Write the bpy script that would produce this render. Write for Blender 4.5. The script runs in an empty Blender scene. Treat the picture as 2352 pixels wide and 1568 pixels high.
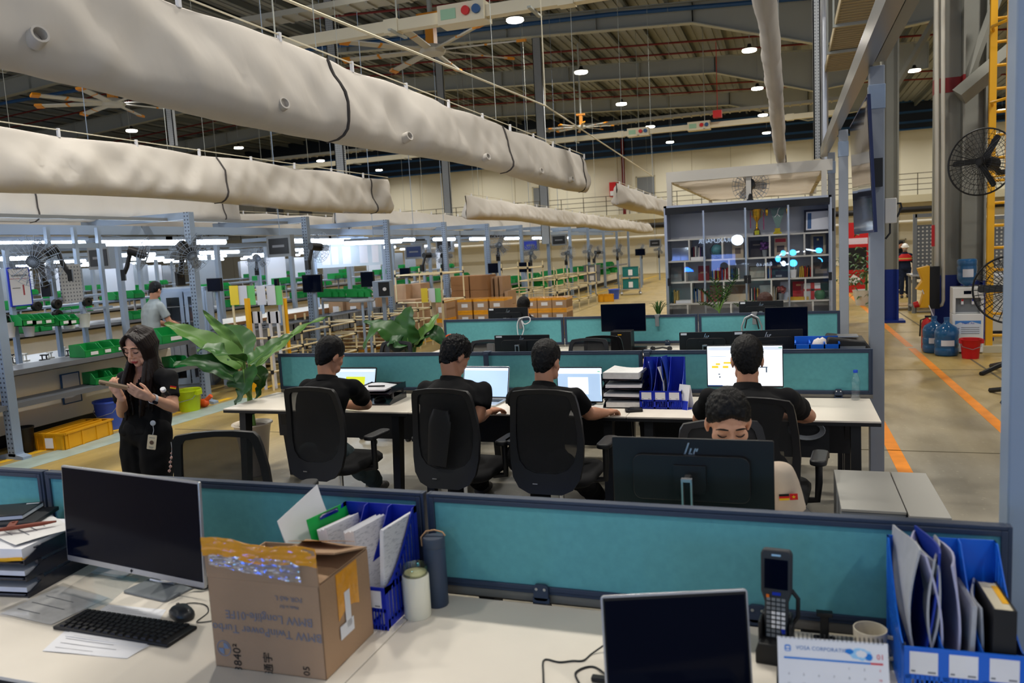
import bpy, bmesh, math, random
from math import sin, cos, pi, radians as R, sqrt, atan2
from mathutils import Vector as V, Matrix, Euler, noise
random.seed(7)
SC = bpy.context.scene
COL = SC.collection
# ---------------------------------------------------------------- camera
CX, CY, F, CAMZ = 1176.0, 784.0, 1805.0, 1.92
_yc = V((634, -244, F)).normalized()
_xc = V((5116, -68, -F)); _xc = (_xc - _yc*_xc.dot(_yc)).normalized()
_zc = _xc.cross(_yc)
if _zc.y > 0: _zc = -_zc
MW = Matrix((_xc, _yc, _zc))            # image axes (right, down, forward) -> world
cam = bpy.data.cameras.new('camera'); camo = bpy.data.objects.new('camera', cam); COL.objects.link(camo)
_r, _u, _b = MW.col[0], -MW.col[1], -MW.col[2]
camo.matrix_world = Matrix(((_r.x, _u.x, _b.x, 0), (_r.y, _u.y, _b.y, 0), (_r.z, _u.z, _b.z, CAMZ), (0, 0, 0, 1)))
cam.sensor_width = 36; cam.lens = F/2352*36; cam.clip_start = .05; cam.clip_end = 300
cam.dof.use_dof = True; cam.dof.focus_distance = 5.6; cam.dof.aperture_fstop = 3.2
SC.camera = camo
# ---------------------------------------------------------------- world and exposure
SC.view_settings.view_transform = 'Standard'; SC.view_settings.look = 'None'
SC.view_settings.exposure = -0.05; SC.view_settings.gamma = 1.0; SC.view_settings.use_curve_mapping = False
w = bpy.data.worlds.new('hall_air'); SC.world = w; w.use_nodes = True
bg = w.node_tree.nodes['Background']; bg.inputs[0].default_value = (.80, .86, 1.0, 1); bg.inputs[1].default_value = .85
try:
    SC.cycles.use_denoising = True; SC.cycles.adaptive_threshold = .02; SC.cycles.max_bounces = 6; SC.cycles.diffuse_bounces = 3
    SC.cycles.transparent_max_bounces = 16; SC.cycles.caustics_reflective = False; SC.cycles.caustics_refractive = False
    SC.cycles.sample_clamp_indirect = 4.0
except Exception: pass
LAMP_W = 140.0
TUBE_E = 20.0                             # emission of the bench tube lights
# ---------------------------------------------------------------- from photo pixel to a point of the hall
def _ray(u, v): return MW @ V(((u-CX)/F, (v-CY)/F, 1))
def AZ(u, v, z):
    d = _ray(u, v); return d*((z-CAMZ)/d.z) + V((0, 0, CAMZ))
def AY(u, v, y):
    d = _ray(u, v); return d*(y/d.y) + V((0, 0, CAMZ))
def AX(u, v, x):
    d = _ray(u, v); return d*(x/d.x) + V((0, 0, CAMZ))
def PXM(p):                              # metres per photo pixel at a point
    return (MW.transposed() @ (V(p)-V((0, 0, CAMZ)))).z/F
# ---------------------------------------------------------------- materials
def lin(c):
    c /= 255.0
    return c/12.92 if c <= .04045 else ((c+.055)/1.055)**2.4
def rgb(*c): return (lin(c[0]), lin(c[1]), lin(c[2]), 1)
MATS = {}
def mat(name, col, rough=.55, metal=0, var=0, scale=8, bump=0, bscale=60, spec=.4, emit=0, coat=0, alpha=1, trans=0, ior=1.45, sheen=0, stretch=None, obj=True):
    if name in MATS: return MATS[name]
    m = bpy.data.materials.new(name); m.use_nodes = True; nt = m.node_tree; N = nt.nodes; L = nt.links
    b = N['Principled BSDF']; c = rgb(*col)
    b.inputs['Base Color'].default_value = c; b.inputs['Roughness'].default_value = rough; b.inputs['Metallic'].default_value = metal
    b.inputs['Specular IOR Level'].default_value = spec; b.inputs['Alpha'].default_value = alpha; b.inputs['IOR'].default_value = ior
    b.inputs['Transmission Weight'].default_value = trans; b.inputs['Coat Weight'].default_value = coat
    if sheen: b.inputs['Sheen Weight'].default_value = sheen
    if emit: b.inputs['Emission Color'].default_value = c; b.inputs['Emission Strength'].default_value = emit
    if var or bump:
        tc = N.new('ShaderNodeTexCoord'); src = tc.outputs['Object']
        if stretch:
            mp = N.new('ShaderNodeMapping'); mp.inputs['Scale'].default_value = stretch; L.new(src, mp.inputs[0]); src = mp.outputs[0]
    if var:
        n = N.new('ShaderNodeTexNoise'); n.inputs['Scale'].default_value = scale; n.inputs['Detail'].default_value = 5; L.new(src, n.inputs[0])
        mr = N.new('ShaderNodeMapRange'); mr.inputs[1].default_value = .3; mr.inputs[2].default_value = .7; mr.inputs[3].default_value = 1-var; mr.inputs[4].default_value = 1+var*.6
        L.new(n.outputs[0], mr.inputs[0])
        mx = N.new('ShaderNodeMix'); mx.data_type = 'RGBA'; mx.blend_type = 'MULTIPLY'; mx.inputs[0].default_value = 1
        mx.inputs[6].default_value = c; L.new(mr.outputs[0], mx.inputs[7]); L.new(mx.outputs[2], b.inputs['Base Color'])
    if bump:
        n2 = N.new('ShaderNodeTexNoise'); n2.inputs['Scale'].default_value = bscale; n2.inputs['Detail'].default_value = 3; L.new(src, n2.inputs[0])
        bp = N.new('ShaderNodeBump'); bp.inputs['Strength'].default_value = bump; bp.inputs['Distance'].default_value = .01; L.new(n2.outputs[0], bp.inputs['Height']); L.new(bp.outputs[0], b.inputs['Normal'])
    MATS[name] = m; return m
def see_through(name, col, amount, rough=.5, gloss=False):        # fine mesh or thin clear sheet
    if name in MATS: return MATS[name]
    m = bpy.data.materials.new(name); m.use_nodes = True; nt = m.node_tree; N = nt.nodes; L = nt.links
    b = N['Principled BSDF']; b.inputs['Base Color'].default_value = rgb(*col); b.inputs['Roughness'].default_value = rough
    t = N.new('ShaderNodeBsdfTransparent'); mx = N.new('ShaderNodeMixShader')
    if gloss:                                                       # clear sheet: mirror by angle, else clear
        fr = N.new('ShaderNodeLayerWeight'); fr.inputs[0].default_value = .5
        pw = N.new('ShaderNodeMath'); pw.operation = 'POWER'; pw.inputs[1].default_value = 4; L.new(fr.outputs['Facing'], pw.inputs[0])
        mr = N.new('ShaderNodeMapRange'); mr.inputs[3].default_value = (1-amount)*.4; mr.inputs[4].default_value = .75; L.new(pw.outputs[0], mr.inputs[0])
        g = N.new('ShaderNodeBsdfGlossy'); g.inputs['Roughness'].default_value = rough; g.inputs['Color'].default_value = rgb(*col)
        L.new(mr.outputs[0], mx.inputs[0]); L.new(t.outputs[0], mx.inputs[1]); L.new(g.outputs[0], mx.inputs[2])
    else:
        mx.inputs[0].default_value = 1-amount; L.new(t.outputs[0], mx.inputs[1]); L.new(b.outputs[0], mx.inputs[2])
    L.new(mx.outputs[0], N['Material Output'].inputs[0]); MATS[name] = m; return m
def dots(name, col, hole, pitch, rad, rough=.5):                   # perforated sheet, rows of round holes in object x/z
    if name in MATS: return MATS[name]
    m = mat(name, col, rough); nt = m.node_tree; N = nt.nodes; L = nt.links; b = N['Principled BSDF']
    tc = N.new('ShaderNodeTexCoord'); sx = N.new('ShaderNodeSeparateXYZ'); L.new(tc.outputs['Object'], sx.inputs[0])
    def cell(o):
        d = N.new('ShaderNodeMath'); d.operation = 'DIVIDE'; d.inputs[1].default_value = pitch; L.new(o, d.inputs[0])
        f = N.new('ShaderNodeMath'); f.operation = 'FRACT'; L.new(d.outputs[0], f.inputs[0])
        s = N.new('ShaderNodeMath'); s.operation = 'SUBTRACT'; s.inputs[1].default_value = .5; L.new(f.outputs[0], s.inputs[0])
        p = N.new('ShaderNodeMath'); p.operation = 'POWER'; p.inputs[1].default_value = 2; L.new(s.outputs[0], p.inputs[0]); return p.outputs[0]
    a = N.new('ShaderNodeMath'); L.new(cell(sx.outputs[0]), a.inputs[0]); L.new(cell(sx.outputs[2]), a.inputs[1])
    g = N.new('ShaderNodeMath'); g.operation = 'LESS_THAN'; g.inputs[1].default_value = rad*rad; L.new(a.outputs[0], g.inputs[0])
    mx = N.new('ShaderNodeMix'); mx.data_type = 'RGBA'; mx.inputs[6].default_value = rgb(*col); mx.inputs[7].default_value = rgb(*hole)
    L.new(g.outputs[0], mx.inputs[0]); L.new(mx.outputs[2], b.inputs['Base Color']); return m
# ---------------------------------------------------------------- mesh builder
class MB:
    def __init__(s): s.v = []; s.f = []; s.m = []; s.k = 0; s.T = Matrix()
    def at(s, M): s.T = M; return s
    def mi(s, k): s.k = k; return s
    def _add(s, vs, fs):
        o = len(s.v); T = s.T
        s.v.extend([T @ V(p) for p in vs])
        for f in fs: s.f.append([i+o for i in f]); s.m.append(s.k)
        return s
    def box(s, c, d, rot=None):
        x, y, z = d[0]/2, d[1]/2, d[2]/2
        vs = [V((a, b, e)) for a in (-x, x) for b in (-y, y) for e in (-z, z)]
        if rot: q = Euler(rot).to_matrix(); vs = [q @ p for p in vs]
        c = V(c)
        return s._add([p+c for p in vs], [(0, 1, 3, 2), (4, 6, 7, 5), (0, 4, 5, 1), (2, 3, 7, 6), (0, 2, 6, 4), (1, 5, 7, 3)])
    def bb(s, x0, y0, z0, x1, y1, z1): return s.box(((x0+x1)/2, (y0+y1)/2, (z0+z1)/2), (abs(x1-x0), abs(y1-y0), abs(z1-z0)))
    def quad(s, *p): return s._add(p, [tuple(range(len(p)))])
    def rings(s, rs, cap=True, closed=True):          # loft through equal-length rings
        n = len(rs[0]); vs = [p for r in rs for p in r]; fs = []
        for i in range(len(rs)-1):
            for j in range(n if closed else n-1):
                a = i*n+j; b = i*n+(j+1) % n; fs.append((a, b, b+n, a+n))
        if cap and closed: fs.append(tuple(range(n))[::-1]); fs.append(tuple(range((len(rs)-1)*n, len(rs)*n)))
        return s._add(vs, fs)
    def grid(s, fn, nu, nv):
        vs = [fn(i/nu, j/nv) for i in range(nu+1) for j in range(nv+1)]
        fs = [(i*(nv+1)+j, (i+1)*(nv+1)+j, (i+1)*(nv+1)+j+1, i*(nv+1)+j+1) for i in range(nu) for j in range(nv)]
        return s._add(vs, fs)
    def sheet(s, fn, nu, nv, t=.001):                 # a grid with real thickness
        P = [[V(fn(i/nu, j/nv)) for j in range(nv+1)] for i in range(nu+1)]
        top = []; bot = []
        for i in range(nu+1):
            for j in range(nv+1):
                a = P[min(i+1, nu)][j]-P[max(i-1, 0)][j]; b = P[i][min(j+1, nv)]-P[i][max(j-1, 0)]
                n = a.cross(b); n = n.normalized() if n.length > 1e-9 else V((0, 0, 1))
                top.append(P[i][j]+n*t/2); bot.append(P[i][j]-n*t/2)
        w = nv+1; o = len(top); fs = []
        for i in range(nu):
            for j in range(nv):
                a, b, c, d = i*w+j, (i+1)*w+j, (i+1)*w+j+1, i*w+j+1
                fs += [(a, b, c, d), (o+d, o+c, o+b, o+a)]
        rim = [i*w for i in range(nu+1)]+[nu*w+j for j in range(1, w)]+[i*w+nv for i in range(nu-1, -1, -1)]+[j for j in range(nv-1, 0, -1)]
        for q in range(len(rim)):
            a, b = rim[q], rim[(q+1) % len(rim)]; fs.append((b, a, o+a, o+b))
        return s._add(top+bot, fs)
    def lathe(s, prof, seg=24, c=(0, 0, 0), cap=True):
        c = V(c); rs = [[c+V((r*cos(2*pi*j/seg), r*sin(2*pi*j/seg), z)) for j in range(seg)] for r, z in prof]
        return s.rings(rs, cap)
    def cyl(s, p, q, r, r2=None, seg=14): return s.tube([p, q], [r, r if r2 is None else r2], seg)
    def tube(s, pts, r, seg=8, cap=True, closed=False, ry=None):
        pts = [V(p) for p in pts]; n = len(pts); rr = r if isinstance(r, (list, tuple)) else [r]*n
        rs = []; up = None
        for i, p in enumerate(pts):
            a = pts[(i-1) % n] if (closed or i > 0) else p; b = pts[(i+1) % n] if (closed or i < n-1) else p
            t = (b-a); t = t.normalized() if t.length > 1e-9 else V((0, 0, 1))
            if up is None: up = V((0, 0, 1)) if abs(t.z) < .95 else V((1, 0, 0))
            x = up.cross(t)
            if x.length < 1e-6: x = V((1, 0, 0)).cross(t)
            x.normalize(); y = t.cross(x).normalized(); up = y
            k = 1 if ry is None else ry
            rs.append([p+x*rr[i]*cos(2*pi*j/seg)+y*rr[i]*k*sin(2*pi*j/seg) for j in range(seg)])
        if closed: rs.append(rs[0]); cap = False
        return s.rings(rs, cap)
    def ball(s, c, r, seg=14, rot=None):
        if not isinstance(r, (list, tuple)): r = (r, r, r)
        h = seg//2; c = V(c); q = Euler(rot).to_matrix() if rot else Matrix.Identity(3)
        vs = [c+q @ V((0, 0, -r[2]))]
        for i in range(1, h):
            a = pi*i/h-pi/2
            for j in range(seg): vs.append(c+q @ V((r[0]*cos(a)*cos(2*pi*j/seg), r[1]*cos(a)*sin(2*pi*j/seg), r[2]*sin(a))))
        vs.append(c+q @ V((0, 0, r[2]))); top = len(vs)-1; fs = []
        for j in range(seg):
            k = (j+1) % seg
            fs.append((0, 1+k, 1+j)); fs.append((top, 1+(h-2)*seg+j, 1+(h-2)*seg+k))
            for i in range(h-2): fs.append((1+i*seg+j, 1+i*seg+k, 1+(i+1)*seg+k, 1+(i+1)*seg+j))
        return s._add(vs, fs)
    def prism(s, poly, d, axis='y', o=0):             # outline in 2-D, pushed along an axis from o to o+d
        def p3(a, b, c): return {'y': (a, c, b), 'x': (c, a, b), 'z': (a, b, c)}[axis]
        n = len(poly); vs = [p3(a, b, o) for a, b in poly]+[p3(a, b, o+d) for a, b in poly]
        fs = [tuple(range(n))[::-1], tuple(range(n, 2*n))]+[(i, (i+1) % n, n+(i+1) % n, n+i) for i in range(n)]
        return s._add(vs, fs)
    def limb(s, pts, rad, seg=12):                    # tapered round limb with rounded ends
        pts = [V(p) for p in pts]
        for p, r in zip(pts, rad): s.ball(p, r, seg)
        for i in range(len(pts)-1): s.tube([pts[i], pts[i+1]], [rad[i], rad[i+1]], seg)
        return s
    def mesh(s, name):
        me = bpy.data.meshes.new(name); me.from_pydata([tuple(p) for p in s.v], [], s.f); me.update()
        me.polygons.foreach_set('material_index', s.m)
        bm = bmesh.new(); bm.from_mesh(me); bmesh.ops.recalc_face_normals(bm, faces=bm.faces); bm.to_mesh(me); bm.free(); return me
    def build(s, name, mats, parent=None, loc=None, rz=0, bevel=0, smooth=40, rot=None):
        me = s.mesh(name)
        for m in (mats if isinstance(mats, (list, tuple)) else [mats]): me.materials.append(m)
        o = bpy.data.objects.new(name, me); COL.objects.link(o)
        if smooth:
            me.polygons.foreach_set('use_smooth', [True]*len(me.polygons)); me.set_sharp_from_angle(angle=R(smooth))
        if bevel:
            b = o.modifiers.new('edge', 'BEVEL'); b.width = bevel; b.segments = 2; b.limit_method = 'ANGLE'; b.angle_limit = R(50); b.harden_normals = False
        if parent is not None: o.parent = parent
        if loc is not None: o.location = loc
        if rot: o.rotation_euler = rot
        elif rz: o.rotation_euler = (0, 0, rz)
        return o
def tag(o, label=None, cat=None, group=None, kind=None):
    if label: o['label'] = label
    if cat: o['category'] = cat
    if group: o['group'] = group
    if kind: o['kind'] = kind
    return o
def thing(name, label, cat, loc=(0, 0, 0), rz=0, group=None, rot=None):
    o = bpy.data.objects.new(name, None); COL.objects.link(o); o.empty_display_size = .1
    o.location = loc; o.rotation_euler = rot if rot else (0, 0, rz)
    return tag(o, label, cat, group)
def struct(o): o['kind'] = 'structure'; return o
def copy_tree(o, loc=None, rz=None, label=None, group=None, parent=None):
    c = o.copy(); COL.objects.link(c); c.parent = parent
    if loc is not None: c.location = loc
    if rz is not None: c.rotation_euler = (c.rotation_euler[0], c.rotation_euler[1], rz)
    if label: c['label'] = label
    if group: c['group'] = group
    for ch in o.children:
        copy_tree(ch, parent=c)
    return c
def text(s, size, m, parent, loc, rot, name='lettering', ext=.0004, ax='CENTER', sx=1):
    cu = bpy.data.curves.new(name, 'FONT'); cu.body = s; cu.size = size; cu.align_x = ax; cu.align_y = 'CENTER'; cu.extrude = ext; cu.resolution_u = 2
    t = bpy.data.objects.new(name, cu); me = bpy.data.meshes.new_from_object(t); bpy.data.objects.remove(t); bpy.data.curves.remove(cu)
    me.name = name; me.materials.clear(); me.materials.append(m)
    o = bpy.data.objects.new(name, me); COL.objects.link(o); o.parent = parent; o.location = loc; o.rotation_euler = rot; o.scale = (sx, 1, 1); return o
def remesh(mb, voxel, it=6, fac=.5, disp=None):      # one continuous skin over overlapping forms
    me = mb.mesh('form'); o = bpy.data.objects.new('form', me); COL.objects.link(o)
    r = o.modifiers.new('r', 'REMESH'); r.mode = 'VOXEL'; r.voxel_size = voxel
    if it: sm = o.modifiers.new('s', 'SMOOTH'); sm.iterations = it; sm.factor = fac
    dg = bpy.context.evaluated_depsgraph_get(); out = bpy.data.meshes.new_from_object(o.evaluated_get(dg))
    bpy.data.objects.remove(o); bpy.data.meshes.remove(me)
    if disp:
        nv = [(v.co.copy(), v.normal.copy()) for v in out.vertices]
        for v, (c, n) in zip(out.vertices, nv): v.co = disp(c, n)
    out.polygons.foreach_set('use_smooth', [True]*len(out.polygons)); out.update(); return out
def mesh_obj(name, me, mats, parent=None, loc=None):
    me.name = name; me.materials.clear()
    for m in (mats if isinstance(mats, (list, tuple)) else [mats]): me.materials.append(m)
    o = bpy.data.objects.new(name, me); COL.objects.link(o)
    if parent is not None: o.parent = parent
    if loc is not None: o.location = loc
    return o
def lerp(a, b, t): return a+(b-a)*t
def rrect(w, h, r, n=5, cx=0, cy=0):                  # rounded rectangle outline
    P = []
    for qx, qy, a0 in ((1, 1, 0), (-1, 1, 90), (-1, -1, 180), (1, -1, 270)):
        for i in range(n+1):
            a = R(a0+90*i/n); P.append((cx+qx*(w/2-r)+r*cos(a), cy+qy*(h/2-r)+r*sin(a)))
    return P
ORD = ['first', 'second', 'third', 'fourth', 'fifth', 'sixth', 'seventh', 'eighth', 'ninth', 'tenth', 'eleventh', 'twelfth', 'thirteenth', 'fourteenth', 'fifteenth', 'sixteenth', 'seventeenth', 'eighteenth', 'nineteenth', 'twentieth']
# ---------------------------------------------------------------- shared materials
M_white = mat('white_laminate', (226, 217, 203), .38, var=.05, scale=3)
M_dark = mat('black_plastic', (22, 22, 24), .45)
M_blackmetal = mat('black_powder_coat', (26, 27, 30), .5)
M_slate = mat('slate_trim', (46, 58, 78), .45)
M_teal = mat('teal_fabric', (94, 160, 166), .85, var=.06, scale=40, bump=.12, bscale=500, spec=.15)
M_steelpaint = mat('grey_blue_paint', (138, 144, 153), .4, var=.06, scale=2)
M_greypaint = mat('mid_grey_paint', (120, 124, 128), .45, var=.05, scale=2)
M_alu = mat('brushed_aluminium', (186, 188, 192), .32, .85)
M_chrome = mat('chrome', (210, 212, 215), .12, 1)
M_paper = mat('paper', (226, 226, 230), .7, var=.03, scale=12)
M_ink = mat('grey_ink', (120, 122, 128), .8)
M_cream = mat('cream_wall_panel', (224, 214, 184), .65, var=.04, scale=.6)
M_green = mat('green_bin_plastic', (22, 140, 66), .42, var=.05)
M_blue = mat('royal_blue_plastic', (18, 44, 170), .38, var=.05)
M_skyblue = mat('bright_blue_plastic', (20, 96, 196), .38, var=.05)
M_card = mat('cardboard', (170, 138, 108), .8, var=.07, scale=5, bump=.08, bscale=120)
M_cardd = mat('brown_cardboard', (138, 98, 62), .8, var=.07, scale=4)
M_tape = mat('amber_tape', (232, 158, 36), .18, var=.12, scale=14, bump=.35, bscale=30, coat=.5)
M_yellow = mat('safety_yellow', (232, 172, 24), .45)
M_red = mat('signal_red', (196, 32, 34), .45)
M_screen = mat('dark_screen_glass', (5, 10, 26), .1, spec=.08)
M_glassclear = see_through('clear_plastic', (235, 240, 245), .86, .06, gloss=True)
# ================================================================ the hall
def floor_mat():
    m = mat('epoxy_floor', (164, 146, 98), .42, spec=.5); nt = m.node_tree; N = nt.nodes; L = nt.links; b = N['Principled BSDF']
    tc = N.new('ShaderNodeTexCoord'); sx = N.new('ShaderNodeSeparateXYZ'); L.new(tc.outputs['Object'], sx.inputs[0])
    def noise_(sc, det, st=(1, 1, 1)):
        mp = N.new('ShaderNodeMapping'); mp.inputs['Scale'].default_value = st; L.new(tc.outputs['Object'], mp.inputs[0])
        n = N.new('ShaderNodeTexNoise'); n.inputs['Scale'].default_value = sc; n.inputs['Detail'].default_value = det; L.new(mp.outputs[0], n.inputs[0]); return n.outputs[0]
    def rng(o, a, b_, c, d):
        r = N.new('ShaderNodeMapRange'); r.inputs[1].default_value = a; r.inputs[2].default_value = b_; r.inputs[3].default_value = c; r.inputs[4].default_value = d; L.new(o, r.inputs[0]); return r.outputs[0]
    def mth(op, a, b_):
        q = N.new('ShaderNodeMath'); q.operation = op
        for i, k in enumerate((a, b_)):
            if isinstance(k, (int, float)): q.inputs[i].default_value = k
            else: L.new(k, q.inputs[i])
        return q.outputs[0]
    def mix(f, a, b_, mode='MIX'):
        q = N.new('ShaderNodeMix'); q.data_type = 'RGBA'; q.blend_type = mode
        if isinstance(f, (int, float)): q.inputs[0].default_value = f
        else: L.new(f, q.inputs[0])
        for i, k in ((6, a), (7, b_)):
            if isinstance(k, tuple): q.inputs[i].default_value = k
            else: L.new(k, q.inputs[i])
        return q.outputs[2]
    n1 = noise_(.5, 4); n2 = noise_(3, 6, (1, .35, 1)); n3 = noise_(20, 4)
    bare = rng(mth('ADD', mth('MULTIPLY', sx.outputs[1], -1), mth('MULTIPLY', n1, 3.0)), -10.5, -5.5, 0, 1)       # the aisle by the desks is bare concrete
    left = rng(mth('ADD', sx.outputs[0], mth('MULTIPLY', n1, 1.5)), -5.2, -3.4, 0, 1)
    col = mix(mth('MULTIPLY', bare, left), rgb(172, 146, 82), rgb(142, 136, 122))
    col = mix(rng(n2, .3, .7, 0, .35), col, rgb(96, 86, 66))
    col = mix(rng(n3, .62, .72, 0, .25), col, rgb(206, 196, 170))
    L.new(col, b.inputs['Base Color']); L.new(rng(n2, .3, .7, .3, .5), b.inputs['Roughness'])
    bp = N.new('ShaderNodeBump'); bp.inputs['Strength'].default_value = .08; bp.inputs['Distance'].default_value = .02; L.new(n2, bp.inputs['Height']); L.new(bp.outputs[0], b.inputs['Normal'])
    return m
FAR = 50.0; LEFT = -48.0; RIGHT = 16.0; BACK = -6.0
struct(MB().bb(LEFT, BACK, -.2, RIGHT, FAR, 0).build('floor', floor_mat()))
# floor paint: lines and joints
M_orange = mat('orange_floor_paint', (222, 132, 30), .5, var=.15, scale=6)
M_fyel = mat('yellow_floor_paint', (226, 178, 40), .5, var=.15, scale=6)
M_pale = mat('pale_blue_floor_paint', (150, 164, 156), .5, var=.18, scale=5)
M_joint = mat('floor_joint', (92, 84, 64), .7)
nline = [0]
def fline(p, q, w, m):
    nline[0] += 1; a = V((p[0], p[1], .002)); b = V((q[0], q[1], .002)); d = (b-a).normalized(); n = V((-d.y, d.x, 0))*w/2
    return struct(MB().rings([[a+n, a-n, a-n-V((0, 0, .0015)), a+n-V((0, 0, .0015))], [b+n, b-n, b-n-V((0, 0, .0015)), b+n-V((0, 0, .0015))]]).build('trim_%d' % nline[0], m))
fline((1.90, 5.2), (1.86, 14), .11, M_orange); fline((1.86, 14.2), (1.72, 30), .11, M_orange)
fline((.88, 3.6), (.84, 9.2), .11, M_orange)
fline((-7.95, 2), (-7.72, 9.3), .10, M_fyel); fline((-7.72, 9.8), (-7.2, 46), .10, M_fyel)
fline((-7.55, 2), (-7.35, 9.3), .42, M_pale)
for k, y in enumerate((7.4, 11.8, 16.2, 21, 26)): fline((-7, y), (9, y+.05), .018, M_joint)
fline((2.5, 8.5), (2.35, 30), .03, M_joint)
# walls
M_wallp = mat('far_wall_panels', (222, 217, 198), .6, var=.05, scale=.35)
M_band = mat('dark_window_band', (26, 34, 46), .35)
M_bluebar = mat('blue_pipe_paint', (40, 82, 132), .45)
def wall_seams(mb, x0, x1, y, z0, z1, step=1.15):
    x = x0
    while x < x1: mb.bb(x-.012, y-.012, z0, x+.012, y, z1); x += step
    return mb
struct(MB().bb(LEFT, FAR, 0, RIGHT, FAR+.3, 7.45).build('wall_far', M_wallp))
struct(MB().bb(LEFT, FAR, 7.45, RIGHT, FAR+.3, 11.5).build('window_1', M_band))
struct(MB().bb(LEFT-.3, BACK, 0, LEFT, FAR, 11).build('wall_left', M_wallp))
struct(MB().bb(RIGHT, 6, 0, RIGHT+.3, FAR, 9).build('wall_right', M_wallp))
M_seam = mat('panel_seam', (176, 168, 138), .7)
struct(wall_seams(MB(), -40, 12, FAR, 0, 7.45, 2.3).build('trim_20', M_seam))
for k, z in enumerate((7.75, 8.3, 8.9)):
    struct(MB().bb(LEFT, FAR-.12, z, RIGHT, FAR-.02, z+.12).build('trim_%d' % (21+k), M_bluebar))
# mezzanine along the far wall
M_mezz = mat('mezzanine_edge', (196, 188, 160), .6)
struct(MB().bb(LEFT, 48.7, 3.35, RIGHT, FAR, 3.75).build('trim_30', M_mezz))
M_rail = mat('railing_brown', (84, 78, 64), .5)
rr = MB()
for z in (4.03, 4.33, 4.62, 4.92): rr.bb(LEFT+2, 48.8, z-.018, 15, 48.84, z+.018)
x = -44
while x < 15: rr.bb(x-.02, 48.8, 3.75, x+.02, 48.84, 4.92); x += 1.45
tag(rr.build('railing', M_rail), 'brown four-bar guard rail along the mezzanine edge before the far wall', 'railing')
# service pipes under the mezzanine
M_blackpipe = mat('black_pipe_lagging', (30, 28, 28), .5); M_palepipe = mat('pale_duct', (206, 202, 190), .5)
tag(MB().cyl((-30, 48.3, 2.95), (14, 48.3, 2.95), .16).build('service_pipe', M_blackpipe), 'thick black lagged pipe running under the mezzanine edge', 'pipe')
tag(MB().cyl((-30, 48.2, 2.3), (14, 48.2, 2.3), .09).build('service_pipe', M_palepipe), 'thin pale pipe running below the black lagged pipe', 'pipe')
def far_door(n, u0, u1, v0, v1, z0=None, y=FAR-.02):
    a = AY(u0, v0, y); b = AY(u1, v1, y); zb = b.z if z0 is None else z0
    o = struct(MB().bb(a.x, y-.04, zb, b.x, y, a.z).build('door_%d' % n, M_greypaint))
    struct(MB().bb(a.x-.06, y-.05, zb, a.x, y, a.z+.06).bb(b.x, y-.05, zb, b.x+.06, y, a.z+.06).bb(a.x-.06, y-.05, a.z, b.x+.06, y, a.z+.06).build('door_frame', M_mezz, o))
far_door(1, 1225, 1262, 432, 500, 3.75); far_door(2, 1463, 1505, 408, 470, 3.75)
far_door(3, 612, 655, 478, 520, 3.75); far_door(4, 688, 720, 482, 520, 3.75); far_door(5, 2042, 2078, 552, 640, 0)
far_door(6, 1982, 2000, 555, 640, 0)
# roof: sheets on purlins on rafters, rising to the left
M_roof = mat('roof_sheet', (138, 144, 150), .5, var=.10, scale=.5)
M_purlin = mat('purlin_galvanised', (112, 118, 120), .5)
M_rafter = mat('rafter_grey', (164, 168, 164), .5, var=.05, scale=.7)
RIDGE = -27.0
def roof_z(x): return 9.22+.058*(-2.7-x) if x > RIDGE else roof_z(RIDGE+.001)-.058*(RIDGE-x)
rs = MB()
for a, b in ((RIGHT, RIDGE), (RIDGE, LEFT)):
    za, zb = roof_z(a)+.26, roof_z(b)+.26; n = int(abs(a-b)/.33)
    for i in range(n):                                              # folded ribs
        x0 = lerp(a, b, i/n); x1 = lerp(a, b, (i+.62)/n); x2 = lerp(a, b, (i+1)/n); z = lambda x: roof_z(x)+.26
        rs.quad((x0, BACK, z(x0)), (x1, BACK, z(x1)), (x1, FAR, z(x1)), (x0, FAR, z(x0)))
        rs.quad((x1, BACK, z(x1)+.045), (x2, BACK, z(x2)+.045), (x2, FAR, z(x2)+.045), (x1, FAR, z(x1)+.045))
        rs.quad((x1, BACK, z(x1)), (x1, FAR, z(x1)), (x1, FAR, z(x1)+.045), (x1, BACK, z(x1)+.045))
        rs.quad((x2, BACK, z(x2)), (x2, FAR, z(x2)), (x2, FAR, z(x2)+.045), (x2, BACK, z(x2)+.045))
struct(rs.build('ceiling', M_roof, smooth=0))
x = 8.0; k = 0
while x > -46:
    z = roof_z(x)
    p = MB().bb(x-.09, 8, z+.22, x+.02, FAR, z+.25).bb(x-.01, 8, z+.03, x+.02, FAR, z+.25).bb(x-.01, 8, z, x+.09, FAR, z+.03).build('roof_purlin', M_purlin, smooth=0)
    struct(p); x -= 1.28; k += 1
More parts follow.
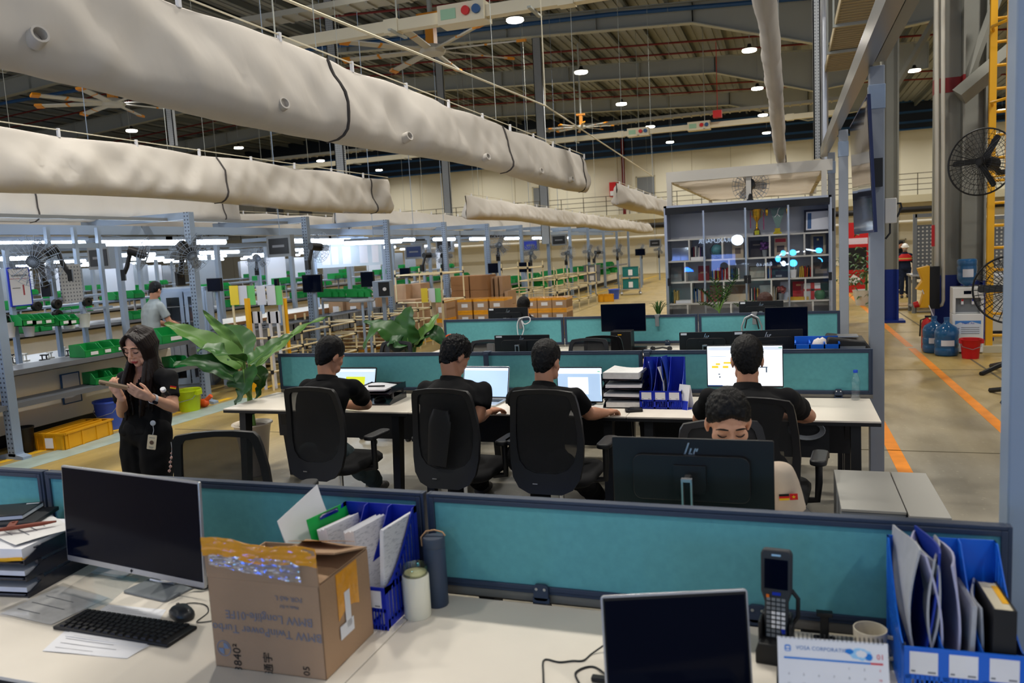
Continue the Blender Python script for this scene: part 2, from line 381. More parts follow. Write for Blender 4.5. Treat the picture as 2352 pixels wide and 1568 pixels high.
def rafter(y):
    m = MB(); prof = []
    for x in (5, 1.0, -2.7, RIDGE, -46): prof.append((x, roof_z(x)))
    bot = {5: .0, 1.0: 1.55, -2.7: .62, RIDGE: .62, -46: .9}
    for i in range(len(prof)-1):
        (x0, z0), (x1, z1) = prof[i], prof[i+1]
        if x0 == 5: b0 = .95
        else: b0 = bot[x0]
        b1 = bot[x1]
        def slab(dz0, dz1, th, w):
            m.rings([[V((x0, y+s*w, z0-dz0-q)) for s, q in ((-1, 0), (1, 0), (1, th), (-1, th))], [V((x1, y+s*w, z1-dz1-q)) for s, q in ((-1, 0), (1, 0), (1, th), (-1, th))]])
        slab(0, 0, .03, .14); slab(b0, b1, .03, .14)
        m.quad((x0, y, z0), (x1, y, z1), (x1, y, z1-b1), (x0, y, z0-b0))
        n = max(1, int(abs(x1-x0)/3))
        for j in range(n+1):
            t = j/n; xx = lerp(x0, x1, t); m.bb(xx-.01, y-.12, lerp(z0-b0, z1-b1, t), xx+.01, y+.12, lerp(z0, z1, t))
    struct(m.build('roof_rafter', M_rafter, smooth=0))
for y in (9.5, 17.7, 25.85, 33.8, 42.2): rafter(y)
# sprinkler mains and blue pipes under the roof
M_redpipe = mat('red_sprinkler_pipe', (112, 24, 28), .5)
for k, (y, dz) in enumerate(((22.5, .35), (29.2, .4), (30.9, .4), (37.5, .4), (39.3, .4))):
    tag(MB().tube([(x, y, roof_z(x)-dz) for x in (9, RIDGE, -45)], .035, 8).build('sprinkler_pipe', M_redpipe),
        'red sprinkler pipe crossing under the roof, %s counted from the camera' % ORD[k], 'pipe', 'sprinkler pipes')
tag(MB().tube([(6, 25.6, roof_z(6)-.3), (-5.2, 25.6, 9.15), (-16.7, 25.6, 9.55), (-40, 25.6, 9.2)], .07).build('air_pipe', M_bluebar), 'blue compressed air pipe strapped along the nearest visible rafter', 'pipe')
tag(MB().cyl((12, 49.2, 7.35), (-40, 49.2, 7.35), .06).build('air_pipe', M_bluebar), 'blue compressed air pipe along the dark band of the far wall', 'pipe')
a = AY(1428, 350, 49.5); tag(MB().cyl((a.x, 49.75, 3.75), (a.x, 49.75, 8.4), .1).build('riser_pipe', M_redpipe), 'red riser pipe going up the far wall behind the short duct', 'pipe')
a = AY(1408, 435, 49.3)
hb = thing('hose_cabinet', 'red fire hose cabinet hanging on the far wall above the railing', 'fire cabinet', (a.x, 49.4, a.z))
MB().bb(-.22, -.15, -.45, .22, .6, .45).build('cabinet_body', M_red, hb); MB().bb(-.18, -.17, -.38, .18, -.15, -.1).build('sign_plate', M_paper, hb)
# -------- steel columns
M_colgrey = mat('column_grey', (138, 138, 130), .5, var=.05, scale=1); M_navy = mat('column_base_blue', (16, 44, 128), .45)
def h_column(x, y, w, d, top, label, blue=1.1, band=None):
    t = thing('steel_column', label, 'column', (x, y, 0)); t['kind'] = 'structure'
    def hsec(mb, z0, z1, g=0):
        mb.bb(-w/2-g, -d/2-g, z0, -w/2+.03+g, d/2+g, z1); mb.bb(w/2-.03-g, -d/2-g, z0, w/2+g, d/2+g, z1); mb.bb(-w/2, -.012-g, z0, w/2, .012+g, z1); return mb
    hsec(MB(), 0, top).build('column_shaft', M_colgrey, t)
    hsec(MB(), 0, blue, .004).build('painted_base', M_navy, t)
    MB().bb(-w/2-.12, -d/2-.1, 0, w/2+.12, d/2+.1, .05).build('base_plate', M_navy, t)
    if band: hsec(MB(), band[0], band[1], .004).build('red_band', mat('red_band', (128, 22, 26), .5), t)
    return t
c1 = AZ(2040, 742, 0); h_column(1.98, 18.1, .32, .28, 6.0, 'grey steel column with a blue base beside the helmeted person')
a, b, c = AY(2143, 700, 14.6).x, AY(2206, 700, 14.6).x, AY(2262, 700, 14.9).x
h_column((a+b)/2, 14.6, b-a, .36, 9.2, 'tall grey steel column with a blue base and a red band by the cooler', 1.13, (4.05, 4.28))
h_column((b+c)/2+.01, 15.1, c-b, .3, 9.0, 'plain grey steel column standing right behind the water cooler', 1.0)
# -------- high bay lamps in rows over the whole hall
M_lampon = mat('lamp_face', (255, 246, 226), .5, emit=40)
lampme = None
def lamp(x, y, z, label, W=LAMP_W):
    t = thing('high_bay_lamp', label, 'ceiling lamp', (x, y, z), 0, 'high bay lamps under the roof')
    global lampme
    if lampme is None:
        a = MB().lathe([(.0, .20), (.05, .20), (.07, .12), (.14, .08), (.21, .05), (.22, 0), (.1, .005), (.0, .006)], 24, cap=False).build('lamp_housing', M_blackmetal, t)
        b = MB().lathe([(.0, -.012), (.20, -.02), (.215, 0), (.215, .03), (.0, .03)], 24, cap=False).build('lamp_face', M_lampon, t)
        c = MB().cyl((0, 0, .2), (0, 0, 1.3), .008).build('hanging_rod', M_alu, t); lampme = (a, b, c)
    else:
        for q in lampme:
            o = q.copy(); COL.objects.link(o); o.parent = t
    for q in t.children:
        if q.name.startswith('hanging_rod'): q.scale.z = (roof_z(x)+.28-z)/1.3
    l = bpy.data.lights.new('high_bay_light', 'AREA'); l.shape = 'DISK'; l.size = .42; l.energy = W; l.color = (1.0, .96, .885); l.spread = R(160)
    lo = bpy.data.objects.new('high_bay_light', l); COL.objects.link(lo); lo.parent = t; lo.location = (0, 0, -.05)
    return t
cols_ = [(-25.3, 'far left line'), (-19, 'second line from the left'), (-13.3, 'middle line'), (-6.36, 'line left of the big fan'), (-3.7, 'added unseen line over the desks'), (-1.05, 'line over the bookcase aisle'), (4.4, 'line over the right aisle'), (10.3, 'line at the far right')]  # line over the desks is added out of view to side-light the left benches
for x, nm in cols_:
    for k, y in enumerate((-1.0, 5.8, 12.6, 19.4, 26.1, 32.8, 40, 46.9)):
        if x == 10.3 and y < 30 or x < -14 and y < 5 or x == -3.7 and y > 7 or y < 0 and -4 < x < 0: continue
        if (x, y) in ((-13.3, 19.4), (-13.3, 26.1), (-13.3, 32.8), (-6.36, 40), (-1.05, 40)): pass
        lamp(x, y, 7.6, 'round white high bay lamp, %s, row %s from the front' % (nm, ORD[k]))
# -------- big ceiling fans
M_blade = mat('fan_blade_aluminium', (186, 184, 176), .4); M_forange = mat('fan_orange', (206, 132, 24), .5)
def big_fan(p, r, label, drop, ang=0):
    t = thing('ceiling_fan', label, 'ceiling fan', p, ang, 'large eight blade ceiling fans')
    MB().lathe([(0, -.08), (.28, -.08), (.32, 0), (.24, .1), (.1, .14), (0, .14)], 20).build('hub', M_blade, t)
    MB().bb(-.1, -.1, .12, .1, .1, .75).bb(-.28, -.14, .7, .28, .14, .8).build('motor_mount', M_forange, t)
    MB().cyl((0, 0, .8), (0, 0, drop), .06).build('drop_rod', M_rafter, t)
    for k in range(8):
        a = 2*pi*k/8+.12
        b = MB().at(Matrix.Rotation(a, 4, 'Z')).box((r/2+.1, 0, .0), (r-.3, .16, .03), (R(14), 0, 0)).build('blade', M_blade, t)
        MB().at(Matrix.Rotation(a, 4, 'Z')).box((r+.02, 0, 0), (.2, .18, .06), (R(14), 0, 0)).box((r*.62, 0, 0), (.06, .165, .036), (R(14), 0, 0)).build('blade_tip', M_forange, b)
    return t
big_fan((-7.55, 16.9, 6.5), 2.05, 'large eight-blade ceiling fan with orange tips over the main aisle', 3.0)
big_fan(tuple(AZ(1335, 292, 6.15)), 1.9, 'distant eight-blade ceiling fan with orange mount near the far wall', 5.0, .2).scale = (.58, .58, .58)
big_fan((-17.2, 17.2, 6.45), 1.9, 'eight-blade ceiling fan half hidden behind the nearest fabric duct at left', 3.4, .3)
# -------- white busbar trunking and cable trays crossing the hall
M_trunk = mat('white_trunking', (214, 206, 182), .45)
M_tray = mat('galvanised_tray', (150, 148, 138), .45, .3)
def tray(y, z, x0, x1, label):
    m = MB().bb(x0, y-.2, z, x1, y+.2, z+.02).bb(x0, y-.21, z, x1, y-.2, z+.1).bb(x0, y+.2, z, x1, y+.21, z+.1)
    for i in range(int(abs(x1-x0)/.35)): m.bb(x0+.35*i, y-.2, z-.03, x0+.35*i+.05, y+.2, z)
    tag(m.build('cable_tray', M_tray), label, 'cable tray')
def trunk(y, z, x0, x1, label, boxes=()):
    t = thing('busbar_trunking', label, 'trunking', (0, 0, 0))
    m = MB().bb(x0, y-.09, z-.09, x1, y+.09, z+.09); x = x0
    while x < x1: m.bb(x, y-.11, z-.11, x+.25, y+.11, z+.11); x += 3.0
    m.build('trunking_body', M_trunk, t)
    x = x0+.8
    while x < x1: MB().cyl((x, y, z+.09), (x, y, roof_z(x)+.28), .014, seg=6).bb(x-.03, y-.3, z-.13, x+.03, y+.3, z-.1).build('hanger', M_rafter, t); x += 2.4
    for bx in boxes:
        b = MB().bb(bx-.4, y-.17, z-.14, bx+.4, y+.2, z+.16).build('tap_off_box', M_trunk, t)
        MB().bb(bx-.34, y-.18, z-.07, bx-.08, y-.17, z+.09).build('green_label', mat('pale_green', (150, 190, 160), .5), b)
        MB().cyl((bx+.1, y-.17, z+.02), (bx+.1, y-.22, z+.02), .07).build('red_socket', M_red, b)
        MB().cyl((bx+.28, y-.17, z+.02), (bx+.28, y-.22, z+.02), .07).build('blue_socket', M_bluebar, b)
a = AY(650, 97, 12.3); b = AY(1200, 16, 12.3)
trunk(12.3, 5.72, -9.3, 2.2, 'white busbar trunking crossing overhead with one large socket box', (AY(1066, 28, 12.3).x,))
tray(12.9, 6.35, -16, 2.0, 'long perforated cable tray just above the nearer white trunking')
trunk(30, 6.02, -30, 1.9, 'white busbar trunking far back crossing before the dark band', (AY(1467, 308, 30).x, -3.0))
tray(30.9, 6.55, -30, 2.0, 'perforated cable tray far back above the second white trunking')
a = AY(1845, 275, 30); a = AY(1648, 262, 29.6)
tag(MB().box((a.x, 29.6, a.z), (.3, .3, .24)).cyl((a.x, 29.6, a.z+.1), (a.x, 29.6, 8.8), .012, seg=6).build('warning_sign', M_red), 'small red hanging sign cube under the roof', 'sign')
tag(MB().box((a.x-.02, 29.58, a.z-.15), (.05, .05, .02)).build('sign_clip', M_red), 'tiny red clip under the hanging sign', 'clip')
# perforated risers hanging from the roof
M_perf = dots('perforated_steel', (150, 154, 158), (84, 88, 92), .05, .2)
def riser(u, v, y, w, label, zb=None):
    p = AY(u, v, y); z = p.z if zb is None else zb; zz = roof_z(p.x)+.24
    m = MB().bb(-w/2, -.05, 0, w/2, -.03, zz-z).bb(-w/2, -.05, 0, -w/2+.02, .06, zz-z).bb(w/2-.02, -.05, 0, w/2, .06, zz-z)
    tag(m.build('cable_riser', M_perf, loc=(p.x, y, z)), label, 'cable riser', 'perforated cable risers')
riser(795, 530, 17, .24, 'perforated steel riser dropping from the roof behind the second fabric duct')
riser(1035, 570, 26, .28, 'thin perforated riser left of the long far duct')
riser(1255, 560, 26, .3, 'perforated riser dropping behind the end of the biggest duct')
riser(398, 335, 17, .2, 'perforated riser seen between the two nearest ducts')
riser(1878, 365, 14.5, .12, 'slim perforated riser standing left of the overhead steel beam')
p = AY(1895, 370, 13.6); tag(MB().cyl((p.x, 13.6, 2.9), (p.x, 13.6, 9), .055).build('conduit_pipe', M_alu), 'shiny round conduit going up beside the slim riser', 'pipe')
# diagonal brace ropes
def rope(pts, label, r=.008, nm='suspension_wire', m=None):
    tag(MB().tube(pts, r, 6).build(nm, m or M_trunk), label, 'wire')
p0, p1, p2 = AX(640, -5, -3.4), AX(1253, 243, -3.4), AY(1520, 400, 26)
rope([AX(560, -40, -3.4), p1, AX(1500, 405, -3.4)], 'long slack white rope above the biggest fabric duct', .012, 'rope')
rope([(p1.x, p1.y, p1.z), (p1.x, p1.y, 9.2)], 'vertical cord holding the slack white rope')
# ================================================================ desks and screens
def AD(u, v, d): return _ray(u, v)*d + V((0, 0, CAMZ))     # point at a distance along the viewing axis
DT = .75
def desk(x0, x1, y0, y1, label, legs=(1, 1), modesty=0, front=-1, group=None):
    t = thing('office_desk', label, 'desk', ((x0+x1)/2, (y0+y1)/2, 0), 0, group); w = (x1-x0)/2-.002; d = (y1-y0)/2
    MB().bb(-w, -d, DT-.012, w, d, DT).build('tabletop', M_white, t, bevel=.0015)
    MB().bb(-w, -d, DT-.034, w, d, DT-.0125).build('edge_core', M_blackmetal, t)
    MB().bb(-w+.05, -.05, DT-.09, w-.05, .05, DT-.035).build('support_beam', M_blackmetal, t)
    for s, on in ((-1, legs[0]), (1, legs[1])):
        if not on: continue
        x = s*(w-.14)
        MB().rings([[V((x-.03, -d+.06, DT-.034)), V((x+.03, -d+.06, DT-.034)), V((x+.03, -d+.15, DT-.034)), V((x-.03, -d+.15, DT-.034))],
                    [V((x-.03, -d+.0, 0)), V((x+.03, -d+.0, 0)), V((x+.03, -d+.06, 0)), V((x-.03, -d+.06, 0))]]).build('leg', M_blackmetal, t)
        MB().rings([[V((x-.03, d-.15, DT-.034)), V((x+.03, d-.15, DT-.034)), V((x+.03, d-.06, DT-.034)), V((x-.03, d-.06, DT-.034))],
                    [V((x-.03, d-.06, 0)), V((x+.03, d-.06, 0)), V((x+.03, d, 0)), V((x-.03, d, 0))]]).build('leg', M_blackmetal, t)
        MB().bb(x-.025, -d+.1, DT-.08, x+.025, d-.1, DT-.035).build('cross_rail', M_blackmetal, t)
    if modesty: MB().bb(-w+.08, d-.12, .38, w-.08, d-.10, DT-.04).build('modesty_panel', M_blackmetal, t)
    return t
def screen_panel(x0, x1, y, label, clips=(.35, .75), z1=1.10, z0=.775, tape=False):
    t = thing('partition_screen', label, 'partition', ((x0+x1)/2, y, z0), 0, 'teal desk partition screens'); w = (x1-x0)/2-.003; h = z1-z0; f = .028
    MB().bb(-w+f*.6, -.012, f*.6, w-f*.6, .012, h-f*.6).build('fabric_panel', M_teal, t)
    fr = MB()
    for g, dd in ((0, .017), (f*.42, .021)):
        a, b = g, f if g else f*.42
        fr.bb(-w+a, -dd, a, -w+b, dd, h-a).bb(w-b, -dd, a, w-a, dd, h-a).bb(-w+b, -dd, h-b, w-b, dd, h-a).bb(-w+b, -dd, a, w-b, dd, b)
    fr.build('frame', M_slate, t, bevel=.002)
    MB().bb(-w, -.012, -.03, w, .012, -.002).build('bottom_rail', mat('rail_alu_dull', (128, 124, 116), .4, .4), t)
    for q in clips:
        cx = lerp(-w, w, q)
        c = MB().prism(rrect(.05, .055, .012, 4, cx, .012), .012, 'y', -.034).bb(cx-.028, -.034, -.0245, cx+.028, -.02, -.006).build('clamp', M_slate, t)
        for e in (-.014, .014): MB().cyl((cx+e, -.034, .025), (cx+e, -.037, .025), .005).build('screw', M_chrome, c)
    return t
XR = .57
screen_panel(-1.197, XR, 2.40, 'nearest big teal partition at right, behind the handheld scanner', (.23, .62))
screen_panel(-2.975, -1.203, 2.40, 'nearest teal partition behind the cardboard box and silver monitor', (.55,))
screen_panel(-4.75, -2.981, 2.40, 'nearest teal partition at far left behind the paper trays', (.5,))
desk(-1.18, XR, 1.555, 2.36, 'cream office desk at right carrying the laptop and the scanner', group=None)
desk(-2.97, -1.18, 1.555, 2.36, 'cream office desk carrying the cardboard box and the keyboard')
desk(-4.75, -2.97, 1.555, 2.36, 'cream office desk at far left under the paper trays')
desk(-1.18, .2, 2.44, 3.2, 'desk behind the nearest partition holding the black monitor with silver logo')
# second row
screen_panel(-1.06, .553, 5.985, 'second row teal partition at right behind the water bottle', (.86,))
screen_panel(-2.72, -1.066, 5.985, 'second row teal partition in the middle behind the open document', (.5,))
screen_panel(-4.39, -2.726, 5.985, 'second row teal partition at left beside the banana plant', (.5,))
desk(-1.06, .53, 5.22, 5.95, 'second row white desk with the blue file rack and water bottle', modesty=1)
desk(-2.72, -1.06, 5.22, 5.95, 'second row white desk with two laptops and a file tray stack', modesty=1)
desk(-4.42, -2.72, 5.22, 5.95, 'second row white desk at left end next to the cream plant pot', modesty=1)
desk(-1.06, .53, 6.02, 6.75, 'desk right behind the second row partition under the black printer')
desk(-2.72, -1.06, 6.02, 6.75, 'desk behind the middle second row partition, hidden but for monitors')
# third row
screen_panel(-.958, .512, 8.97, 'third row teal partition at right end before the bookcase', (.5,))
screen_panel(-2.52, -.964, 8.97, 'third row teal partition in the middle behind the turned-off monitor', (.78,))
screen_panel(-4.08, -2.526, 8.97, 'third row teal partition at left before the stacked cartons', (.5,))
desk(-2.52, .5, 8.2, 8.94, 'third row long white desk under the turned-off monitors')
desk(-4.08, -2.52, 8.2, 8.94, 'third row white desk with the orange tool on it')
desk(-4.08, .5, 9.0, 9.75, 'white desk behind the third row partition, mostly out of sight')
# ---------------------------------------------------------------- chairs
M_meshback = see_through('chair_mesh', (18, 18, 20), .34, .7)
M_chair = mat('chair_black_plastic', (30, 30, 32), .42); M_seatf = mat('chair_black_fabric', (20, 20, 22), .9, bump=.1, bscale=300)
def back_y(z): return .05*sin((z-.05)/.62*pi)-.06*max(0, z-.35)**1.2
def chair(label, loc, rz, group='black mesh office chairs', cx=1.0, s=1.0, tagc=True):
    t = thing('office_chair', label, 'office chair', loc, rz, group); t.scale = (s, s, s)
    # back, seen from behind: local +Y is where the sitter faces
    zb = .43; side = [(.10, .0), (.165, .03), (.205, .09), (.222, .18), (.226, .30), (.218, .42), (.205, .53), (.196, .575), (.178, .60), (.09, .612)]
    outl = [(0, 0)]+side+[(0, .615)]+[(-x, z) for x, z in side[::-1]]
    inn = []
    for x, z in outl:
        sx = max(0, abs(x)-.034)/max(.001, abs(x)) if abs(x) > .04 else .85
        inn.append((x*sx*.98, .115+(z-0)*(.588-.115)/.615 if z > .02 else .115))
    rs = []
    for (x, z), (xi, zi) in zip(outl, inn):
        rs.append([V((x, -.275+back_y(z)-.014-.25*x*x*0, zb+z)), V((x, -.275+back_y(z)+.014, zb+z)), V((xi, -.275+back_y(zi)+.012, zb+zi)), V((xi, -.275+back_y(zi)-.012, zb+zi))])
    rs.append(rs[0]); MB().rings(rs, cap=False).build('back_frame', M_chair, t, smooth=60)
    def mesh_pt(a, b):
        z = .10+.495*b; wd = .19+.015*sin(b*pi)-.018*b; x = (a*2-1)*wd
        return (x, -.275+back_y(z)-.004*(1-(a*2-1)**2), zb+z)
    MB().sheet(mesh_pt, 8, 10, .002).build('back_mesh', M_meshback, t)
    MB().ball((0, -.2, zb+.02), (.12, .09, .045)).box((0, -.12, .435), (.09, .26, .03)).build('back_hinge', M_chair, t, smooth=50)
    MB().box((-.06, -.302, zb+.06), (.03, .002, .006)).build('maker_tag', M_alu, t)
    sb = [(x, y) for x, y in rrect(.49, .47, .1, 6)]
    MB().rings([[V((x*k, y*k+.0, z)) for x, y in sb] for k, z in ((.9, .445), (1, .465), (1.0, .49), (.93, .51), (.5, .515))]).build('seat', M_seatf, t, smooth=60)
    for sx in (-1, 1):
        a = MB().tube([(sx*.2, .0, .44), (sx*.285, .0, .45), (sx*.295, -.02, .55), (sx*.295, -.02, .655)], .019, 8).build('armrest', M_chair, t, smooth=60)
        MB().prism(rrect(.085, .25, .035, 5, sx*.295, .03), .03, 'z', .655).build('arm_pad', M_chair, a, bevel=.008)
    MB().cyl((0, 0, .12), (0, 0, .28), .026).build('gas_sleeve', M_chair, t); MB().cyl((0, 0, .27), (0, 0, .44), .017).build('gas_rod', M_chrome, t)
    for k in range(5):
        a = 2*pi*k/5+.35; c, s_ = cos(a), sin(a)
        l = MB().tube([(c*.03, s_*.03, .13), (c*.17, s_*.17, .115), (c*.30, s_*.30, .082)], [.028, .022, .016], 8).build('base_leg', M_alu if k % 2 else M_chair, t)
        MB().cyl((c*.31-s_*.022, s_*.31+c*.022, .03), (c*.31-s_*.005, s_*.31+c*.005, .03), .03).cyl((c*.31+s_*.022, s_*.31-c*.022, .03), (c*.31+s_*.005, s_*.31-c*.005, .03), .03).cyl((c*.31, s_*.31, .03), (c*.30, s_*.30, .09), .008).build('caster', M_dark, l)
    return t
# ---------------------------------------------------------------- monitors
M_hpmark = mat('silver_mark', (198, 200, 206), .25, .9)
def logo(mb, s, cx, cz, y, sg=1):                     # four slanted bars seen on the monitor back
    for (x, z0, z1) in ((-.62, -.35, 1.0), (-.12, -.35, .35), (.38, -.35, .35), (.1, -1.0, -.25), (.62, -.05, .35)):
        k = .35; p = [(x+k*z0, z0), (x+.2+k*z0, z0), (x+.2+k*z1, z1), (x+k*z1, z1)]
        mb.prism([(cx+sg*a*s, cz+b*s) for a, b in p], .003, 'y', y)
    return mb
def monitor(label, loc, rz, w, h, zc, front='dark', silver=False, back_logo=False, tilt=0, sticker=False, group=None, stand_d=.12, base=True, nm='computer_monitor'):
    # local -Y is the screen side; loc is the foot on the desk
    t = thing(nm, label, 'monitor', loc, rz, group); mb_ = M_alu if silver else M_dark
    g = thing('x', 'x', 'x'); bpy.data.objects.remove(g)
    T = Matrix.Translation((0, -stand_d, zc)) @ Matrix.Rotation(R(tilt), 4, 'X')
    hs = MB().at(T).prism(rrect(w, h, .006, 3), .012, 'y', 0).prism(rrect(w*.72, h*.6, .03, 4), .028, 'y', .010).build('housing', mb_, t, bevel=.002)
    bt = .022 if silver else .012
    MB().at(T).bb(-w/2+.006, -.0015, -h/2+bt, w/2-.006, .0005, h/2-.007).build('screen', front if not isinstance(front, str) else M_screen, t)
    if silver: logo(MB().at(T), .006, 0, -h/2+.011, -.003).build('front_logo', M_dark, hs)
    if back_logo: logo(MB().at(T), h*.11, 0, h*.34, .012, -1).build('back_logo', M_hpmark, hs)
    if sticker: MB().at(T).bb(w*.36, .012, h*.4, w*.47, .0135, h*.47).build('asset_sticker', M_paper, hs)
    if base and back_logo:
        MB().bb(-.018, .03, .008, -.012, .045, zc+.02).bb(.012, .03, .008, .018, .045, zc+.02).bb(-.018, .03, zc+.02, .018, .05, zc+.03).build('stand_trim', M_alu, t)
    nw = .012 if back_logo else .035
    if base:
        MB().rings([[V((x, y, z)) for x, y in ((-nw, -.012), (nw, -.012), (nw, .03), (-nw, .03))] for z in (.008, zc+.03)]).build('stand_neck', mb_, t, bevel=.004)
        MB().at(T).box((0, .04, 0), (.11, .03, .1)).build('stand_head', mb_, t)
        MB().prism(rrect(.23, .19, .012, 3, 0, -.02), .008, 'z', 0).build('stand_foot', M_greypaint if silver else M_dark, t, bevel=.002)
    return t
# ---------------------------------------------------------------- lit screens
def lit(name, col, e): return mat(name, col, .3, emit=e)
S_white = lit('screen_white', (236, 242, 250), .95); S_grey = lit('screen_grey', (186, 206, 222), .75); S_yel = lit('screen_yellow', (196, 204, 40), .75); S_dkl = lit('screen_text', (70, 90, 110), .35)
S_lt = lit('screen_toolbar', (206, 216, 230), .8); S_or = lit('screen_orange', (240, 200, 60), .8); S_blue = lit('screen_pane', (178, 206, 238), .8)
def laptop(label, loc, rz, w=.33, d=.23, ang=112, screen=None, body=M_alu, deco=None, group=None):
    # local: hinge along X at y=+d/2, user at -Y
    t = thing('laptop', label, 'laptop', loc, rz, group)
    MB().prism(rrect(w, d, .012, 4), .014, 'z', 0).build('base', body, t, bevel=.003)
    k = MB()
    for r_ in range(5):
        for c_ in range(13): k.bb(-w*.44+c_*w*.068, -d*.02+r_*.019, .0141, -w*.44+c_*w*.068+w*.058, -d*.02+r_*.019+.016, .0155)
    k.build('keyboard', M_dark, t); MB().bb(-.05, -d*.42, .0141, .05, -d*.12, .0146).build('touchpad', M_greypaint, t)
    T = Matrix.Translation((0, d/2-.004, .012)) @ Matrix.Rotation(R(90-ang), 4, 'X')
    lid = MB().at(T).prism(rrect(w, d*.98, .01, 4, 0, d*.5), .007, 'y', 0).build('lid', body, t, bevel=.0015)
    MB().at(T).bb(-w/2+.005, -.0012, .008, w/2-.005, .0002, d-.009).build('bezel', M_dark, lid)
    MB().at(T).bb(-w/2+.009, -.0018, .016, w/2-.009, -.0008, d-.016).build('screen', screen or M_screen, t)
    if deco: deco(T, t, w, d)
    return t
# ================================================================ people
M_skin = mat('skin', (206, 156, 128), .5, var=.04, scale=20, spec=.35); M_skin2 = mat('skin_tan', (184, 132, 104), .5, var=.04, scale=20, spec=.35)
M_lip = mat('lip', (158, 62, 62), .42)
M_lipm = mat('lip_natural', (158, 100, 88), .45)
M_hair = mat('black_hair', (13, 11, 11), .55, spec=.25, bump=.25, bscale=120, stretch=(1, 1, .12))
M_hairbrown = mat('dark_brown_hair', (26, 17, 15), .45, spec=.3, bump=.06, bscale=120, stretch=(1, 1, .12))
M_shirt = mat('black_polo', (17, 17, 19), .85, bump=.1, bscale=250, spec=.2)
M_beige = mat('beige_polo', (208, 190, 170), .85, bump=.1, bscale=250, spec=.2)
M_greyshirt = mat('grey_tee', (140, 146, 146), .85, spec=.2)
M_jeans = mat('grey_jeans', (70, 84, 88), .85, var=.15, scale=9, spec=.2); M_trous = mat('black_trousers', (20, 20, 22), .85, spec=.2)
M_shoe = mat('shoe', (60, 58, 58), .6); M_navycloth = mat('navy_workwear', (24, 32, 52), .85, spec=.2)
def basis(fwd, up):
    f = V(fwd).normalized(); u = V(up); r = f.cross(u).normalized(); u = r.cross(f).normalized()
    return Matrix((r, f, u)).transposed()            # columns right, forward, up
def head_T(c, fwd, up, s=1.0):
    B = basis(fwd, up).to_4x4(); return Matrix.Translation(V(c)) @ B @ Matrix.Scale(s, 4)
def head_forms(mb, T, seg=18, fem=False):
    mb.at(T)
    mb.ball((0, -.012, .03), (.074, .092, .086), seg); mb.ball((0, .03, -.03), (.062, .058, .085), seg)
    mb.ball((0, .04, -.078), (.047 if fem else .052, .042, .034), seg); mb.ball((0, .066, -.097), (.022, .02, .018), 12)
    for s in (-1, 1):
        mb.ball((s*.042, .056, -.022), (.026, .026, .03), 12); mb.ball((s*.032, .075, .003), (.017, .0125, .0115), 12)
        mb.ball((s*.0125, .094, -.036), (.010, .010, .008), 10); mb.ball((s*.044, .05, -.07), (.02, .03, .03), 12)
        mb.ball((s*.077, -.008, -.008), (.010, .02, .032), 12, (R(-12), 0, s*R(-18))); mb.ball((s*.075, -.002, -.034), (.008, .010, .012), 8)
        mb.tube([(s*.012, .086, .024), (s*.034, .085, .029), (s*.054, .070, .022)], [.008, .0095, .006], 8)
    mb.limb([(0, .082, .024), (0, .092, .0), (0, .107, -.026)], [.0085, .009, .0125], 10)
    mb.ball((0, .086, -.063), (.024, .0125, .0065), 12); mb.ball((0, .0845, -.074), (.020, .0125, .0075), 12)
    mb.at(Matrix()); return mb
def face_extras(root, T, open_=0.0, brow=M_hair, fem=False):
    for s in (-1, 1):
        MB().at(T).tube([(s*.013, .0935, .0275), (s*.03, .0945, .032), (s*.044, .087, .029), (s*.056, .075, .019)], [.0028, .0046, .004, .0016], 6, ry=.7).build('eyebrow', brow, root)
        MB().at(T).tube([(s*.0165, .0845, -.0035), (s*.025, .0875, -.007), (s*.034, .0875, -.0075), (s*.043, .084, -.005), (s*.049, .0785, -.001)], [.0012, .0024, .0028, .0026, .0015], 6).build('eyelash', mat('lash', (20, 15, 14), .6), root)
        if open_: MB().at(T).ball((s*.032, .0785, -.0035), (.0135, .0095, .0052), 10).build('eye', mat('eye_dark', (26, 18, 16), .15), root)
def short_hair(root, T, m=None, spiky=.006, fringe=.03, nape=-.085, thick=.02, seed=0):
    m = m or M_hair
    nu, nv = 128, 80
    def pt(a, b):
        th = 2*pi*a; ph = pi*(b-.5); d = V((cos(ph)*sin(th), cos(ph)*cos(th), sin(ph)))      # th=0 is the face
        front = max(0, cos(th)); side = abs(sin(th)); rear = max(0, -cos(th))
        if d.z < 0:
            cp = cos(ph)**(1-.62*rear); zz = d.z*(.086+.045*rear)
            base = V((cp*sin(th)*(.0755-.012*rear*min(1, -d.z*1.2)), -.012+cp*cos(th)*(.0935-.02*min(1, -d.z)*rear), .03+zz))
        else: base = V((d.x*.0755, -.012+d.y*.0935, .03+d.z*.0875))
        line = fringe*front**1.2-.03*side*(.55 if cos(th) > .15 else 1)+nape*rear**.8
        line += .007*noise.noise(V((sin(th)*9, cos(th)*9, seed)))*front
        k = (base.z-line)/.02; k = max(0, min(1, k)); k = k*k*(3-2*k)
        top = max(0, d.z); t = -.007+k*(.007+thick*(.35+.65*top+.45*front*top))
        n = noise.noise(V((d.x*7+seed, d.y*7, d.z*3)))*spiky*.7+noise.noise(V((d.x*48, d.y*48+seed, d.z*11)))*(spiky*.55+.001)+max(0, spiky-.008)*3*max(0, d.z-.3)*noise.noise(V((d.x*18, d.y*18, seed)))
        return base+d*(t+n*k) if base.z > line-.035 else V((d.x*.05, -.012+d.y*.06, base.z*.8))
    return MB().at(T).grid(pt, nu, nv).build('hair', m, root, smooth=180)
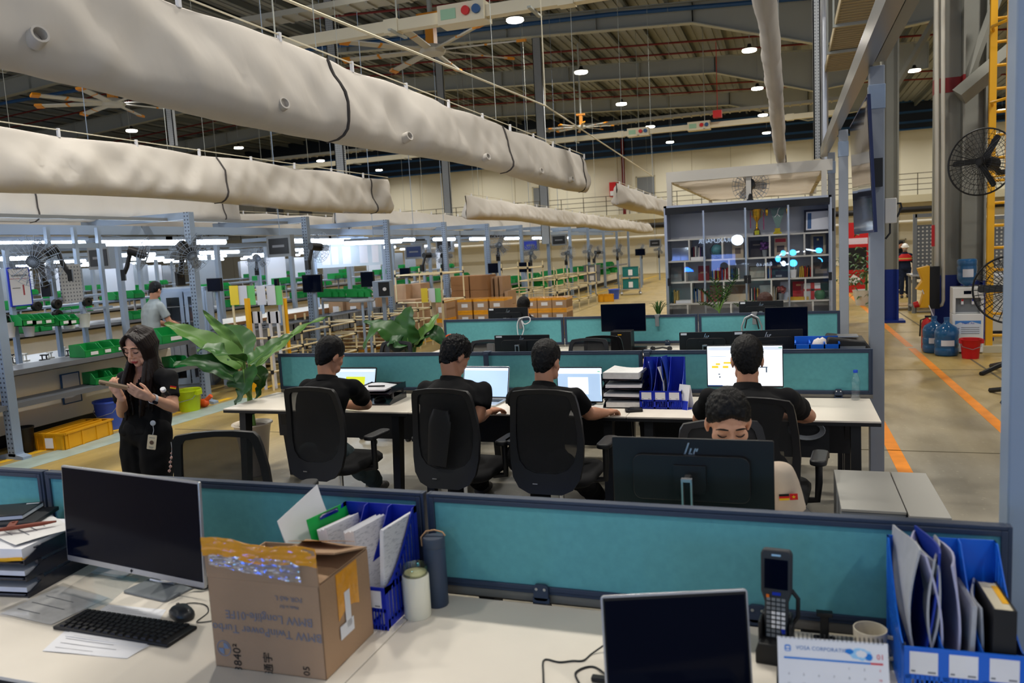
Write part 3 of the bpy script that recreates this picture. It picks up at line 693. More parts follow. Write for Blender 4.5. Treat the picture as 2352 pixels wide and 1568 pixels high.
def hand_forms(mb, wrist, fdir, palmn, s=1.0, side=1, curl=.5, spread=.15, seg=8, thumb=None, fcurl=None):
    # fdir: towards the fingertips, palmn: out of the palm, side=+1 puts the thumb on fdir x palmn
    f = V(fdir).normalized(); p = V(palmn); p = (p-f*p.dot(f)).normalized(); q = f.cross(p)*side; w = V(wrist)
    P = lambda a, b, c: w+(f*a+q*b+p*c)*s
    mb.limb([P(-.01, 0, 0), P(.025, .004, 0)], [.024*s, .024*s], seg)
    for b in (-.026, -.009, .009, .026): mb.limb([P(.015, b*.55, -.002), P(.083-.10*abs(b-.006)*1.2, b, -.004)], [.0165*s, .0125*s], seg)
    mb.ball(P(.05, 0, .002), .026*s, 10)
    for i, (b, L) in enumerate(((.029, .068), (.0105, .078), (-.009, .072), (-.027, .056))):
        c = curl if fcurl is None else fcurl[i]; pts = [P(.08-.08*abs(b-.006), b, -.003)]; a = c*.5; pos = V((.08-.08*abs(b-.006), b, -.003)); sp = (b-.001)*spread*6
        for j, frac in enumerate((.45, .30, .25)):
            pos = pos+V((cos(a)*cos(sp), sin(sp)*cos(a), sin(a)))*L*frac; pts.append(P(*pos)); a += c*(.9 if j == 0 else .7)
        mb.limb(pts, [.0095*s, .0088*s, .0078*s, .0066*s], seg)
    th = thumb or ((.03, .03, .008), (.052, .05, .022), (.075, .054, .036))
    mb.limb([P(.012, .016, .004)]+[P(*t) for t in th], [.016*s, .0125*s, .0105*s, .0085*s], seg)
    return mb
def bend(a, b, la, lb, hint):                        # elbow or knee between two ends
    a, b, h = V(a), V(b), V(hint); d = b-a; L = min(d.length, (la+lb)*.999); x = (la*la-lb*lb+L*L)/(2*L); hh = sqrt(max(0, la*la-x*x))
    n = d.normalized(); h = (h-n*h.dot(n)).normalized(); return a+n*x+h*hh
def torso_forms(mb, pel, neck, rh, rs, fwd_h, fwd_s, s=1.0, g=0.0, fem=False, lo=-.10):
    pel, neck = V(pel), V(neck); L = (neck-pel).length
    prof = [(lo, .13, .10), (.0, .172, .122), (.16, .168, .118), (.36, .152, .108), (.58, .165, .118), (.76, .182, .12), (.88, .168, .102), (.955, .118, .078), (1.02, .068, .064)]
    if fem: prof = [(lo, .135, .105), (.0, .156, .112), (.16, .150, .106), (.36, .142, .10), (.58, .144, .105), (.76, .152, .10), (.88, .146, .085), (.955, .10, .066), (1.02, .055, .055)]
    rs_ = []
    for t, a, b in prof:
        tt = max(0, min(1, t)); c = pel+(neck-pel)*t; c = c - (V(fwd_h)*.035*sin(tt*pi))*s        # gentle slouch
        r = (V(rh)*(1-tt)+V(rs)*tt).normalized(); f = (V(fwd_h)*(1-tt)+V(fwd_s)*tt).normalized()
        rs_.append([c+r*(a*s+g)*cos(2*pi*j/20)+f*(b*s+g)*sin(2*pi*j/20) for j in range(20)])
    mb.rings(rs_); return mb
def wrinkle(amp, sc, sd):
    def f(c, n): return c+n*(noise.noise(V((c.x*sc+sd, c.y*sc, c.z*sc*.7)))*amp+noise.noise(V((c.x*sc*2.6, c.y*sc*2.6+sd, c.z*sc*2)))*amp*.5)
    return f
def person(nm, label, base, J, skin=M_skin, shirt=M_shirt, legs=M_trous, s=1.0, vox=.0065, fem=False, shoes=M_shoe, sleeve=.62, collar=True, seed=0, hide_legs=False, coll_m=None, it=5, hole=None):
    base = V(base); t = thing(nm, label, 'person', base)
    K = {k: (V(v)-base if isinstance(v, V) else v) for k, v in J.items()}
    mb = MB(); head_forms(mb, K['headT'], fem=fem)
    hc = K['headT'] @ V((0, -.022, -.06)); mb.limb([K['neck']-(K['neck']-hc)*.2, hc], [(.05 if fem else .06)*s, (.046 if fem else .054)*s], 14)
    torso_forms(mb, K['pelvis'], K['neck'], K['rh'], K['rs'], K['fh'], K['fs'], s, -.004, fem)
    ar = (.040, .034, .025) if fem else (.052, .044, .031)
    for q in 'LR':
        mb.limb([K['sh'+q], lerp(K['sh'+q], K['el'+q], .5), K['el'+q]], [ar[0]*s*.94, ar[0]*s*.92, ar[1]*s*.94], 14)
        mb.limb([K['el'+q], lerp(K['el'+q], K['wr'+q], .3), K['wr'+q]], [ar[1]*s*.94, ar[1]*s, ar[2]*s*.85], 14)
        if 'hand'+q in K: h = dict(K['hand'+q]); hand_forms(mb, K['wr'+q], h.pop('f'), h.pop('p'), s=(.92 if fem else 1.03)*s, **h)
        mb.limb([K['hp'+q], lerp(K['hp'+q], K['kn'+q], .5), K['kn'+q]], [.088*s, .074*s, .056*s], 14)
        mb.limb([K['kn'+q], lerp(K['kn'+q], K['an'+q], .3), K['an'+q]], [.054*s, .05*s, .036*s], 14)
        mb.limb([K['an'+q]-V((0, 0, .03)), K['an'+q]+K['toe'+q]*.13-V((0, 0, .055))], [.034*s, .026*s], 10)
    me = remesh(mb, vox, it, .5); body = mesh_obj('body', me, [skin, M_lip if fem else M_lipm], t)
    Ti = K['headT'].inverted()
    for p in me.polygons:
        c = Ti @ p.center
        if .075 < c.y < .12 and (c.x/.0215)**2+((c.z+.068)/.0095)**2 < 1: p.material_index = 1
    # clothes
    sh = MB(); torso_forms(sh, K['pelvis'], K['neck'], K['rh'], K['rs'], K['fh'], K['fs'], s, .012, fem, -.06)
    for q in 'LR':
        e = lerp(K['sh'+q], K['el'+q], sleeve); d = (K['el'+q]-K['sh'+q]).normalized()
        sh.ball(K['sh'+q], ar[0]*s*(1.05 if fem else 1.16), 14); sh.tube([K['sh'+q], lerp(K['sh'+q], e, .5), e], [ar[0]*s*1.18, ar[0]*s*1.22, ar[0]*s*(1.25 if fem else 1.34)], 16)
        sh.limb([K['neck']-V((0, 0, .03*s)), lerp(K['neck'], K['sh'+q], .55)-V((0, 0, .012)), K['sh'+q]-V((0, 0, .006))], [.05*s, .054*s, .05*s], 12)
    sho = mesh_obj('shirt', remesh(sh, .010, 9, .5, wrinkle(.012, 7, seed)), shirt, t)
    if hole:
        bm = bmesh.new(); bm.from_mesh(sho.data); c0, rx, ry = hole; c0 = V(c0)-base
        bmesh.ops.delete(bm, geom=[f for f in bm.faces if (lambda d: abs(d.dot(K['rs']))/rx+max(0, -d.z)/ry < 1 and d.dot(K['fs']) > -.02)(f.calc_center_median()-c0)], context='FACES')
        bm.to_mesh(sho.data); bm.free()
    if collar:
        n = K['neck']; up = (hc-n).normalized(); c0 = n-up*.0; r_ = .066*s if not fem else .056*s
        rg = []
        for k, (dz, rr, f) in enumerate(((-.012, 1.12, 1), (.026, 1.0, 1), (.03, 1.06, 1), (.0, 1.28, 1), (-.014, 1.36, 1))):
            rg.append([c0+up*(dz+.014*cos(2*pi*j/24+pi/2)*-1*0)+K['rs']*cos(2*pi*j/24)*r_*rr+K['fs']*sin(2*pi*j/24)*r_*rr for j in range(24)])
        MB().rings(rg, cap=False).build('collar', coll_m or shirt, t, smooth=60)
    tr = MB()
    tr.ball(K['pelvis'], ((.135*s, .12*s, .12*s) if fem else (.17*s, .15*s, .13*s)), 16)
    for q in 'LR':
        tr.limb([K['hp'+q], lerp(K['hp'+q], K['kn'+q], .5), K['kn'+q]], [(.092 if fem else .105)*s, .094*s, .075*s], 14)
        tr.tube([K['kn'+q], lerp(K['kn'+q], K['an'+q], .5), K['an'+q]-(K['an'+q]-K['kn'+q])*.04], [.074*s, .072*s, .066*s], 14); tr.ball(K['kn'+q], .074*s, 12)
    mesh_obj('trousers', remesh(tr, .013, 4, .5, wrinkle(.016, 8, seed+3)), legs, t)
    for q in 'LR':
        a = K['an'+q]; d = V(K['toe'+q])
        MB().limb([a-V((0, 0, .05))-d*.035, a-V((0, 0, .052))+d*.09, a-V((0, 0, .06))+d*.15], [.044, .042, .032], 12).build('shoe', shoes, t, smooth=70)
    return t, K
def seated(label, uv_head, y_head, x_off_pelvis, y_pelvis, hands, yaw=0, hturn=0, htilt=20, s=1.05, lean=0, seed=0, head_s=1.08, skin=M_skin2, legs=M_trous, spiky=.005, toe=None, knees=None, shirt=M_shirt, wr=None, nm='person', sitz=.50, hairm=M_hair, roll=0, foot=None, shw=.175, hk={}):
    hc = AY(uv_head[0], uv_head[1], y_head); f = V((sin(yaw), cos(yaw), 0)); r = V((cos(yaw), -sin(yaw), 0))
    pel = V((hc.x+x_off_pelvis, y_pelvis, sitz+.10)); base = V((pel.x, pel.y, 0))
    hf = V((sin(yaw+hturn)*cos(R(htilt)), cos(yaw+hturn)*cos(R(htilt)), -sin(R(htilt))))
    hu = V((sin(yaw+hturn)*sin(R(htilt))+roll, cos(yaw+hturn)*sin(R(htilt)), cos(R(htilt))))
    HT = head_T(hc-base, hf, hu, head_s)
    neck = hc - V((0, 0, .150*head_s)) - f*.05
    spine = (neck-pel).normalized(); fs = (f-spine*f.dot(spine)).normalized()
    J = dict(pelvis=pel, neck=neck, headT=HT, rh=r+V(), rs=r+V(), fh=f+V(), fs=fs)
    J = {k: v for k, v in J.items()}
    K = dict(J); out = {}
    shl = neck - V((0, 0, .062)); la, lb = .285*s, .255*s
    for q, sg in (('R', 1), ('L', -1)):
        S = shl+r*sg*shw*s+f*.02; W, el_hint, h = hands[q]; W = V(W); ex = len(el_hint) == 4; E = V(el_hint[:3]) if ex else bend(S, W, la, lb, el_hint)
        if not ex and (W-S).length > la+lb: W = S+(W-S).normalized()*(la+lb)*.995; E = bend(S, W, la, lb, el_hint)
        out['sh'+q], out['el'+q], out['wr'+q] = S, E, W
        if h: out['hand'+q] = h
        hp = pel+r*sg*.095*s; kn = hp+f*.43*s+r*sg*.07+V((0, 0, .0)); 
        if knees and q in knees: kn = V(knees[q])
        an = V((kn.x, kn.y, .085))+f*.02
        if foot and q in foot: an = V(foot[q])
        kn = bend(hp, an, .44*s, (.40)*s, V((0, 0, 1))+f)
        out['hp'+q], out['kn'+q], out['an'+q] = hp, kn, an
    P = {}
    for k, v in list(K.items())+list(out.items()): P[k] = v
    for k in ('rh', 'rs', 'fh', 'fs'): P[k] = ('dir', P[k])
    # directions must not be shifted by the base point
    P2 = {k: (v[1]+base if isinstance(v, tuple) and v[0] == 'dir' else v) for k, v in P.items()}
    for q in 'LR': P2['toe'+q] = f+base
    t, KK = person(nm, label, base, P2, skin=skin, shirt=shirt, legs=legs, s=s, seed=seed)
    short_hair(t, HT, hairm, spiky, seed=seed, **hk)
    return t, HT
dn = V((0, 0, -1))
H_flat = lambda f, side, curl=.35: dict(f=f, p=dn, side=side, curl=curl)
# thumb sits on f x p times side: for a hand pointing +Y with the palm down, f x p = (-1,0,0)
def deskpt(u, v, z=.80): return AZ(u, v, z)
# --- four seated workers of the second row, seen from behind
def E4(p): return (p.x, p.y, p.z, 1)
def seat_pt(u, v, y): return AY(u, v, y)
W1, _ = seated('person in black polo on the leftmost second row chair, forearm on the desk', (757, 818), 4.86, -.03, 4.66,
    {'R': (AZ(785, 930, .79), E4(AZ(842, 928, .82)), H_flat(V((-.9, .5, -.05)), 1, .6)), 'L': (AZ(735, 925, .79), V((-1, -.2, -.5)), H_flat(V((.5, .9, -.05)), -1, .5))},
    yaw=-.04, hturn=.38, htilt=24, seed=1, legs=M_jeans, foot={'R': AZ(866, 1108, .09), 'L': AZ(700, 1060, .09)}, spiky=.004)
W2, _ = seated('person in black polo with spiky hair, typing at the silver laptop in the second row', (1044, 818), 4.84, -.03, 4.64,
    {'R': (AZ(1122, 944, .79), E4(AZ(1096, 958, .84)), H_flat(V((.55, .85, -.05)), 1, .5)), 'L': (AZ(985, 930, .79), V((-1, -.2, -.5)), H_flat(V((.5, .85, -.05)), -1, .5))},
    yaw=.05, hturn=.42, htilt=34, seed=2, spiky=.011, foot={'R': AZ(1105, 1110, .09)}, s=1.08, shw=.195)
W3, _ = seated('person in black polo at the document screen, right hand on a mouse, second row middle', (1254, 830), 4.86, -.03, 4.64,
    {'R': (AZ(1392, 948, .79), E4(AZ(1352, 950, .83)), H_flat(V((.35, .92, -.05)), 1, .55)), 'L': (AZ(1195, 925, .79), V((-1, -.2, -.5)), H_flat(V((.3, .95, -.05)), -1, .5))},
    yaw=.06, hturn=.12, htilt=20, seed=3, spiky=.006, foot={'R': AZ(1375, 1140, .09)}, shw=.185)
W4, _ = seated('person in black polo before the large bright screen at the right', (1716, 826), 4.72, -.0, 4.52,
    {'R': (AZ(1815, 958, .79), E4(AZ(1858, 955, .80)), H_flat(V((-.6, .8, -.05)), 1, .5)), 'L': (AZ(1640, 950, .79), E4(AZ(1606, 962, .80)), H_flat(V((.6, .8, -.05)), -1, .5))},
    yaw=.0, hturn=-.12, htilt=12, seed=4, spiky=.005, s=1.06, shw=.2)
# --- worker facing us over the black monitor
W5, T5 = seated('person in beige polo looking down behind the black monitor with silver logo', (1672, 969), 3.2, -.0, 3.5,
    {'L': (AY(1700, 1240, 3.0), E4(AY(1822, 1215, 3.28)), H_flat(V((-.3, -.9, -.05)), -1, .4)), 'R': (AY(1560, 1240, 3.0), E4(AY(1525, 1200, 3.3)), H_flat(V((.3, -.9, -.05)), 1, .4))},
    yaw=pi, hturn=-.22, htilt=22, seed=5, spiky=.007, s=1.04, head_s=1.06, shirt=M_beige, skin=M_skin, shw=.185, hk=dict(fringe=.062, nape=-.07, thick=.015))
face_extras(W5, T5)
# --- the standing woman with a phone
cr, cd, cf = MW.col[0].copy(), MW.col[1].copy(), MW.col[2].copy()
def cvec(r, up, toward): return (cr*r-cd*up-cf*toward).normalized()
D0 = 4.75
hf = cvec(-.20, -.46, .82); hT = None
wb = AD(335, 985, D0+.06); wbase = V((wb.x, wb.y, 0))
HC = AD(320, 793, D0-.06); HTw = head_T(HC-wbase, hf, cvec(-.10, .86, .46), .96)
bf = cvec(-.42, 0, .9); bf.z = 0; bf.normalize(); br = bf.cross(V((0, 0, 1)))
neckw = AD(330, 857, D0+.04)
J = dict(pelvis=AD(333, 985, D0+.06), neck=neckw, headT=HTw, rh=br+wbase, rs=br+wbase, fh=bf+wbase, fs=bf+wbase,
    shL=AD(388, 866, D0-.06), elL=AD(398, 935, D0-.14), wrL=AD(345, 913, D0-.3), shR=AD(281, 868, D0+.1), elR=AD(281, 948, D0-.0), wrR=AD(279, 912, D0-.27),
    handL=dict(f=AD(288, 889, D0-.37)-AD(345, 913, D0-.3), p=cvec(.0, .45, -.85), side=-1, curl=.28, thumb=((.03, .026, .012), (.06, .036, .03), (.088, .036, .04))),
    handR=dict(f=cvec(-.42, .88, .28), p=cvec(.1, .5, -.8), side=1, curl=.75))
pz = J['pelvis']
for q, sg in (('R', 1), ('L', -1)):
    hp = pz+br*sg*.085; J['hp'+q] = hp; J['kn'+q] = V((hp.x, hp.y, .52))+bf*.02; J['an'+q] = V((hp.x, hp.y, .085))+br*sg*.02; J['toe'+q] = bf+wbase
WOM, KW = person('person', 'standing person with long black hair in black clothes, reading a phone held in both hands', wbase, J, skin=M_skin, fem=True, vox=.0042, seed=9, collar=False, sleeve=.7, it=7,
    hole=(neckw+bf*.05, .052, .115), s=1.0)
face_extras(WOM, HTw, fem=True)
def long_hair():
    mb = MB(); hd = lambda p: HTw @ V(p)
    mb.at(HTw).ball((0, -.024, .034), (.080, .090, .088), 24); mb.at(Matrix())
    rnd = random.Random(3)
    for s in (-1, 1):
        for i in range(15):
            k = i/14
            y = lerp(.058, -.10, k); w = .086*sqrt(max(.06, 1-((y+.012)/.108)**2)) if k > .12 else .066
            a = hd((s*.004, lerp(.066, -.06, k), lerp(.108, .10, k))); w *= .95; b = hd((s*w*.86, lerp(.072, y, min(1, k*3)), .062)); c = hd((s*(w+.002), y+.004, -.0)); d = hd((s*(w-.004), y, -.075))
            L = lerp(.32, .36, rnd.random())
            out = br*(-s)*0
            e = d+V((0, 0, -.11))+bf*lerp(.015, -.05, k)+cr*(s*-1)*0
            sidev = (hd((1, 0, 0))-hd((0, 0, 0))).normalized()*s; sidev.z = 0
            e = d+V((0, 0, -.12))+bf*lerp(.045, -.02, k)+sidev*.012
            g = d+V((0, 0, -L*lerp(1, .8, k)))+bf*lerp(.07, -.02, k)+sidev*lerp(-.03, .0, rnd.random())
            inn_ = max(0, k-.45)*.13; e = e-sidev*inn_; g = g-sidev*inn_*1.3; d = d-sidev*inn_*.5
            mb.tube([a, b, c, d, e, lerp(e, g, .55), g], [.010, .013, .014, .014, .015, .014, .006], 8)
            if k > .55: mb.tube([hd((s*.02, -.1, .04)), hd((s*.03*k, -.112, -.03)), d+sidev*-.05+V((0, 0, -.15)), d+sidev*-.04+V((0, 0, -.33))], [.02, .024, .026, .01], 8)
    def streak(c, n):
        q = HTw.inverted() @ c; a = atan2(q.x, q.y)
        return c+n*(noise.noise(V((a*16, q.z*1.5, 0)))*.003+noise.noise(V((a*44, q.z*.7, 5)))*.002)
    mesh_obj('hair', remesh(mb, .0042, 3, .4, streak), M_hairbrown, WOM)
long_hair()
L_ = lambda p: V(p)-wbase
# wrist band, flag patch, badge with reel, bead strap
M_silver = mat('silver_strap', (200, 200, 206), .35, .3); M_navyink = mat('navy_ink', (30, 40, 80), .5)
wv = (J['elL']-J['wrL']).normalized(); wc = J['wrL']+wv*.025
q = wv.to_track_quat('Z', 'Y').to_matrix().to_4x4(); T = Matrix.Translation(wc) @ q
wbnd = thing('smart_band', 'silver banded fitness watch on the left wrist of the standing person', 'watch', wc)
MB().at(q).lathe([(.026, -.009), (.0285, -.009), (.0285, .009), (.026, .009), (.026, -.009)], 20, cap=False).build('strap', M_silver, wbnd)
tn = (-cf - wv*(-cf).dot(wv)).normalized(); Bq = Matrix((wv.cross(tn), wv, tn)).transposed().to_4x4()
MB().at(Bq).prism(rrect(.018, .034, .006), .006, 'z', .026).build('watch_face', M_screen, wbnd)
def flag_patch(root, c, nrm, along, w=.045, h=.028, extra=True, star=False):
    n = V(nrm).normalized(); a = (V(along)-n*V(along).dot(n)).normalized(); b = n.cross(a); Bm = Matrix((a, b, n)).transposed().to_4x4(); T = Matrix.Translation(c) @ Bm
    for i, (nm, cc) in enumerate((('gold_band', (238, 190, 30)), ('red_band', (206, 30, 36)), ('black_band', (16, 16, 16)))):
        MB().at(T).bb(-w/2, -h/2+i*h/3, 0, w/2, -h/2+(i+1)*h/3, .0025).build('flag_' + nm, mat('flag_'+nm, cc, .8), root)
    if star:
        p = MB().at(T).bb(w/2+.002, -h/2, 0, w/2+.032, h/2, .0025).build('red_flag', mat('flag_red', (206, 30, 36), .8), root)
        MB().at(T).prism([(w/2+.017+.008*(1 if i % 2 == 0 else .4)*sin(i*pi/5), .008*(1 if i % 2 == 0 else .4)*cos(i*pi/5)) for i in range(10)], .0034, 'z').build('gold_star', mat('flag_gold_band', (238, 190, 30), .8), p)
sp = lerp(J['shL'], J['elL'], .34); ox = cvec(.62, .1, .8)
flag_patch(WOM, L_(sp)+ox*.062, ox, cvec(1, -.1, 0), .034, .024)
bc = AD(349, 1015, D0-.15)
bdg = thing('id_badge', 'cream photo badge hanging from a reel at the belt of the standing person', 'badge', bc)
Bc = Matrix((cr, -cd, -cf)).transposed().to_4x4()
Bc = Bc @ Matrix.Rotation(R(-6), 4, 'Z')
MB().at(Bc).prism(rrect(.052, .085, .005), .003, 'z').build('card', mat('badge_cream', (218, 204, 176), .5), bdg)
MB().at(Bc).lathe([(0, .003), (.011, .003), (.012, .005), (0, .0052)], 16, (0, -.002, 0)).build('portrait', mat('portrait_brown', (92, 70, 58), .7), bdg)
MB().at(Bc).bb(-.014, -.03, .003, .014, -.027, .0036).bb(-.016, .024, .003, .016, .027, .0036).bb(-.01, -.036, .003, .01, -.0335, .0036).build('print', M_ink, bdg)
MB().at(Bc).tube([(0, .045, 0), (.003, .07, .0), (-.004, .095, 0), (-.003, .105, 0)], .0022, 6).build('cord', M_silver, bdg)
MB().at(Bc).lathe([(0, 0), (.015, 0), (.016, .006), (.009, .008), (0, .006)], 18, (-.004, .112, 0)).build('reel', M_silver, bdg)
bp = AD(393, 1050, D0-.12); bs = thing('bead_charm', 'string of pink flower beads hanging at the hip of the standing person', 'charm', bp)
for k in range(6): MB().at(Bc).ball((.002*(-1)**k, .05-.026*k, 0), .0095 if k > 1 else .006, 8).build('bead', mat('pink_bead', (200, 160, 150), .5), bs)
MB().at(Bc).tube([(-.01, .09, 0), (0, .05, 0), (0, -.09, 0)], .0018, 5).build('string', M_silver, bs)
# phone
pc = AD(262, 884, D0-.36); pn = cvec(.1, .93, -.36); pa = (cvec(-.8, .4, .3)); pa = (pa-pn*pa.dot(pn)).normalized(); px = pa.cross(pn)
Bp = Matrix((px, pa, pn)).transposed().to_4x4()
ph = thing('phone', 'beige cased phone held by the standing person', 'phone', pc)
MB().at(Bp).prism(rrect(.076, .156, .012), .010, 'z', -.005).build('case', mat('phone_case', (176, 148, 120), .5), ph)
MB().at(Bp).prism(rrect(.07, .15, .009), .0012, 'z', .0048).build('phone_screen', M_screen, ph)
MB().at(Bp).prism(rrect(.026, .028, .007, 4, .018, .056), .003, 'z', -.008).build('camera_bump', M_dark, ph)
# water bottle under the arm
def bottle(label, loc, s=1.0, cap=(20, 80, 190), lab=None, rot=None, water=.22, nm='water_bottle'):
    t = thing(nm, label, 'bottle', loc, rot=rot)
    t.scale = (s, s, s)
    MB().lathe([(0, .004), (.022, 0), (.031, .006), (.0325, .03), (.030, .05), (.0325, .06), (.030, .075), (.028, .10), (.031, .118), (.0325, .13), (.030, .15), (.022, .175), (.0135, .19), (.0135, .2)], 20).build('bottle_body', M_glassclear, t, smooth=60)
    MB().lathe([(0, .198), (.0155, .198), (.0155, .214), (.013, .217), (0, .217)], 16).build('cap', mat('cap_%d_%d_%d' % cap, cap, .4), t)
    MB().lathe([(0, .006), (.028, .006), (.030, .03), (.0285, .06*water*3), (0, .06*water*3)], 18).build('water', see_through('water', (214, 226, 232), .75, .05, True), t)
    if lab: MB().lathe([(.0325, .06), (.0332, .062), (.0315, .11), (.031, .112)], 20, cap=False).build('label_wrap', mat('label_blue', (30, 50, 150), .5), t)
    return t
bp2 = AD(396, 942, D0-.06); bu = (AD(367, 878, D0-.27)-bp2); 
bottle('clear water bottle with a white cap clamped under the arm of the standing person', bp2, 1.0, (230, 230, 232), True, rot=bu.to_track_quat('Z', 'Y').to_euler(), nm='water_bottle')

# --- people further away
def standing(label, base, head, s=1.0, shirt=M_shirt, legs=M_trous, skin=M_skin2, seed=0, stride=.0, hands=None, tilt=6, lean=0, hair=True, hturn=0):
    b = V(base); f = V((sin(head), cos(head), 0)); r = V((cos(head), -sin(head), 0)); U = V((0, 0, 1))
    pel = b+U*.96*s; neck = b+U*1.46*s+f*(.03+lean)*s; hfd = (V((sin(head+hturn), cos(head+hturn), 0))*cos(R(tilt))-U*sin(R(tilt))); HTx = head_T(neck-b+U*.165*s+f*.035*s, hfd, U, s)
    J = dict(pelvis=pel, neck=neck, headT=HTx, rh=r+b, rs=r+b, fh=f+b, fs=f+b)
    for q, g in (('R', 1), ('L', -1)):
        S = neck+r*g*.175*s-U*.07*s; J['sh'+q] = S
        W = (S+r*g*.06*s-U*.5*s+f*.06*s*g*(1 if stride else .3)) if not hands else S+r*g*(-.03)*s-U*.36*s+f*.33*s
        J['el'+q] = bend(S, W, .29*s, .26*s, -f+r*g*.5); J['wr'+q] = W
        J['hand'+q] = dict(f=(W-J['el'+q]), p=-r*g, side=g, curl=.4)
        hp = pel+r*g*.09*s; an = b+r*g*.09*s+f*stride*g+U*.085; J['hp'+q] = hp; J['an'+q] = an; J['kn'+q] = bend(hp, an, .44*s, .44*s, f); J['toe'+q] = f+b
    t, K = person('person', label, b, J, skin=skin, shirt=shirt, legs=legs, s=s, vox=.0095, seed=seed, sleeve=.7 if shirt is not M_navycloth else .98, shoes=M_dark)
    if hair: short_hair(t, HTx, seed=seed)
    return t, HTx, K
gb = AD(345, 720, 12.0)
standing('person in grey tee seen from behind, working between the assembly lines at left', (gb.x, gb.y, 0), .35, .99, M_greyshirt, M_trous, seed=21, hands=True, tilt=28, lean=.05, hturn=-.5)
ub = AZ(2078, 683, 0)
UN, UT, UK = standing('person in navy and red workwear and white helmet walking along the right aisle', ub, pi+.1, .86, M_navycloth, M_navycloth, seed=22, stride=.12, hair=False)
MB().at(UT).ball((0, -.005, .05), (.098, .125, .095), 18).lathe([(.10, .03), (.125, .024), (.125, .032), (.1, .045)], 20).build('helmet', mat('helmet_white', (236, 236, 232), .3), UN, smooth=60)
MB().at(UT).ball((0, .055, -.055), (.058, .048, .05), 14).build('face_mask', mat('mask_grey', (140, 132, 124), .8), UN, smooth=60)
ym = UK['neck']-V((0, 0, .10)); uf = V((sin(pi+.1), cos(pi+.1), 0)); ur = V((cos(pi+.1), -sin(pi+.1), 0))
mr = MB(); rings = []
for dz, g in ((.07, .10), (.02, .175), (-.06, .19), (-.12, .185)): rings.append([ym+V((0, 0, dz))+ur*g*.93*cos(2*pi*j/20)+uf*(.125)*sin(2*pi*j/20) for j in range(20)])
mr.rings(rings, cap=False).build('red_yoke', M_red, UN, smooth=60)
MB().rings([[ym+V((0, 0, dz))+ur*.182*cos(2*pi*j/20)+uf*.129*sin(2*pi*j/20) for j in range(20)] for dz in (-.045, -.075)], cap=False).build('reflective_stripe', mat('reflective', (206, 180, 90), .4), UN, smooth=60)
vb = AZ(2064, 672, 0)
standing('person in dark clothes mostly hidden behind the helmeted one', vb, pi*.8, .9, M_shirt, M_trous, seed=23)
W6, T6 = seated('person with black hair leaning behind the third row monitor at left', (1203, 705), 9.95, 0, 10.2,
    {'L': (AY(1235, 760, 9.8), V((1, 0, -.5)), None), 'R': (AY(1180, 760, 9.8), V((-1, 0, -.5)), None)}, yaw=pi, hturn=-.35, htilt=24, seed=6, s=1.0, head_s=.98, skin=M_skin, hk=dict(fringe=.03, thick=.032))
face_extras(W6, T6)
W7, T7 = seated('person with brown hair, only the top of the head showing above the third row monitor', (1757, 699), 9.95, 0, 10.2,
    {'L': (AY(1790, 770, 9.8), V((1, 0, -.5)), None), 'R': (AY(1720, 770, 9.8), V((-1, 0, -.5)), None)}, yaw=pi, hturn=.1, htilt=20, seed=7, s=1.0, head_s=1.0, skin=M_skin, hairm=mat('red_brown_hair', (58, 32, 24), .5, spec=.3), hk=dict(fringe=.03, thick=.034))

def patch_on(root, part, u, v, **k):                     # stitch a flag on the cloth where the photo shows it
    sh = [c for c in root.children if c.name.startswith(part)][0]; o_ = V((0, 0, CAMZ))-root.location; ok, loc, nrm, _ = sh.ray_cast(o_, _ray(u, v).normalized())
    if ok: flag_patch(root, loc+nrm*.001, nrm, MW.col[0]+MW.col[1]*-.18, **k)
bpy.context.view_layer.update()
patch_on(W5, 'shirt', 1801, 1141, w=.038, h=.026, star=True)
# ================================================================ things of the office rows
def cpos(u, v, y): p = AY(u, v, y); return p
# chairs of the second row (loc is the base centre, backs towards us)
for (u, v, y, rz, lab) in ((722, 1000, 4.72, -.04, 'black mesh office chair at the left of the second row, under the person in jeans'),
                           (1022, 1000, 4.70, -.05, 'black mesh office chair under the spiky haired person, dark cushion on its back'),
                           (1253, 1000, 4.70, -.03, 'black mesh office chair under the person using the document screen'),
                           (1742, 1000, 4.52, -.1, 'black mesh office chair at right behind the beige polo person')):
    p = AY(u, v, y-.28); chair(lab, (p.x-.0, y, 0), rz, s=1.04)
p = AY(985, 985, 4.30)
cu_ = MB().sheet(lambda a, b: (sin(pi*(a-.5))*lerp(.055, .075, b)*(1-.55*max(0, b-.75)*4*abs(a-.5)*2), -.006*cos(pi*(a-.5)), b*.36), 10, 10, .03).build('backrest_cushion', M_chair, loc=(p.x, 4.392, .60), smooth=60)
cu_.rotation_euler = (R(0), R(8), 0)
tag(cu_, 'dark oval cushion hung on the back of the second chair from the left', 'cushion')
p = AY(484, 1040, 3.05); chair('empty black mesh chair between the standing person and the plant pot', (p.x-.05, 3.32, 0), .32, s=1.08)
p = AY(1562, 1010, 3.5); chair('black office chair of the beige polo person, only its back rim showing', (T5.to_translation().x+W5.location.x-.02, 3.62, 0), pi+.25, s=1.0)
# empty chairs between rows two and three
for (u, v, y, rz, lab) in ((1386, 780, 7.75, -.05, 'black chair with open loop backrest before the turned-off third row monitor'), (1703, 770, 7.75, .1, 'black chair standing by the headset in the third row'),
                           (1338, 800, 7.3, pi, 'black chair whose rounded top shows above the second row partition, middle'), (1100, 800, 7.3, pi, 'black chair whose rounded top shows above the partition, right of the spiky haired person'),
                           (880, 800, 7.3, pi-.1, 'black chair whose rounded top shows in front of the farther banana plant')):
    p = AY(u, v, y); chair(lab, (p.x, y+(.28 if rz < 1 else 0), 0), rz, s=.97)
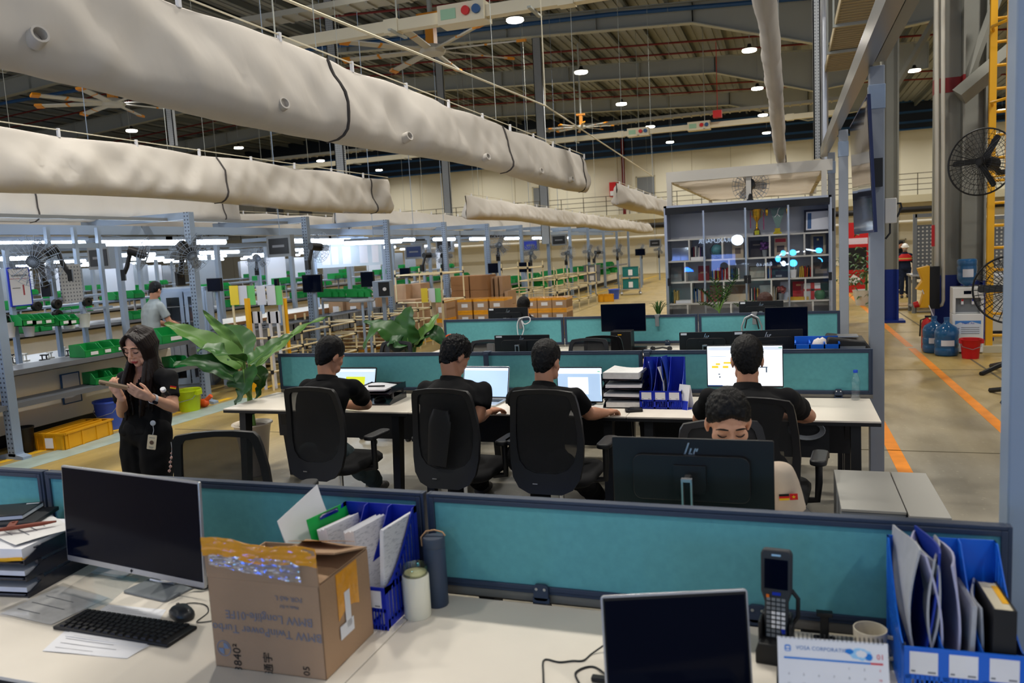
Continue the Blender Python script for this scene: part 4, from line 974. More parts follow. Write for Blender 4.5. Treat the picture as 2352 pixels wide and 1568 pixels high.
# monitors
def mon_at(u0, u1, v0, v1, y, label, rz=0, back=False, **k):
    a = AY(u0, v0, y); b = AY(u1, v1, y); w_ = abs(b.x-a.x)/max(.3, cos(rz)); h_ = a.z-b.z; cx = (a.x+b.x)/2; zc = (a.z+b.z)/2-DT
    sd = .06
    if back: return monitor(label, (cx, y-.065, DT), pi+rz, w_, h_, zc, back_logo=True, stand_d=.10, **k)
    return monitor(label, (cx, y+sd, DT), rz, w_, h_, zc, stand_d=sd, **k)
def shine(o, m_):
    pass
# silver monitor on the near desk at left, turned slightly
p0, p1 = AY(157, 1077, 2.12), AY(476, 1096, 2.02)
wv_ = (p1-p0); ang = atan2(wv_.y, wv_.x)
monitor('silver-framed switched-off monitor on the near desk beside the cardboard box', ((p0.x+p1.x)/2-.03, (p0.y+p1.y)/2+.14, DT), ang, wv_.length, .362, .285, silver=True, stand_d=.14, tilt=-3)
mon_at(1402, 1780, 1006, 1196, 2.72, 'big black monitor seen from behind with silver logo, hiding the beige polo person', back=True)
mon_at(1622, 1800, 793, 890, 5.66, 'large bright monitor showing a spreadsheet in the second row', front=S_white)
mon_at(1278, 1385, 843, 925, 5.62, 'monitor showing an open document before the third seated worker', front=S_blue, rz=.0, nm='computer_monitor')
mon_at(1133, 1262, 771, 822, 6.30, 'black monitor back with sticker and silver logo above the third worker', back=True, sticker=True)
mon_at(1559, 1686, 764, 830, 6.32, 'black monitor back with silver logo left of the dark haired head at right', back=True, sticker=True)
mon_at(1687, 1850, 760, 835, 6.36, 'black monitor back with silver logo right behind the bright screen', rz=.16, back=True, sticker=True)
mon_at(1379, 1484, 699, 760, 8.66, 'switched-off black monitor in the middle of the third row', stand_d=.06) if 0 else mon_at(1379, 1484, 699, 760, 8.66, 'switched-off black monitor in the middle of the third row')
mon_at(1756, 1856, 706, 778, 8.6, 'switched-off black monitor at the right of the third row beside the headset')
mon_at(1119, 1213, 708, 760, 9.30, 'monitor back with tiny sticker and silver logo hiding the far worker at left', back=True, sticker=True)
mon_at(1697, 1800, 693, 745, 9.35, 'monitor back with silver logo hiding the brown haired worker', back=True, sticker=True)
# picture on lit screens
def on_screen(y, items):
    for (u0, v0, u1, v1, m_) in items:
        pass
def screen_marks(label_part, owner, y, items):
    for (nm, u0, v0, u1, v1, m_) in items:
        a, b = AY(u0, v0, y), AY(u1, v1, y); o = owner
        MB().bb(a.x-o.location.x, y-o.location.y-.001, b.z-o.location.z, b.x-o.location.x, y-o.location.y+.0006, a.z-o.location.z).build(nm, m_, o)
def find(lbl):
    for o in COL.objects:
        if o.get('label', '').startswith(lbl): return o
o = find('large bright monitor'); y = 5.66-.0024
screen_marks('', o, y, [('toolbar', 1626, 797, 1797, 803, S_lt), ('orange_cell', 1644, 834, 1654, 838, S_or), ('orange_cell', 1662, 831, 1680, 835, S_or), ('orange_cell', 1635, 840, 1650, 845, S_or), ('orange_cell', 1660, 840, 1673, 845, S_or),
    ('chart_bar', 1745, 842, 1763, 844, S_dkl), ('chart_bar', 1759, 844, 1762, 855, S_dkl), ('text_line', 1650, 858, 1654, 860, S_dkl), ('text_line', 1652, 864, 1655, 867, S_dkl), ('text_line', 1630, 818, 1668, 819, S_grey), ('green_button', 1788, 797, 1796, 799, lit('screen_green', (60, 150, 110), .5)), ('taskbar', 1626, 884, 1660, 887, lit('screen_navy', (40, 70, 120), .4))])
o = find('monitor showing an open'); y = 5.62-.0024
screen_marks('', o, y, [('ribbon', 1281, 846, 1382, 858, S_white), ('page', 1304, 866, 1352, 905, lit('screen_page', (244, 248, 252), .95)), ('text_line', 1322, 873, 1330, 874, S_grey), ('green_button', 1372, 852, 1378, 854, lit('screen_green', (60, 150, 110), .5)), ('scroll_edge', 1378, 858, 1382, 908, S_white)])
# laptops of the second row
def lap_deco(items):
    def f(T, t, w, d):
        for nm, x0, z0, x1, z1, m_ in items: MB().at(T).bb(-w/2+w*x0, -.0026, d*z0, -w/2+w*x1, -.0018, d*z1).build(nm, m_, t)
    return f
p = AZ(832, 905, DT); laptop('open laptop with a yellow window on its screen, second row left', (p.x, 5.64, DT), .0, w=.40, d=.25, ang=108, screen=S_grey, body=M_dark, deco=lap_deco([('yellow_window', .28, .1, .74, .66, S_yel), ('toolbar', .05, .82, .95, .9, S_lt)]))
p = AZ(1118, 915, DT); laptop('silver laptop with a pale screen in front of the spiky haired worker', (p.x, 5.60, DT), -.05, w=.40, d=.26, ang=105, screen=S_blue, body=M_alu, deco=lap_deco([('toolbar', .03, .86, .97, .93, S_white)]))
# ================================================================ things on the near desk
# ---- open cardboard box with tape
bx0, bx1, by0, by1, bh = -1.612, -1.240, 1.768, 2.05, .275
B = thing('cardboard_box', 'open brown cardboard box with amber tape and faint blue print on the near desk', 'box', ((bx0+bx1)/2, (by0+by1)/2, DT), R(1.5)); w, d = (bx1-bx0)/2, (by1-by0)/2
m = MB()
m.bb(-w, -d, 0, w, d, .005).bb(-w, -d, 0, w, -d+.005, bh).bb(-w, d-.005, 0, w, d, bh).bb(-w, -d, 0, -w+.005, d, bh).bb(w-.005, -d, 0, w, d, bh)
m.build('box_body', M_card, B, bevel=.002)
fl = MB().sheet(lambda a, b: (lerp(-w, w, a), -d+.0025-.004*b+.004*sin(a*5)*b, bh+.115*b+(.006*sin(a*9)-.012*a)*b), 12, 6, .005).build('front_flap', M_card, B)
MB().sheet(lambda a, b: (lerp(w-.002, -w*.15, b), lerp(-d+.01, d-.004, a), bh+.004+.014*b), 6, 6, .004).build('side_flap', M_card, B)
MB().sheet(lambda a, b: (lerp(-w*.2, w*1.0, a), lerp(d-.002, -d*.35, b), bh+.005+.042*b*(1-.0*a)+.012*a*b), 8, 6, .005).build('back_flap', M_card, B)
def crumple(a, b, s, k=1): return (noise.noise(V((a*9+s, b*5, s)))*.004+abs(noise.noise(V((a*17, b*7+s, 2))))*.0035)*k
ff = MB().sheet(lambda a, b: (lerp(-w-.002, w+.004, a), -d-.007-crumple(a, b, 1), bh+.066+.055*b+(.006*sin(a*9)-.012*a)+crumple(a, b, 4)*.5), 40, 12, .0012).build('amber_tape', M_tape, fl, smooth=25)
M_clear = see_through('clear_tape_film', (244, 247, 255), .40, .22, True)
MB().sheet(lambda a, b: (lerp(-w+.02, w-.05, a), -d-.008-crumple(a, b, 7, 1.3), bh+.074-.062*b*(.55+.5*a)), 44, 14, .001).build('clear_tape', M_clear, fl, smooth=20)
MB().sheet(lambda a, b: (w+.0018+crumple(a, b, 3)*.25, lerp(-.055, .065, a), bh-.002-.14*b+.02*sin(a*3)*b), 20, 16, .001).build('amber_tape', M_tape, B, smooth=25)
MB().sheet(lambda a, b: (lerp(-w*.15, w*.8, a), lerp(d-.01, d*.3, b), bh+.012+.036*b+.012*a+.001), 10, 6, .001).build('amber_tape', M_tape, B, smooth=25)
MB().bb(w+.0035, -.02, .095, w+.0045, .01, .205).bb(w+.0035, -.055, .075, w+.0045, .022, .115).build('shipping_label', M_paper, B)
M_blueprint = mat('faint_blue_print', (126, 124, 134), .8); M_blackprint = mat('black_print', (34, 30, 28), .8); M_pblue = mat('roundel_blue', (124, 136, 158), .8)
y = -d-.0012
for s_, sz, x_, z_ in (('BMW TwinPower Turbo', .036, -.0, .125), ('BMW Longlife-01FE', .036, .012, .168), ('FOR 4x5 L', .02, .085, .232), ('Made in EU', .013, .085, .208)):
    text(s_, sz, M_blueprint, B, (x_, y, z_), (R(90), R(180), 0), 'printed_lettering')
text('3840\u00b2', .038, M_blackprint, B, (-.105, y, .035), (R(90), R(-90), 0), 'printed_lettering')
text('\u901a\u5b87', .034, M_blackprint, B, (.0, y, .03), (R(90), R(-90), 0), 'printed_lettering'); text('05', .03, M_blackprint, B, (.125, y, .022), (R(90), R(-90), 0), 'printed_lettering')
rd = MB().at(Matrix.Translation((-.15, y, .06)) @ Matrix.Rotation(R(90), 4, 'X')).lathe([(.022, 0), (.024, 0), (.024, .0006), (.022, .0006), (.022, 0)], 28, cap=False)
for q in (0, 2): rd.prism([(0, 0)]+[(.018*cos(pi/2*q+pi/2*i/8), .018*sin(pi/2*q+pi/2*i/8)) for i in range(9)], .0006, 'z')
rd.build('round_emblem', M_pblue, B)
# ---- blue magazine racks
M_bluerack = mat('rack_royal_blue', (16, 40, 168), .36); M_bluerack2 = mat('rack_bright_blue', (18, 98, 208), .36)
def file_rack(label, loc, w, d, hf, hb, n, m, rz=0, labels=True, flat=.0):
    t = thing('file_rack', label, 'file rack', loc, rz)
    def top(y):                                       # y from -d/2 (front) to d/2 (back)
        k = (y+d/2)/d
        return hf if k < .08 else hf+(hb-hf)*min(1, ((k-.08)/.8))**1.5
    for i in range(n+1):
        x = -w/2+i*w/n; th = .003
        ys = [-d/2+d*j/24 for j in range(25)]
        mb = MB().prism([(y_, 0) for y_ in (-d/2, d/2)]+[(d/2, .03), (-d/2, .03)], th, 'x', x-th/2)
        if i in (0, n):
            mb.prism([(y_, top(y_)-.022) for y_ in ys]+[(y_, top(y_)) for y_ in ys[::-1]], th, 'x', x-th/2)
            mb.bb(x-th/2, -d/2, 0, x+th/2, -d/2+.022, hf).bb(x-th/2, d/2-.022, 0, x+th/2, d/2, hb)
            if hf > .1: mb.prism([(-d/2, hf*.98-.02), (d/2, hf*.98-.02), (d/2, hf*.98), (-d/2, hf*.98)], th, 'x', x-th/2)
            for j in range(9):
                yy = -d/2+.03+j*(d-.06)/8.5; mb.bb(x-th/2, yy, .02, x+th/2, yy+.012, max(.04, top(yy)-.01))
        else: mb.prism([(-d/2, 0), (d/2, 0)]+[(y_, top(y_)) for y_ in ys[::-1]], th, 'x', x-th/2)
        mb.build('side_panel' if i in (0, n) else 'divider', m, t, smooth=0)
    MB().bb(-w/2, -d/2, 0, w/2, d/2, .004).build('bottom', m, t)
    MB().bb(-w/2, d/2-.003, 0, w/2, d/2, hb).build('back_panel', m, t)
    f = MB().bb(-w/2, -d/2-.003, hf*.42, w/2, -d/2, hf).bb(-w/2, -d/2-.003, 0, w/2, -d/2, hf*.1)
    nb = 8*n
    for j in range(nb+1):
        xx = -w/2+.002+j*(w-.008)/nb; f.bb(xx, -d/2-.003, 0, xx+.004 if j % 8 else xx+.012, -d/2, hf*.5)
    f.build('front_panel', m, t, smooth=0)
    if labels:
        for i in range(n):
            c = -w/2+(i+.5)*w/n; lw = w/n*.36
            l = MB().bb(c-lw, -d/2-.0045, hf*.52, c+lw, -d/2-.003, hf*.92).build('label_card', M_paper, t)
            MB().bb(c+lw*.3, -d/2-.005, hf*.55, c+lw*.85, -d/2-.0044, hf*.58).bb(c-lw*.9, -d/2-.005, hf*.56, c-lw*.6, -d/2-.0044, hf*.59).build('label_print', M_ink, l)
    return t
file_rack('royal blue magazine rack full of papers behind the cardboard box', (-1.345, 2.205, DT), .272, .25, .14, .325, 3, M_bluerack)
M_paperprint = mat('printed_paper', (214, 216, 222), .7)
_nt = M_paperprint.node_tree; _tc = _nt.nodes.new('ShaderNodeTexCoord'); _mp = _nt.nodes.new('ShaderNodeMapping'); _mp.inputs['Scale'].default_value = (40, 40, 260)
_n = _nt.nodes.new('ShaderNodeTexNoise'); _n.inputs['Scale'].default_value = 1.0; _n.inputs['Detail'].default_value = 2
_r = _nt.nodes.new('ShaderNodeMapRange'); _r.inputs[1].default_value = .56; _r.inputs[2].default_value = .62
_m = _nt.nodes.new('ShaderNodeMix'); _m.data_type = 'RGBA'; _m.inputs[6].default_value = rgb(222, 222, 226); _m.inputs[7].default_value = rgb(186, 188, 194)
_nt.links.new(_tc.outputs['Object'], _mp.inputs[0]); _nt.links.new(_mp.outputs[0], _n.inputs[0]); _nt.links.new(_n.outputs[0], _r.inputs[0]); _nt.links.new(_r.outputs[0], _m.inputs[0]); _nt.links.new(_m.outputs[2], _nt.nodes['Principled BSDF'].inputs['Base Color'])
def upright(label, loc, w_y, h, th, lean=0, tiltf=0, m=M_paper, print_=True, nm='paper_bundle', cat='papers', group=None, ridged=True):
    t = thing(nm, label, cat, loc, group=group, rot=(R(tiltf), R(lean), 0))
    rnd = random.Random(int(abs(loc[0])*9999)); n = max(2, int(th/.003)); mb = MB(); po = []; 
    top = []
    for i in range(n+1):                               # ridged stack of sheets as one body
        x = -th/2+th*i/n; top.append((x, h+rnd.uniform(-.008, .0)))
    mb.prism([(-th/2, 0), (th/2, 0)]+[(x, z) for x, z in top[::-1]], w_y, 'y', -w_y/2)
    mb.build('sheets', m, t, smooth=0)
    if print_: MB().bb(th/2, -w_y/2+.004, .004, th/2+.0012, w_y/2-.002, h-.004).build('front_sheet', M_paperprint, t)
    return t
upright('printed sheets at the right end of the royal blue rack', (-1.232, 2.195, DT+.006), .205, .31, .012, 2, -3)
upright('thick stack of white papers next to the right end of the royal blue rack', (-1.29, 2.185, DT+.006), .205, .30, .036, -9, -4)
upright('grey printed bundle in the middle of the royal blue rack with the green clipboard', (-1.375, 2.185, DT+.006), .2, .30, .035, -13, -5)
cb = thing('clipboard', 'green clipboard with metal clip leaning in the royal blue rack', 'clipboard', (-1.40, 2.19, DT+.006), rot=(R(-4), R(-15), 0))
MB().bb(-.002, -.115, 0, .002, .115, .335).build('board', mat('clip_green', (20, 160, 70), .4), cb, bevel=.001)
MB().bb(-.004, -.055, .316, .007, .055, .328).tube([(.006, -.05, .325), (.012, -.045, .33), (.012, .045, .33), (.006, .05, .325)], .003, 6).build('metal_clip', M_chrome, cb)
tag(MB().sheet(lambda a, b: (-.02-.11*b-.05*sin(b*2.0), lerp(-.13, .11, a), .02+.42*b-.06*b*b-.05*(1-a)*b), 8, 12, .0015).build('loose_sheet', M_paper, loc=(-1.405, 2.20, DT+.006)), 'big blank white sheet sticking out leftwards from the royal blue rack', 'paper')
tag(MB().sheet(lambda a, b: (-.035-.11*b-.02*sin(b*2.4), lerp(-.10, .10, a), .012+.30*b-.03*b*b), 8, 12, .0015).build('loose_sheet', M_paper, loc=(-1.425, 2.19, DT+.006)), 'lower white sheet peeping out left of the big blank one', 'paper')
# ---- tumbler and jar
t = thing('tumbler', 'dark blue tumbler with a tan strap handle beside the partition gap', 'tumbler', (-1.128, 2.285, DT))
MB().lathe([(0, 0), (.034, 0), (.037, .004), (.037, .2), (.0365, .203)], 32).build('tumbler_body', mat('tumbler_navy', (54, 66, 86), .5), t, smooth=50)
MB().lathe([(0, .2035), (.037, .2035), (.0375, .208), (.0375, .232), (.034, .237), (0, .238)], 32).build('lid', mat('tumbler_lid', (60, 70, 86), .45), t, smooth=50)
MB().tube([(-.039, -.01, .205), (-.042, -.008, .235), (-.028, .004, .252), (0, .01, .256), (.028, .012, .25), (.037, .012, .238)], .0042, 6, ry=.6).build('strap', mat('tan_strap', (206, 160, 116), .6), t, smooth=60)
t = thing('jar', 'white jar with clear rim standing on the desk seam in front of the tumbler', 'jar', (-1.158, 2.195, DT))
MB().lathe([(0, 0), (.041, 0), (.044, .004), (.044, .138), (.042, .142), (.036, .142), (.036, .13), (0, .13)], 32).build('jar_body', mat('jar_cream', (226, 222, 204), .35), t, smooth=40)
MB().lathe([(.036, .140), (.041, .142), (.0425, .148), (.0425, .170), (.041, .1725), (.0395, .170), (.0395, .148), (.036, .14)], 28, cap=False).build('clear_rim', see_through('rim_glass', (190, 200, 170), .6, .05, True), t, smooth=60)
MB().lathe([(0, .143), (.036, .143), (.037, .15), (.02, .153), (0, .153)], 24).build('jar_contents', mat('green_tea', (176, 176, 128), .4), t)
# ---- keyboard, mouse, papers
a, b_ = V((-2.317, 1.828, DT)), V((-1.822, 1.819, DT))
k = thing('keyboard', 'black full size keyboard lying in front of the silver monitor', 'keyboard', (-2.078, 1.884, DT), R(-1.2))
MB().rings([[V((x, y, z)) for x, y in ((-.245, -.065), (.245, -.065), (.245, .065), (-.245, .065))] for z in (0, .012)]).build('keyboard_base', M_dark, k, bevel=.004)
M_key = mat('keycap', (18, 18, 20), .5)
kr = MB(); rows = [(-.23, .22, 20, .052), (-.23, .22, 19, .033), (-.228, .22, 18, .012), (-.226, .22, 18, -.009), (-.224, .22, 17, -.030), (-.224, .22, 14, -.051)]
for x0, x1, n, yy in rows:
    rowm = MB()
    for i in range(n):
        xx = x0+(x1-x0)*(i+.5)/n; gap = .0 if not (.09 < xx < .10) else .01
        rowm.rings([[V((xx+sx*.0105*q, yy+sy*.0085*q, zz)) for sx, sy in ((-1, -1), (1, -1), (1, 1), (-1, 1))] for q, zz in ((1, .0122), (.78, .0185))])
    rowm.build('key_row', M_key, k, smooth=0)
ms = thing('computer_mouse', 'dark grey computer mouse right behind the keyboard', 'mouse', (-1.95, 2.005, DT), R(62))
MB().rings([[V((x*kx, y*ky+oy, z)) for x, y in rrect(.064, .115, .03, 6)] for kx, ky, oy, z in ((.92, .95, 0, 0), (1, 1, 0, .008), (.97, .97, .0, .02), (.8, .8, -.004, .031), (.5, .5, -.008, .037), (.1, .1, -.01, .038))]).build('mouse_shell', mat('mouse_grey', (42, 44, 46), .35), ms, smooth=60)
MB().cyl((-.004, .03, .032), (.004, .03, .032), .008).build('wheel', M_dark, ms)
def cable(label, pts, r=.0022, m=M_dark, nm='cable', cat='cable', n=6):
    P = [V(p) for p in pts]; Q = []
    for i in range(len(P)-1):
        p0, p1, p2, p3 = P[max(i-1, 0)], P[i], P[i+1], P[min(i+2, len(P)-1)]
        for j in range(n):
            u = j/n; Q.append(.5*((2*p1)+(p2-p0)*u+(2*p0-5*p1+4*p2-p3)*u*u+(3*p1-p0-3*p2+p3)*u**3))
    Q.append(P[-1]); return tag(MB().tube(Q, r, 7).build(nm, m, smooth=70), label, cat)
zt = DT+.003
cable('thin black mouse cable curving back behind the cardboard box', [AZ(405, 1398, zt), AZ(432, 1385, zt), AZ(470, 1388, zt), AZ(478, 1405, zt), AZ(452, 1428, zt), AZ(490, 1425, zt)], .0018)
cable('black cable looping on the desk left of the laptop', [AZ(1392, 1478, DT+.02), AZ(1360, 1500, zt), AZ(1340, 1516, zt), AZ(1315, 1517, zt), AZ(1285, 1520, zt), AZ(1250, 1515, zt), AZ(1248, 1550, zt), AZ(1250, 1600, zt)], .0025)
cable('second black cable with a plug bulging beside the laptop edge', [AZ(1398, 1555, DT+.01), AZ(1370, 1533, zt), AZ(1345, 1532, zt), AZ(1322, 1545, zt), AZ(1330, 1568, zt), AZ(1350, 1600, zt)], .003)
tag(MB().box((0, 0, .008), (.05, .022, .014)).build('plug', M_dark, loc=AZ(1388, 1566, DT)+V((-.01, 0, .0)), bevel=.004), 'small black plug lying at the left edge of the laptop', 'plug')
cable('white video cable hanging under the silver monitor', [AZ(345, 1330, DT+.1), AZ(375, 1335, DT+.09), AZ(410, 1332, DT+.05), AZ(440, 1325, DT+.06), AZ(478, 1318, DT+.08)], .0035, M_paper)
cable('bundle of black cables behind the foot of the silver monitor', [AZ(400, 1330, DT+.07), AZ(440, 1345, DT+.02), AZ(470, 1350, DT+.01), AZ(490, 1335, DT+.01)], .006)
def flat_sheet(label, us, z=DT+.0012, m=M_paper, lines=0, curl=0, nm='paper_sheet', cat='paper', lift=0):
    p = [AZ(u, v, z) for u, v in us]; c = sum(p, V())/4
    q = [x-c for x in p]
    t = thing(nm, label, cat, c)
    MB().sheet(lambda a, b: tuple((q[0]*(1-a)+q[1]*a)*(1-b)+(q[3]*(1-a)+q[2]*a)*b + V((0, 0, lift*(.5+.5*sin(a*6+b*4))+curl*a*a))), 8, 8, .0008).build('sheet', m, t)
    if lines:
        l = MB()
        for i in range(lines):
            b0 = .18+.7*i/lines; a0, a1 = .1, .55+.3*((i*37) % 10)/10
            for a, b, h_ in ((a0, a1, .018),):
                P = lambda a, b: (q[0]*(1-a)+q[1]*a)*(1-b)+(q[3]*(1-a)+q[2]*a)*b+V((0, 0, .0011+lift*(.5+.5*sin(a*6+b*4))+curl*a*a))
                l.quad(P(a, b0), P(a1, b0), P(a1, b0+h_), P(a, b0+h_))
        l.build('print', M_ink, t)
    return t
flat_sheet('white printed slip lying behind the keyboard beside the mouse', [(222, 1405), (365, 1425), (382, 1400), (248, 1388)], lines=4)
flat_sheet('folded white note lying in front of the keyboard', [(98, 1495), (292, 1512), (345, 1482), (150, 1448)], lines=3, lift=.002)
flat_sheet('second note half under the keyboard front edge', [(150, 1460), (330, 1486), (350, 1470), (165, 1445)], z=DT+.0035, lines=1)
M_sleeve = see_through('plastic_sleeve', (226, 230, 236), .88, .12, True)
M_greyprint = mat('grey_document', (216, 215, 214), .7, var=.1, scale=30)
flat_sheet('greyish printed document inside the clear sleeve left of the keyboard', [(2, 1408), (118, 1434), (250, 1372), (140, 1345)], z=DT+.002, m=M_greyprint, lines=3)
flat_sheet('clear plastic sleeve over the grey document on the near desk', [(-20, 1412), (122, 1440), (262, 1378), (145, 1338)], z=DT+.006, m=M_sleeve, lift=.003, nm='plastic_sleeve', cat='plastic sleeve')
flat_sheet('empty clear sleeve lying between the trays and the monitor foot', [(140, 1362), (245, 1392), (320, 1330), (215, 1312)], z=DT+.008, m=M_sleeve, lift=.004, nm='plastic_sleeve', cat='plastic sleeve')
flat_sheet('purple edged envelope peeping out under the silver monitor', [(208, 1315), (280, 1328), (312, 1308), (232, 1298)], z=DT+.004, lines=1)
# ---- black letter trays at far left
M_traydark = mat('smoke_tray', (26, 28, 40), .2, spec=.6)
def tray_stack(label, loc, rz, w, d, levels, m=M_traydark, hgt=.062):
    t = thing('letter_tray', label, 'letter tray', loc, rz)
    for i in range(levels):
        z = i*hgt; mb = MB()
        mb.bb(-w/2, -d/2, z+.004, w/2, d/2, z+.007).bb(-w/2, d/2-.003, z, w/2, d/2, z+.045)
        for s in (-1, 1):
            mb.prism([(-d/2, z), (d/2, z), (d/2, z+.05), (-d/2+.09, z+.05), (-d/2, z+.018)], .004, 'x', s*w/2-.002)
            for yy in (-d*.3, d*.3): mb.bb(s*w/2-.006, yy-.01, z+.045, s*w/2+.006, yy+.01, z+hgt+.002 if i < levels-1 else z+.05)
        mb.build('tray_tier', m, t, smooth=0)
        MB().prism(rrect(w*.9, .012, .005, 3, 0, 0), .004, 'z', z+.007).build('front_lip', m, t).location = (0, -d/2+.004, 0)
    return t
p = AZ(0, 1362, DT)
tray_stack('stack of dark letter trays full of papers at the far left of the near desk', (-2.80, 2.14, DT), R(8), .27, .33, 3)
for i, (z, lab, mm) in enumerate(((.012, 'papers in the lowest dark letter tray', M_paper), (.075, 'papers with a yellow edge in the second dark letter tray', M_paper))):
    o = MB().sheet(lambda a, b: (lerp(-.118, .118, a), lerp(-.15, .14, b), .012*sin(a*3)*b), 6, 6, .018).build('paper_pile', mm, loc=(-2.80, 2.14, DT+z+.012), rz=R(8)); tag(o, lab, 'papers')
o = MB().sheet(lambda a, b: (lerp(-.122, .122, a), lerp(-.155, .15, b), .006*sin(a*3)*b), 6, 6, .045).build('paper_pile', M_paper, loc=(-2.80, 2.14, DT+.160), rz=R(8)); tag(o, 'thick pile of documents filling the top dark letter tray', 'papers')
o = MB().sheet(lambda a, b: (lerp(-.122, .122, a), lerp(-.160, -.10, b), .003*sin(a*8)), 10, 2, .012).build('yellow_folder', M_yellow, loc=(-2.80, 2.14, DT+.143), rz=R(8)); tag(o, 'yellow folder edge under the documents of the top tray', 'folder')
M_draw = mat('drawing_paper', (220, 218, 216), .7)
flat_sheet('loose drawing sheet with sketches on top of the tray papers', [(-40, 1220), (36, 1252), (165, 1215), (112, 1178)], z=DT+.19, m=M_draw, lines=4, lift=.004)
nb = thing('notebook', 'black notebook with page marker on top of the tray papers at far left', 'notebook', AZ(20, 1182, DT+.205), R(24))
MB().bb(-.12, -.085, 0, .1, .085, .004).bb(-.12, -.085, .018, .1, .085, .022).bb(-.122, -.085, 0, -.118, .085, .022).build('cover', M_dark, nb, bevel=.002)
MB().bb(-.118, -.082, .004, .097, .082, .018).build('pages', M_paper, nb); MB().bb(.04, .06, .022, .09, .072, .0225).build('sticker', M_paper, nb)
nb2 = MB().bb(-.14, -.1, 0, .13, .1, .016).build('folder', M_blackmetal, loc=AZ(22, 1198, DT+.19)+V((0, .02, 0)), rz=R(24), bevel=.002); tag(nb2, 'black folder lying under the notebook', 'folder')
pcx = thing('pen_case', 'brown leather pen case with a snap strap lying on the tray papers', 'pen case', AZ(62, 1207, DT+.212), R(40))
MB().tube([(-.1, 0, 0), (-.06, 0, 0), (.05, 0, 0), (.1, 0, 0)], [.010, .013, .013, .006], 10, ry=.6).build('case_body', mat('brown_leather', (120, 54, 34), .5), pcx, smooth=60)
MB().box((-.055, .03, .006), (.028, .07, .004)).cyl((-.055, .05, .008), (-.055, .05, .011), .006).build('snap_strap', mat('brown_leather', (120, 54, 34), .5), pcx)
# ---- laptop with dark screen at right (screen plane through the measured corners)
lt = laptop('open laptop with black screen on the near desk at right, bottom cut by the frame', (-.234, 1.79, DT), R(19), w=.378, d=.268, ang=98, screen=M_screen)
# ---- handheld scanner in its cradle
sc_ = thing('barcode_scanner', 'handheld barcode terminal with keypad standing in a black cradle', 'handheld scanner', (-.045, 2.19, DT), R(-6))
ol = [(-.030, .03), (.030, .03), (.032, .10), (.031, .155), (.041, .185), (.042, .29), (.036, .303), (-.036, .303), (-.042, .29), (-.041, .185), (-.031, .155), (-.032, .10)]
TT = Matrix.Rotation(R(-8), 4, 'X')
MB().at(TT).prism(ol, .03, 'y', -.015).build('terminal_body', mat('scanner_charcoal', (44, 46, 50), .5), sc_, bevel=.005)
MB().at(TT).bb(-.031, -.0165, .195, .031, -.0145, .277).build('terminal_screen', M_screen, sc_)
MB().at(TT).bb(-.012, -.0165, .286, .012, -.0148, .291).build('maker_plate', M_alu, sc_)
kp = MB(); kd = MB()
for r_ in range(9):
    for c_ in range(4):
        (kp if 1 < r_ < 6 and c_ else kd).at(TT).bb(-.025+c_*.0132, -.0175, .062+r_*.0125, -.025+c_*.0132+.0098, -.0145, .062+r_*.0125+.008)
kp.build('white_keys', M_paper, sc_); kd.build('grey_keys', M_greypaint, sc_); MB().at(TT).bb(-.01, -.0175, .178, .012, -.0145, .186).bb(.014, -.0178, .074, .025, -.0145, .086).build('blue_keys', M_blue, sc_)
MB().at(TT).bb(-.026, -.0178, .170, -.018, -.0145, .178).build('orange_key', mat('orange_key', (220, 110, 20), .5), sc_)
MB().at(TT).tube([(.038, .01, .19), (.056, .005, .17), (.056, .005, .12), (.036, .008, .09)], .006, 6).build('hand_strap', M_dark, sc_)
MB().rings([[V((x*k, y, z)) for x, y in ((-.05, -.05), (.05, -.05), (.05, .045), (-.05, .045))] for k, z in ((1, 0), (1, .035), (.84, .06))]).bb(-.04, .012, .03, .04, .045, .12).bb(-.046, -.02, .03, -.036, .03, .11).bb(.036, -.02, .03, .046, .03, .11).build('cradle', M_dark, sc_, bevel=.004)
# ---- desk calendar
cal = thing('desk_calendar', 'white desk calendar headed VOSA CORPORATION standing at the front right', 'calendar', (.085, 1.90, DT), R(4.5))
TA = Matrix.Translation((0, 0, .215)) @ Matrix.Rotation(R(-15), 4, 'X') @ Matrix.Translation((0, 0, -.225))
MB().at(TA).bb(-.122, -.0008, 0, .122, .0008, .225).build('page', M_paper, cal)
MB().at(Matrix.Translation((0, 0, .215)) @ Matrix.Rotation(R(20), 4, 'X') @ Matrix.Translation((0, 0, -.228))).bb(-.122, -.001, 0, .122, .001, .225).build('back_board', M_dark, cal)
sp_ = MB()
for i in range(24): sp_.tube([(-.112+i*.0097+.0, .006*cos(q*.9)+.002, .218+.007*sin(q*.9)) for q in range(8)], .0009, 5)
sp_.build('spiral', M_dark, cal); cal.children[-1]['kind'] = 'stuff'
M_calblue = mat('calendar_blue', (24, 120, 206), .6); M_calred = mat('calendar_red', (206, 40, 54), .6); M_calpale = mat('calendar_pale_blue', (150, 200, 236), .6)
MB().at(TA).bb(-.108, -.0016, .176, .083, -.0006, .180).build('week_bar', M_calblue, cal); MB().at(TA).bb(.083, -.0016, .176, .110, -.0006, .180).build('sunday_bar', M_calred, cal)
def ctext(s, size, m, x, z, sx=1, nm='calendar_lettering'):
    P = TA @ V((x, -.0012, z)); text(s, size, m, cal, P, (R(90-15), 0, 0), nm, .0002, sx=sx)
ctext('VOSA CORPORATION', .0125, mat('calendar_heading', (70, 120, 180), .6), -.018, .202, 1.0, 'heading'); ctext('01', .017, M_calred, .105, .193, 1, 'month')
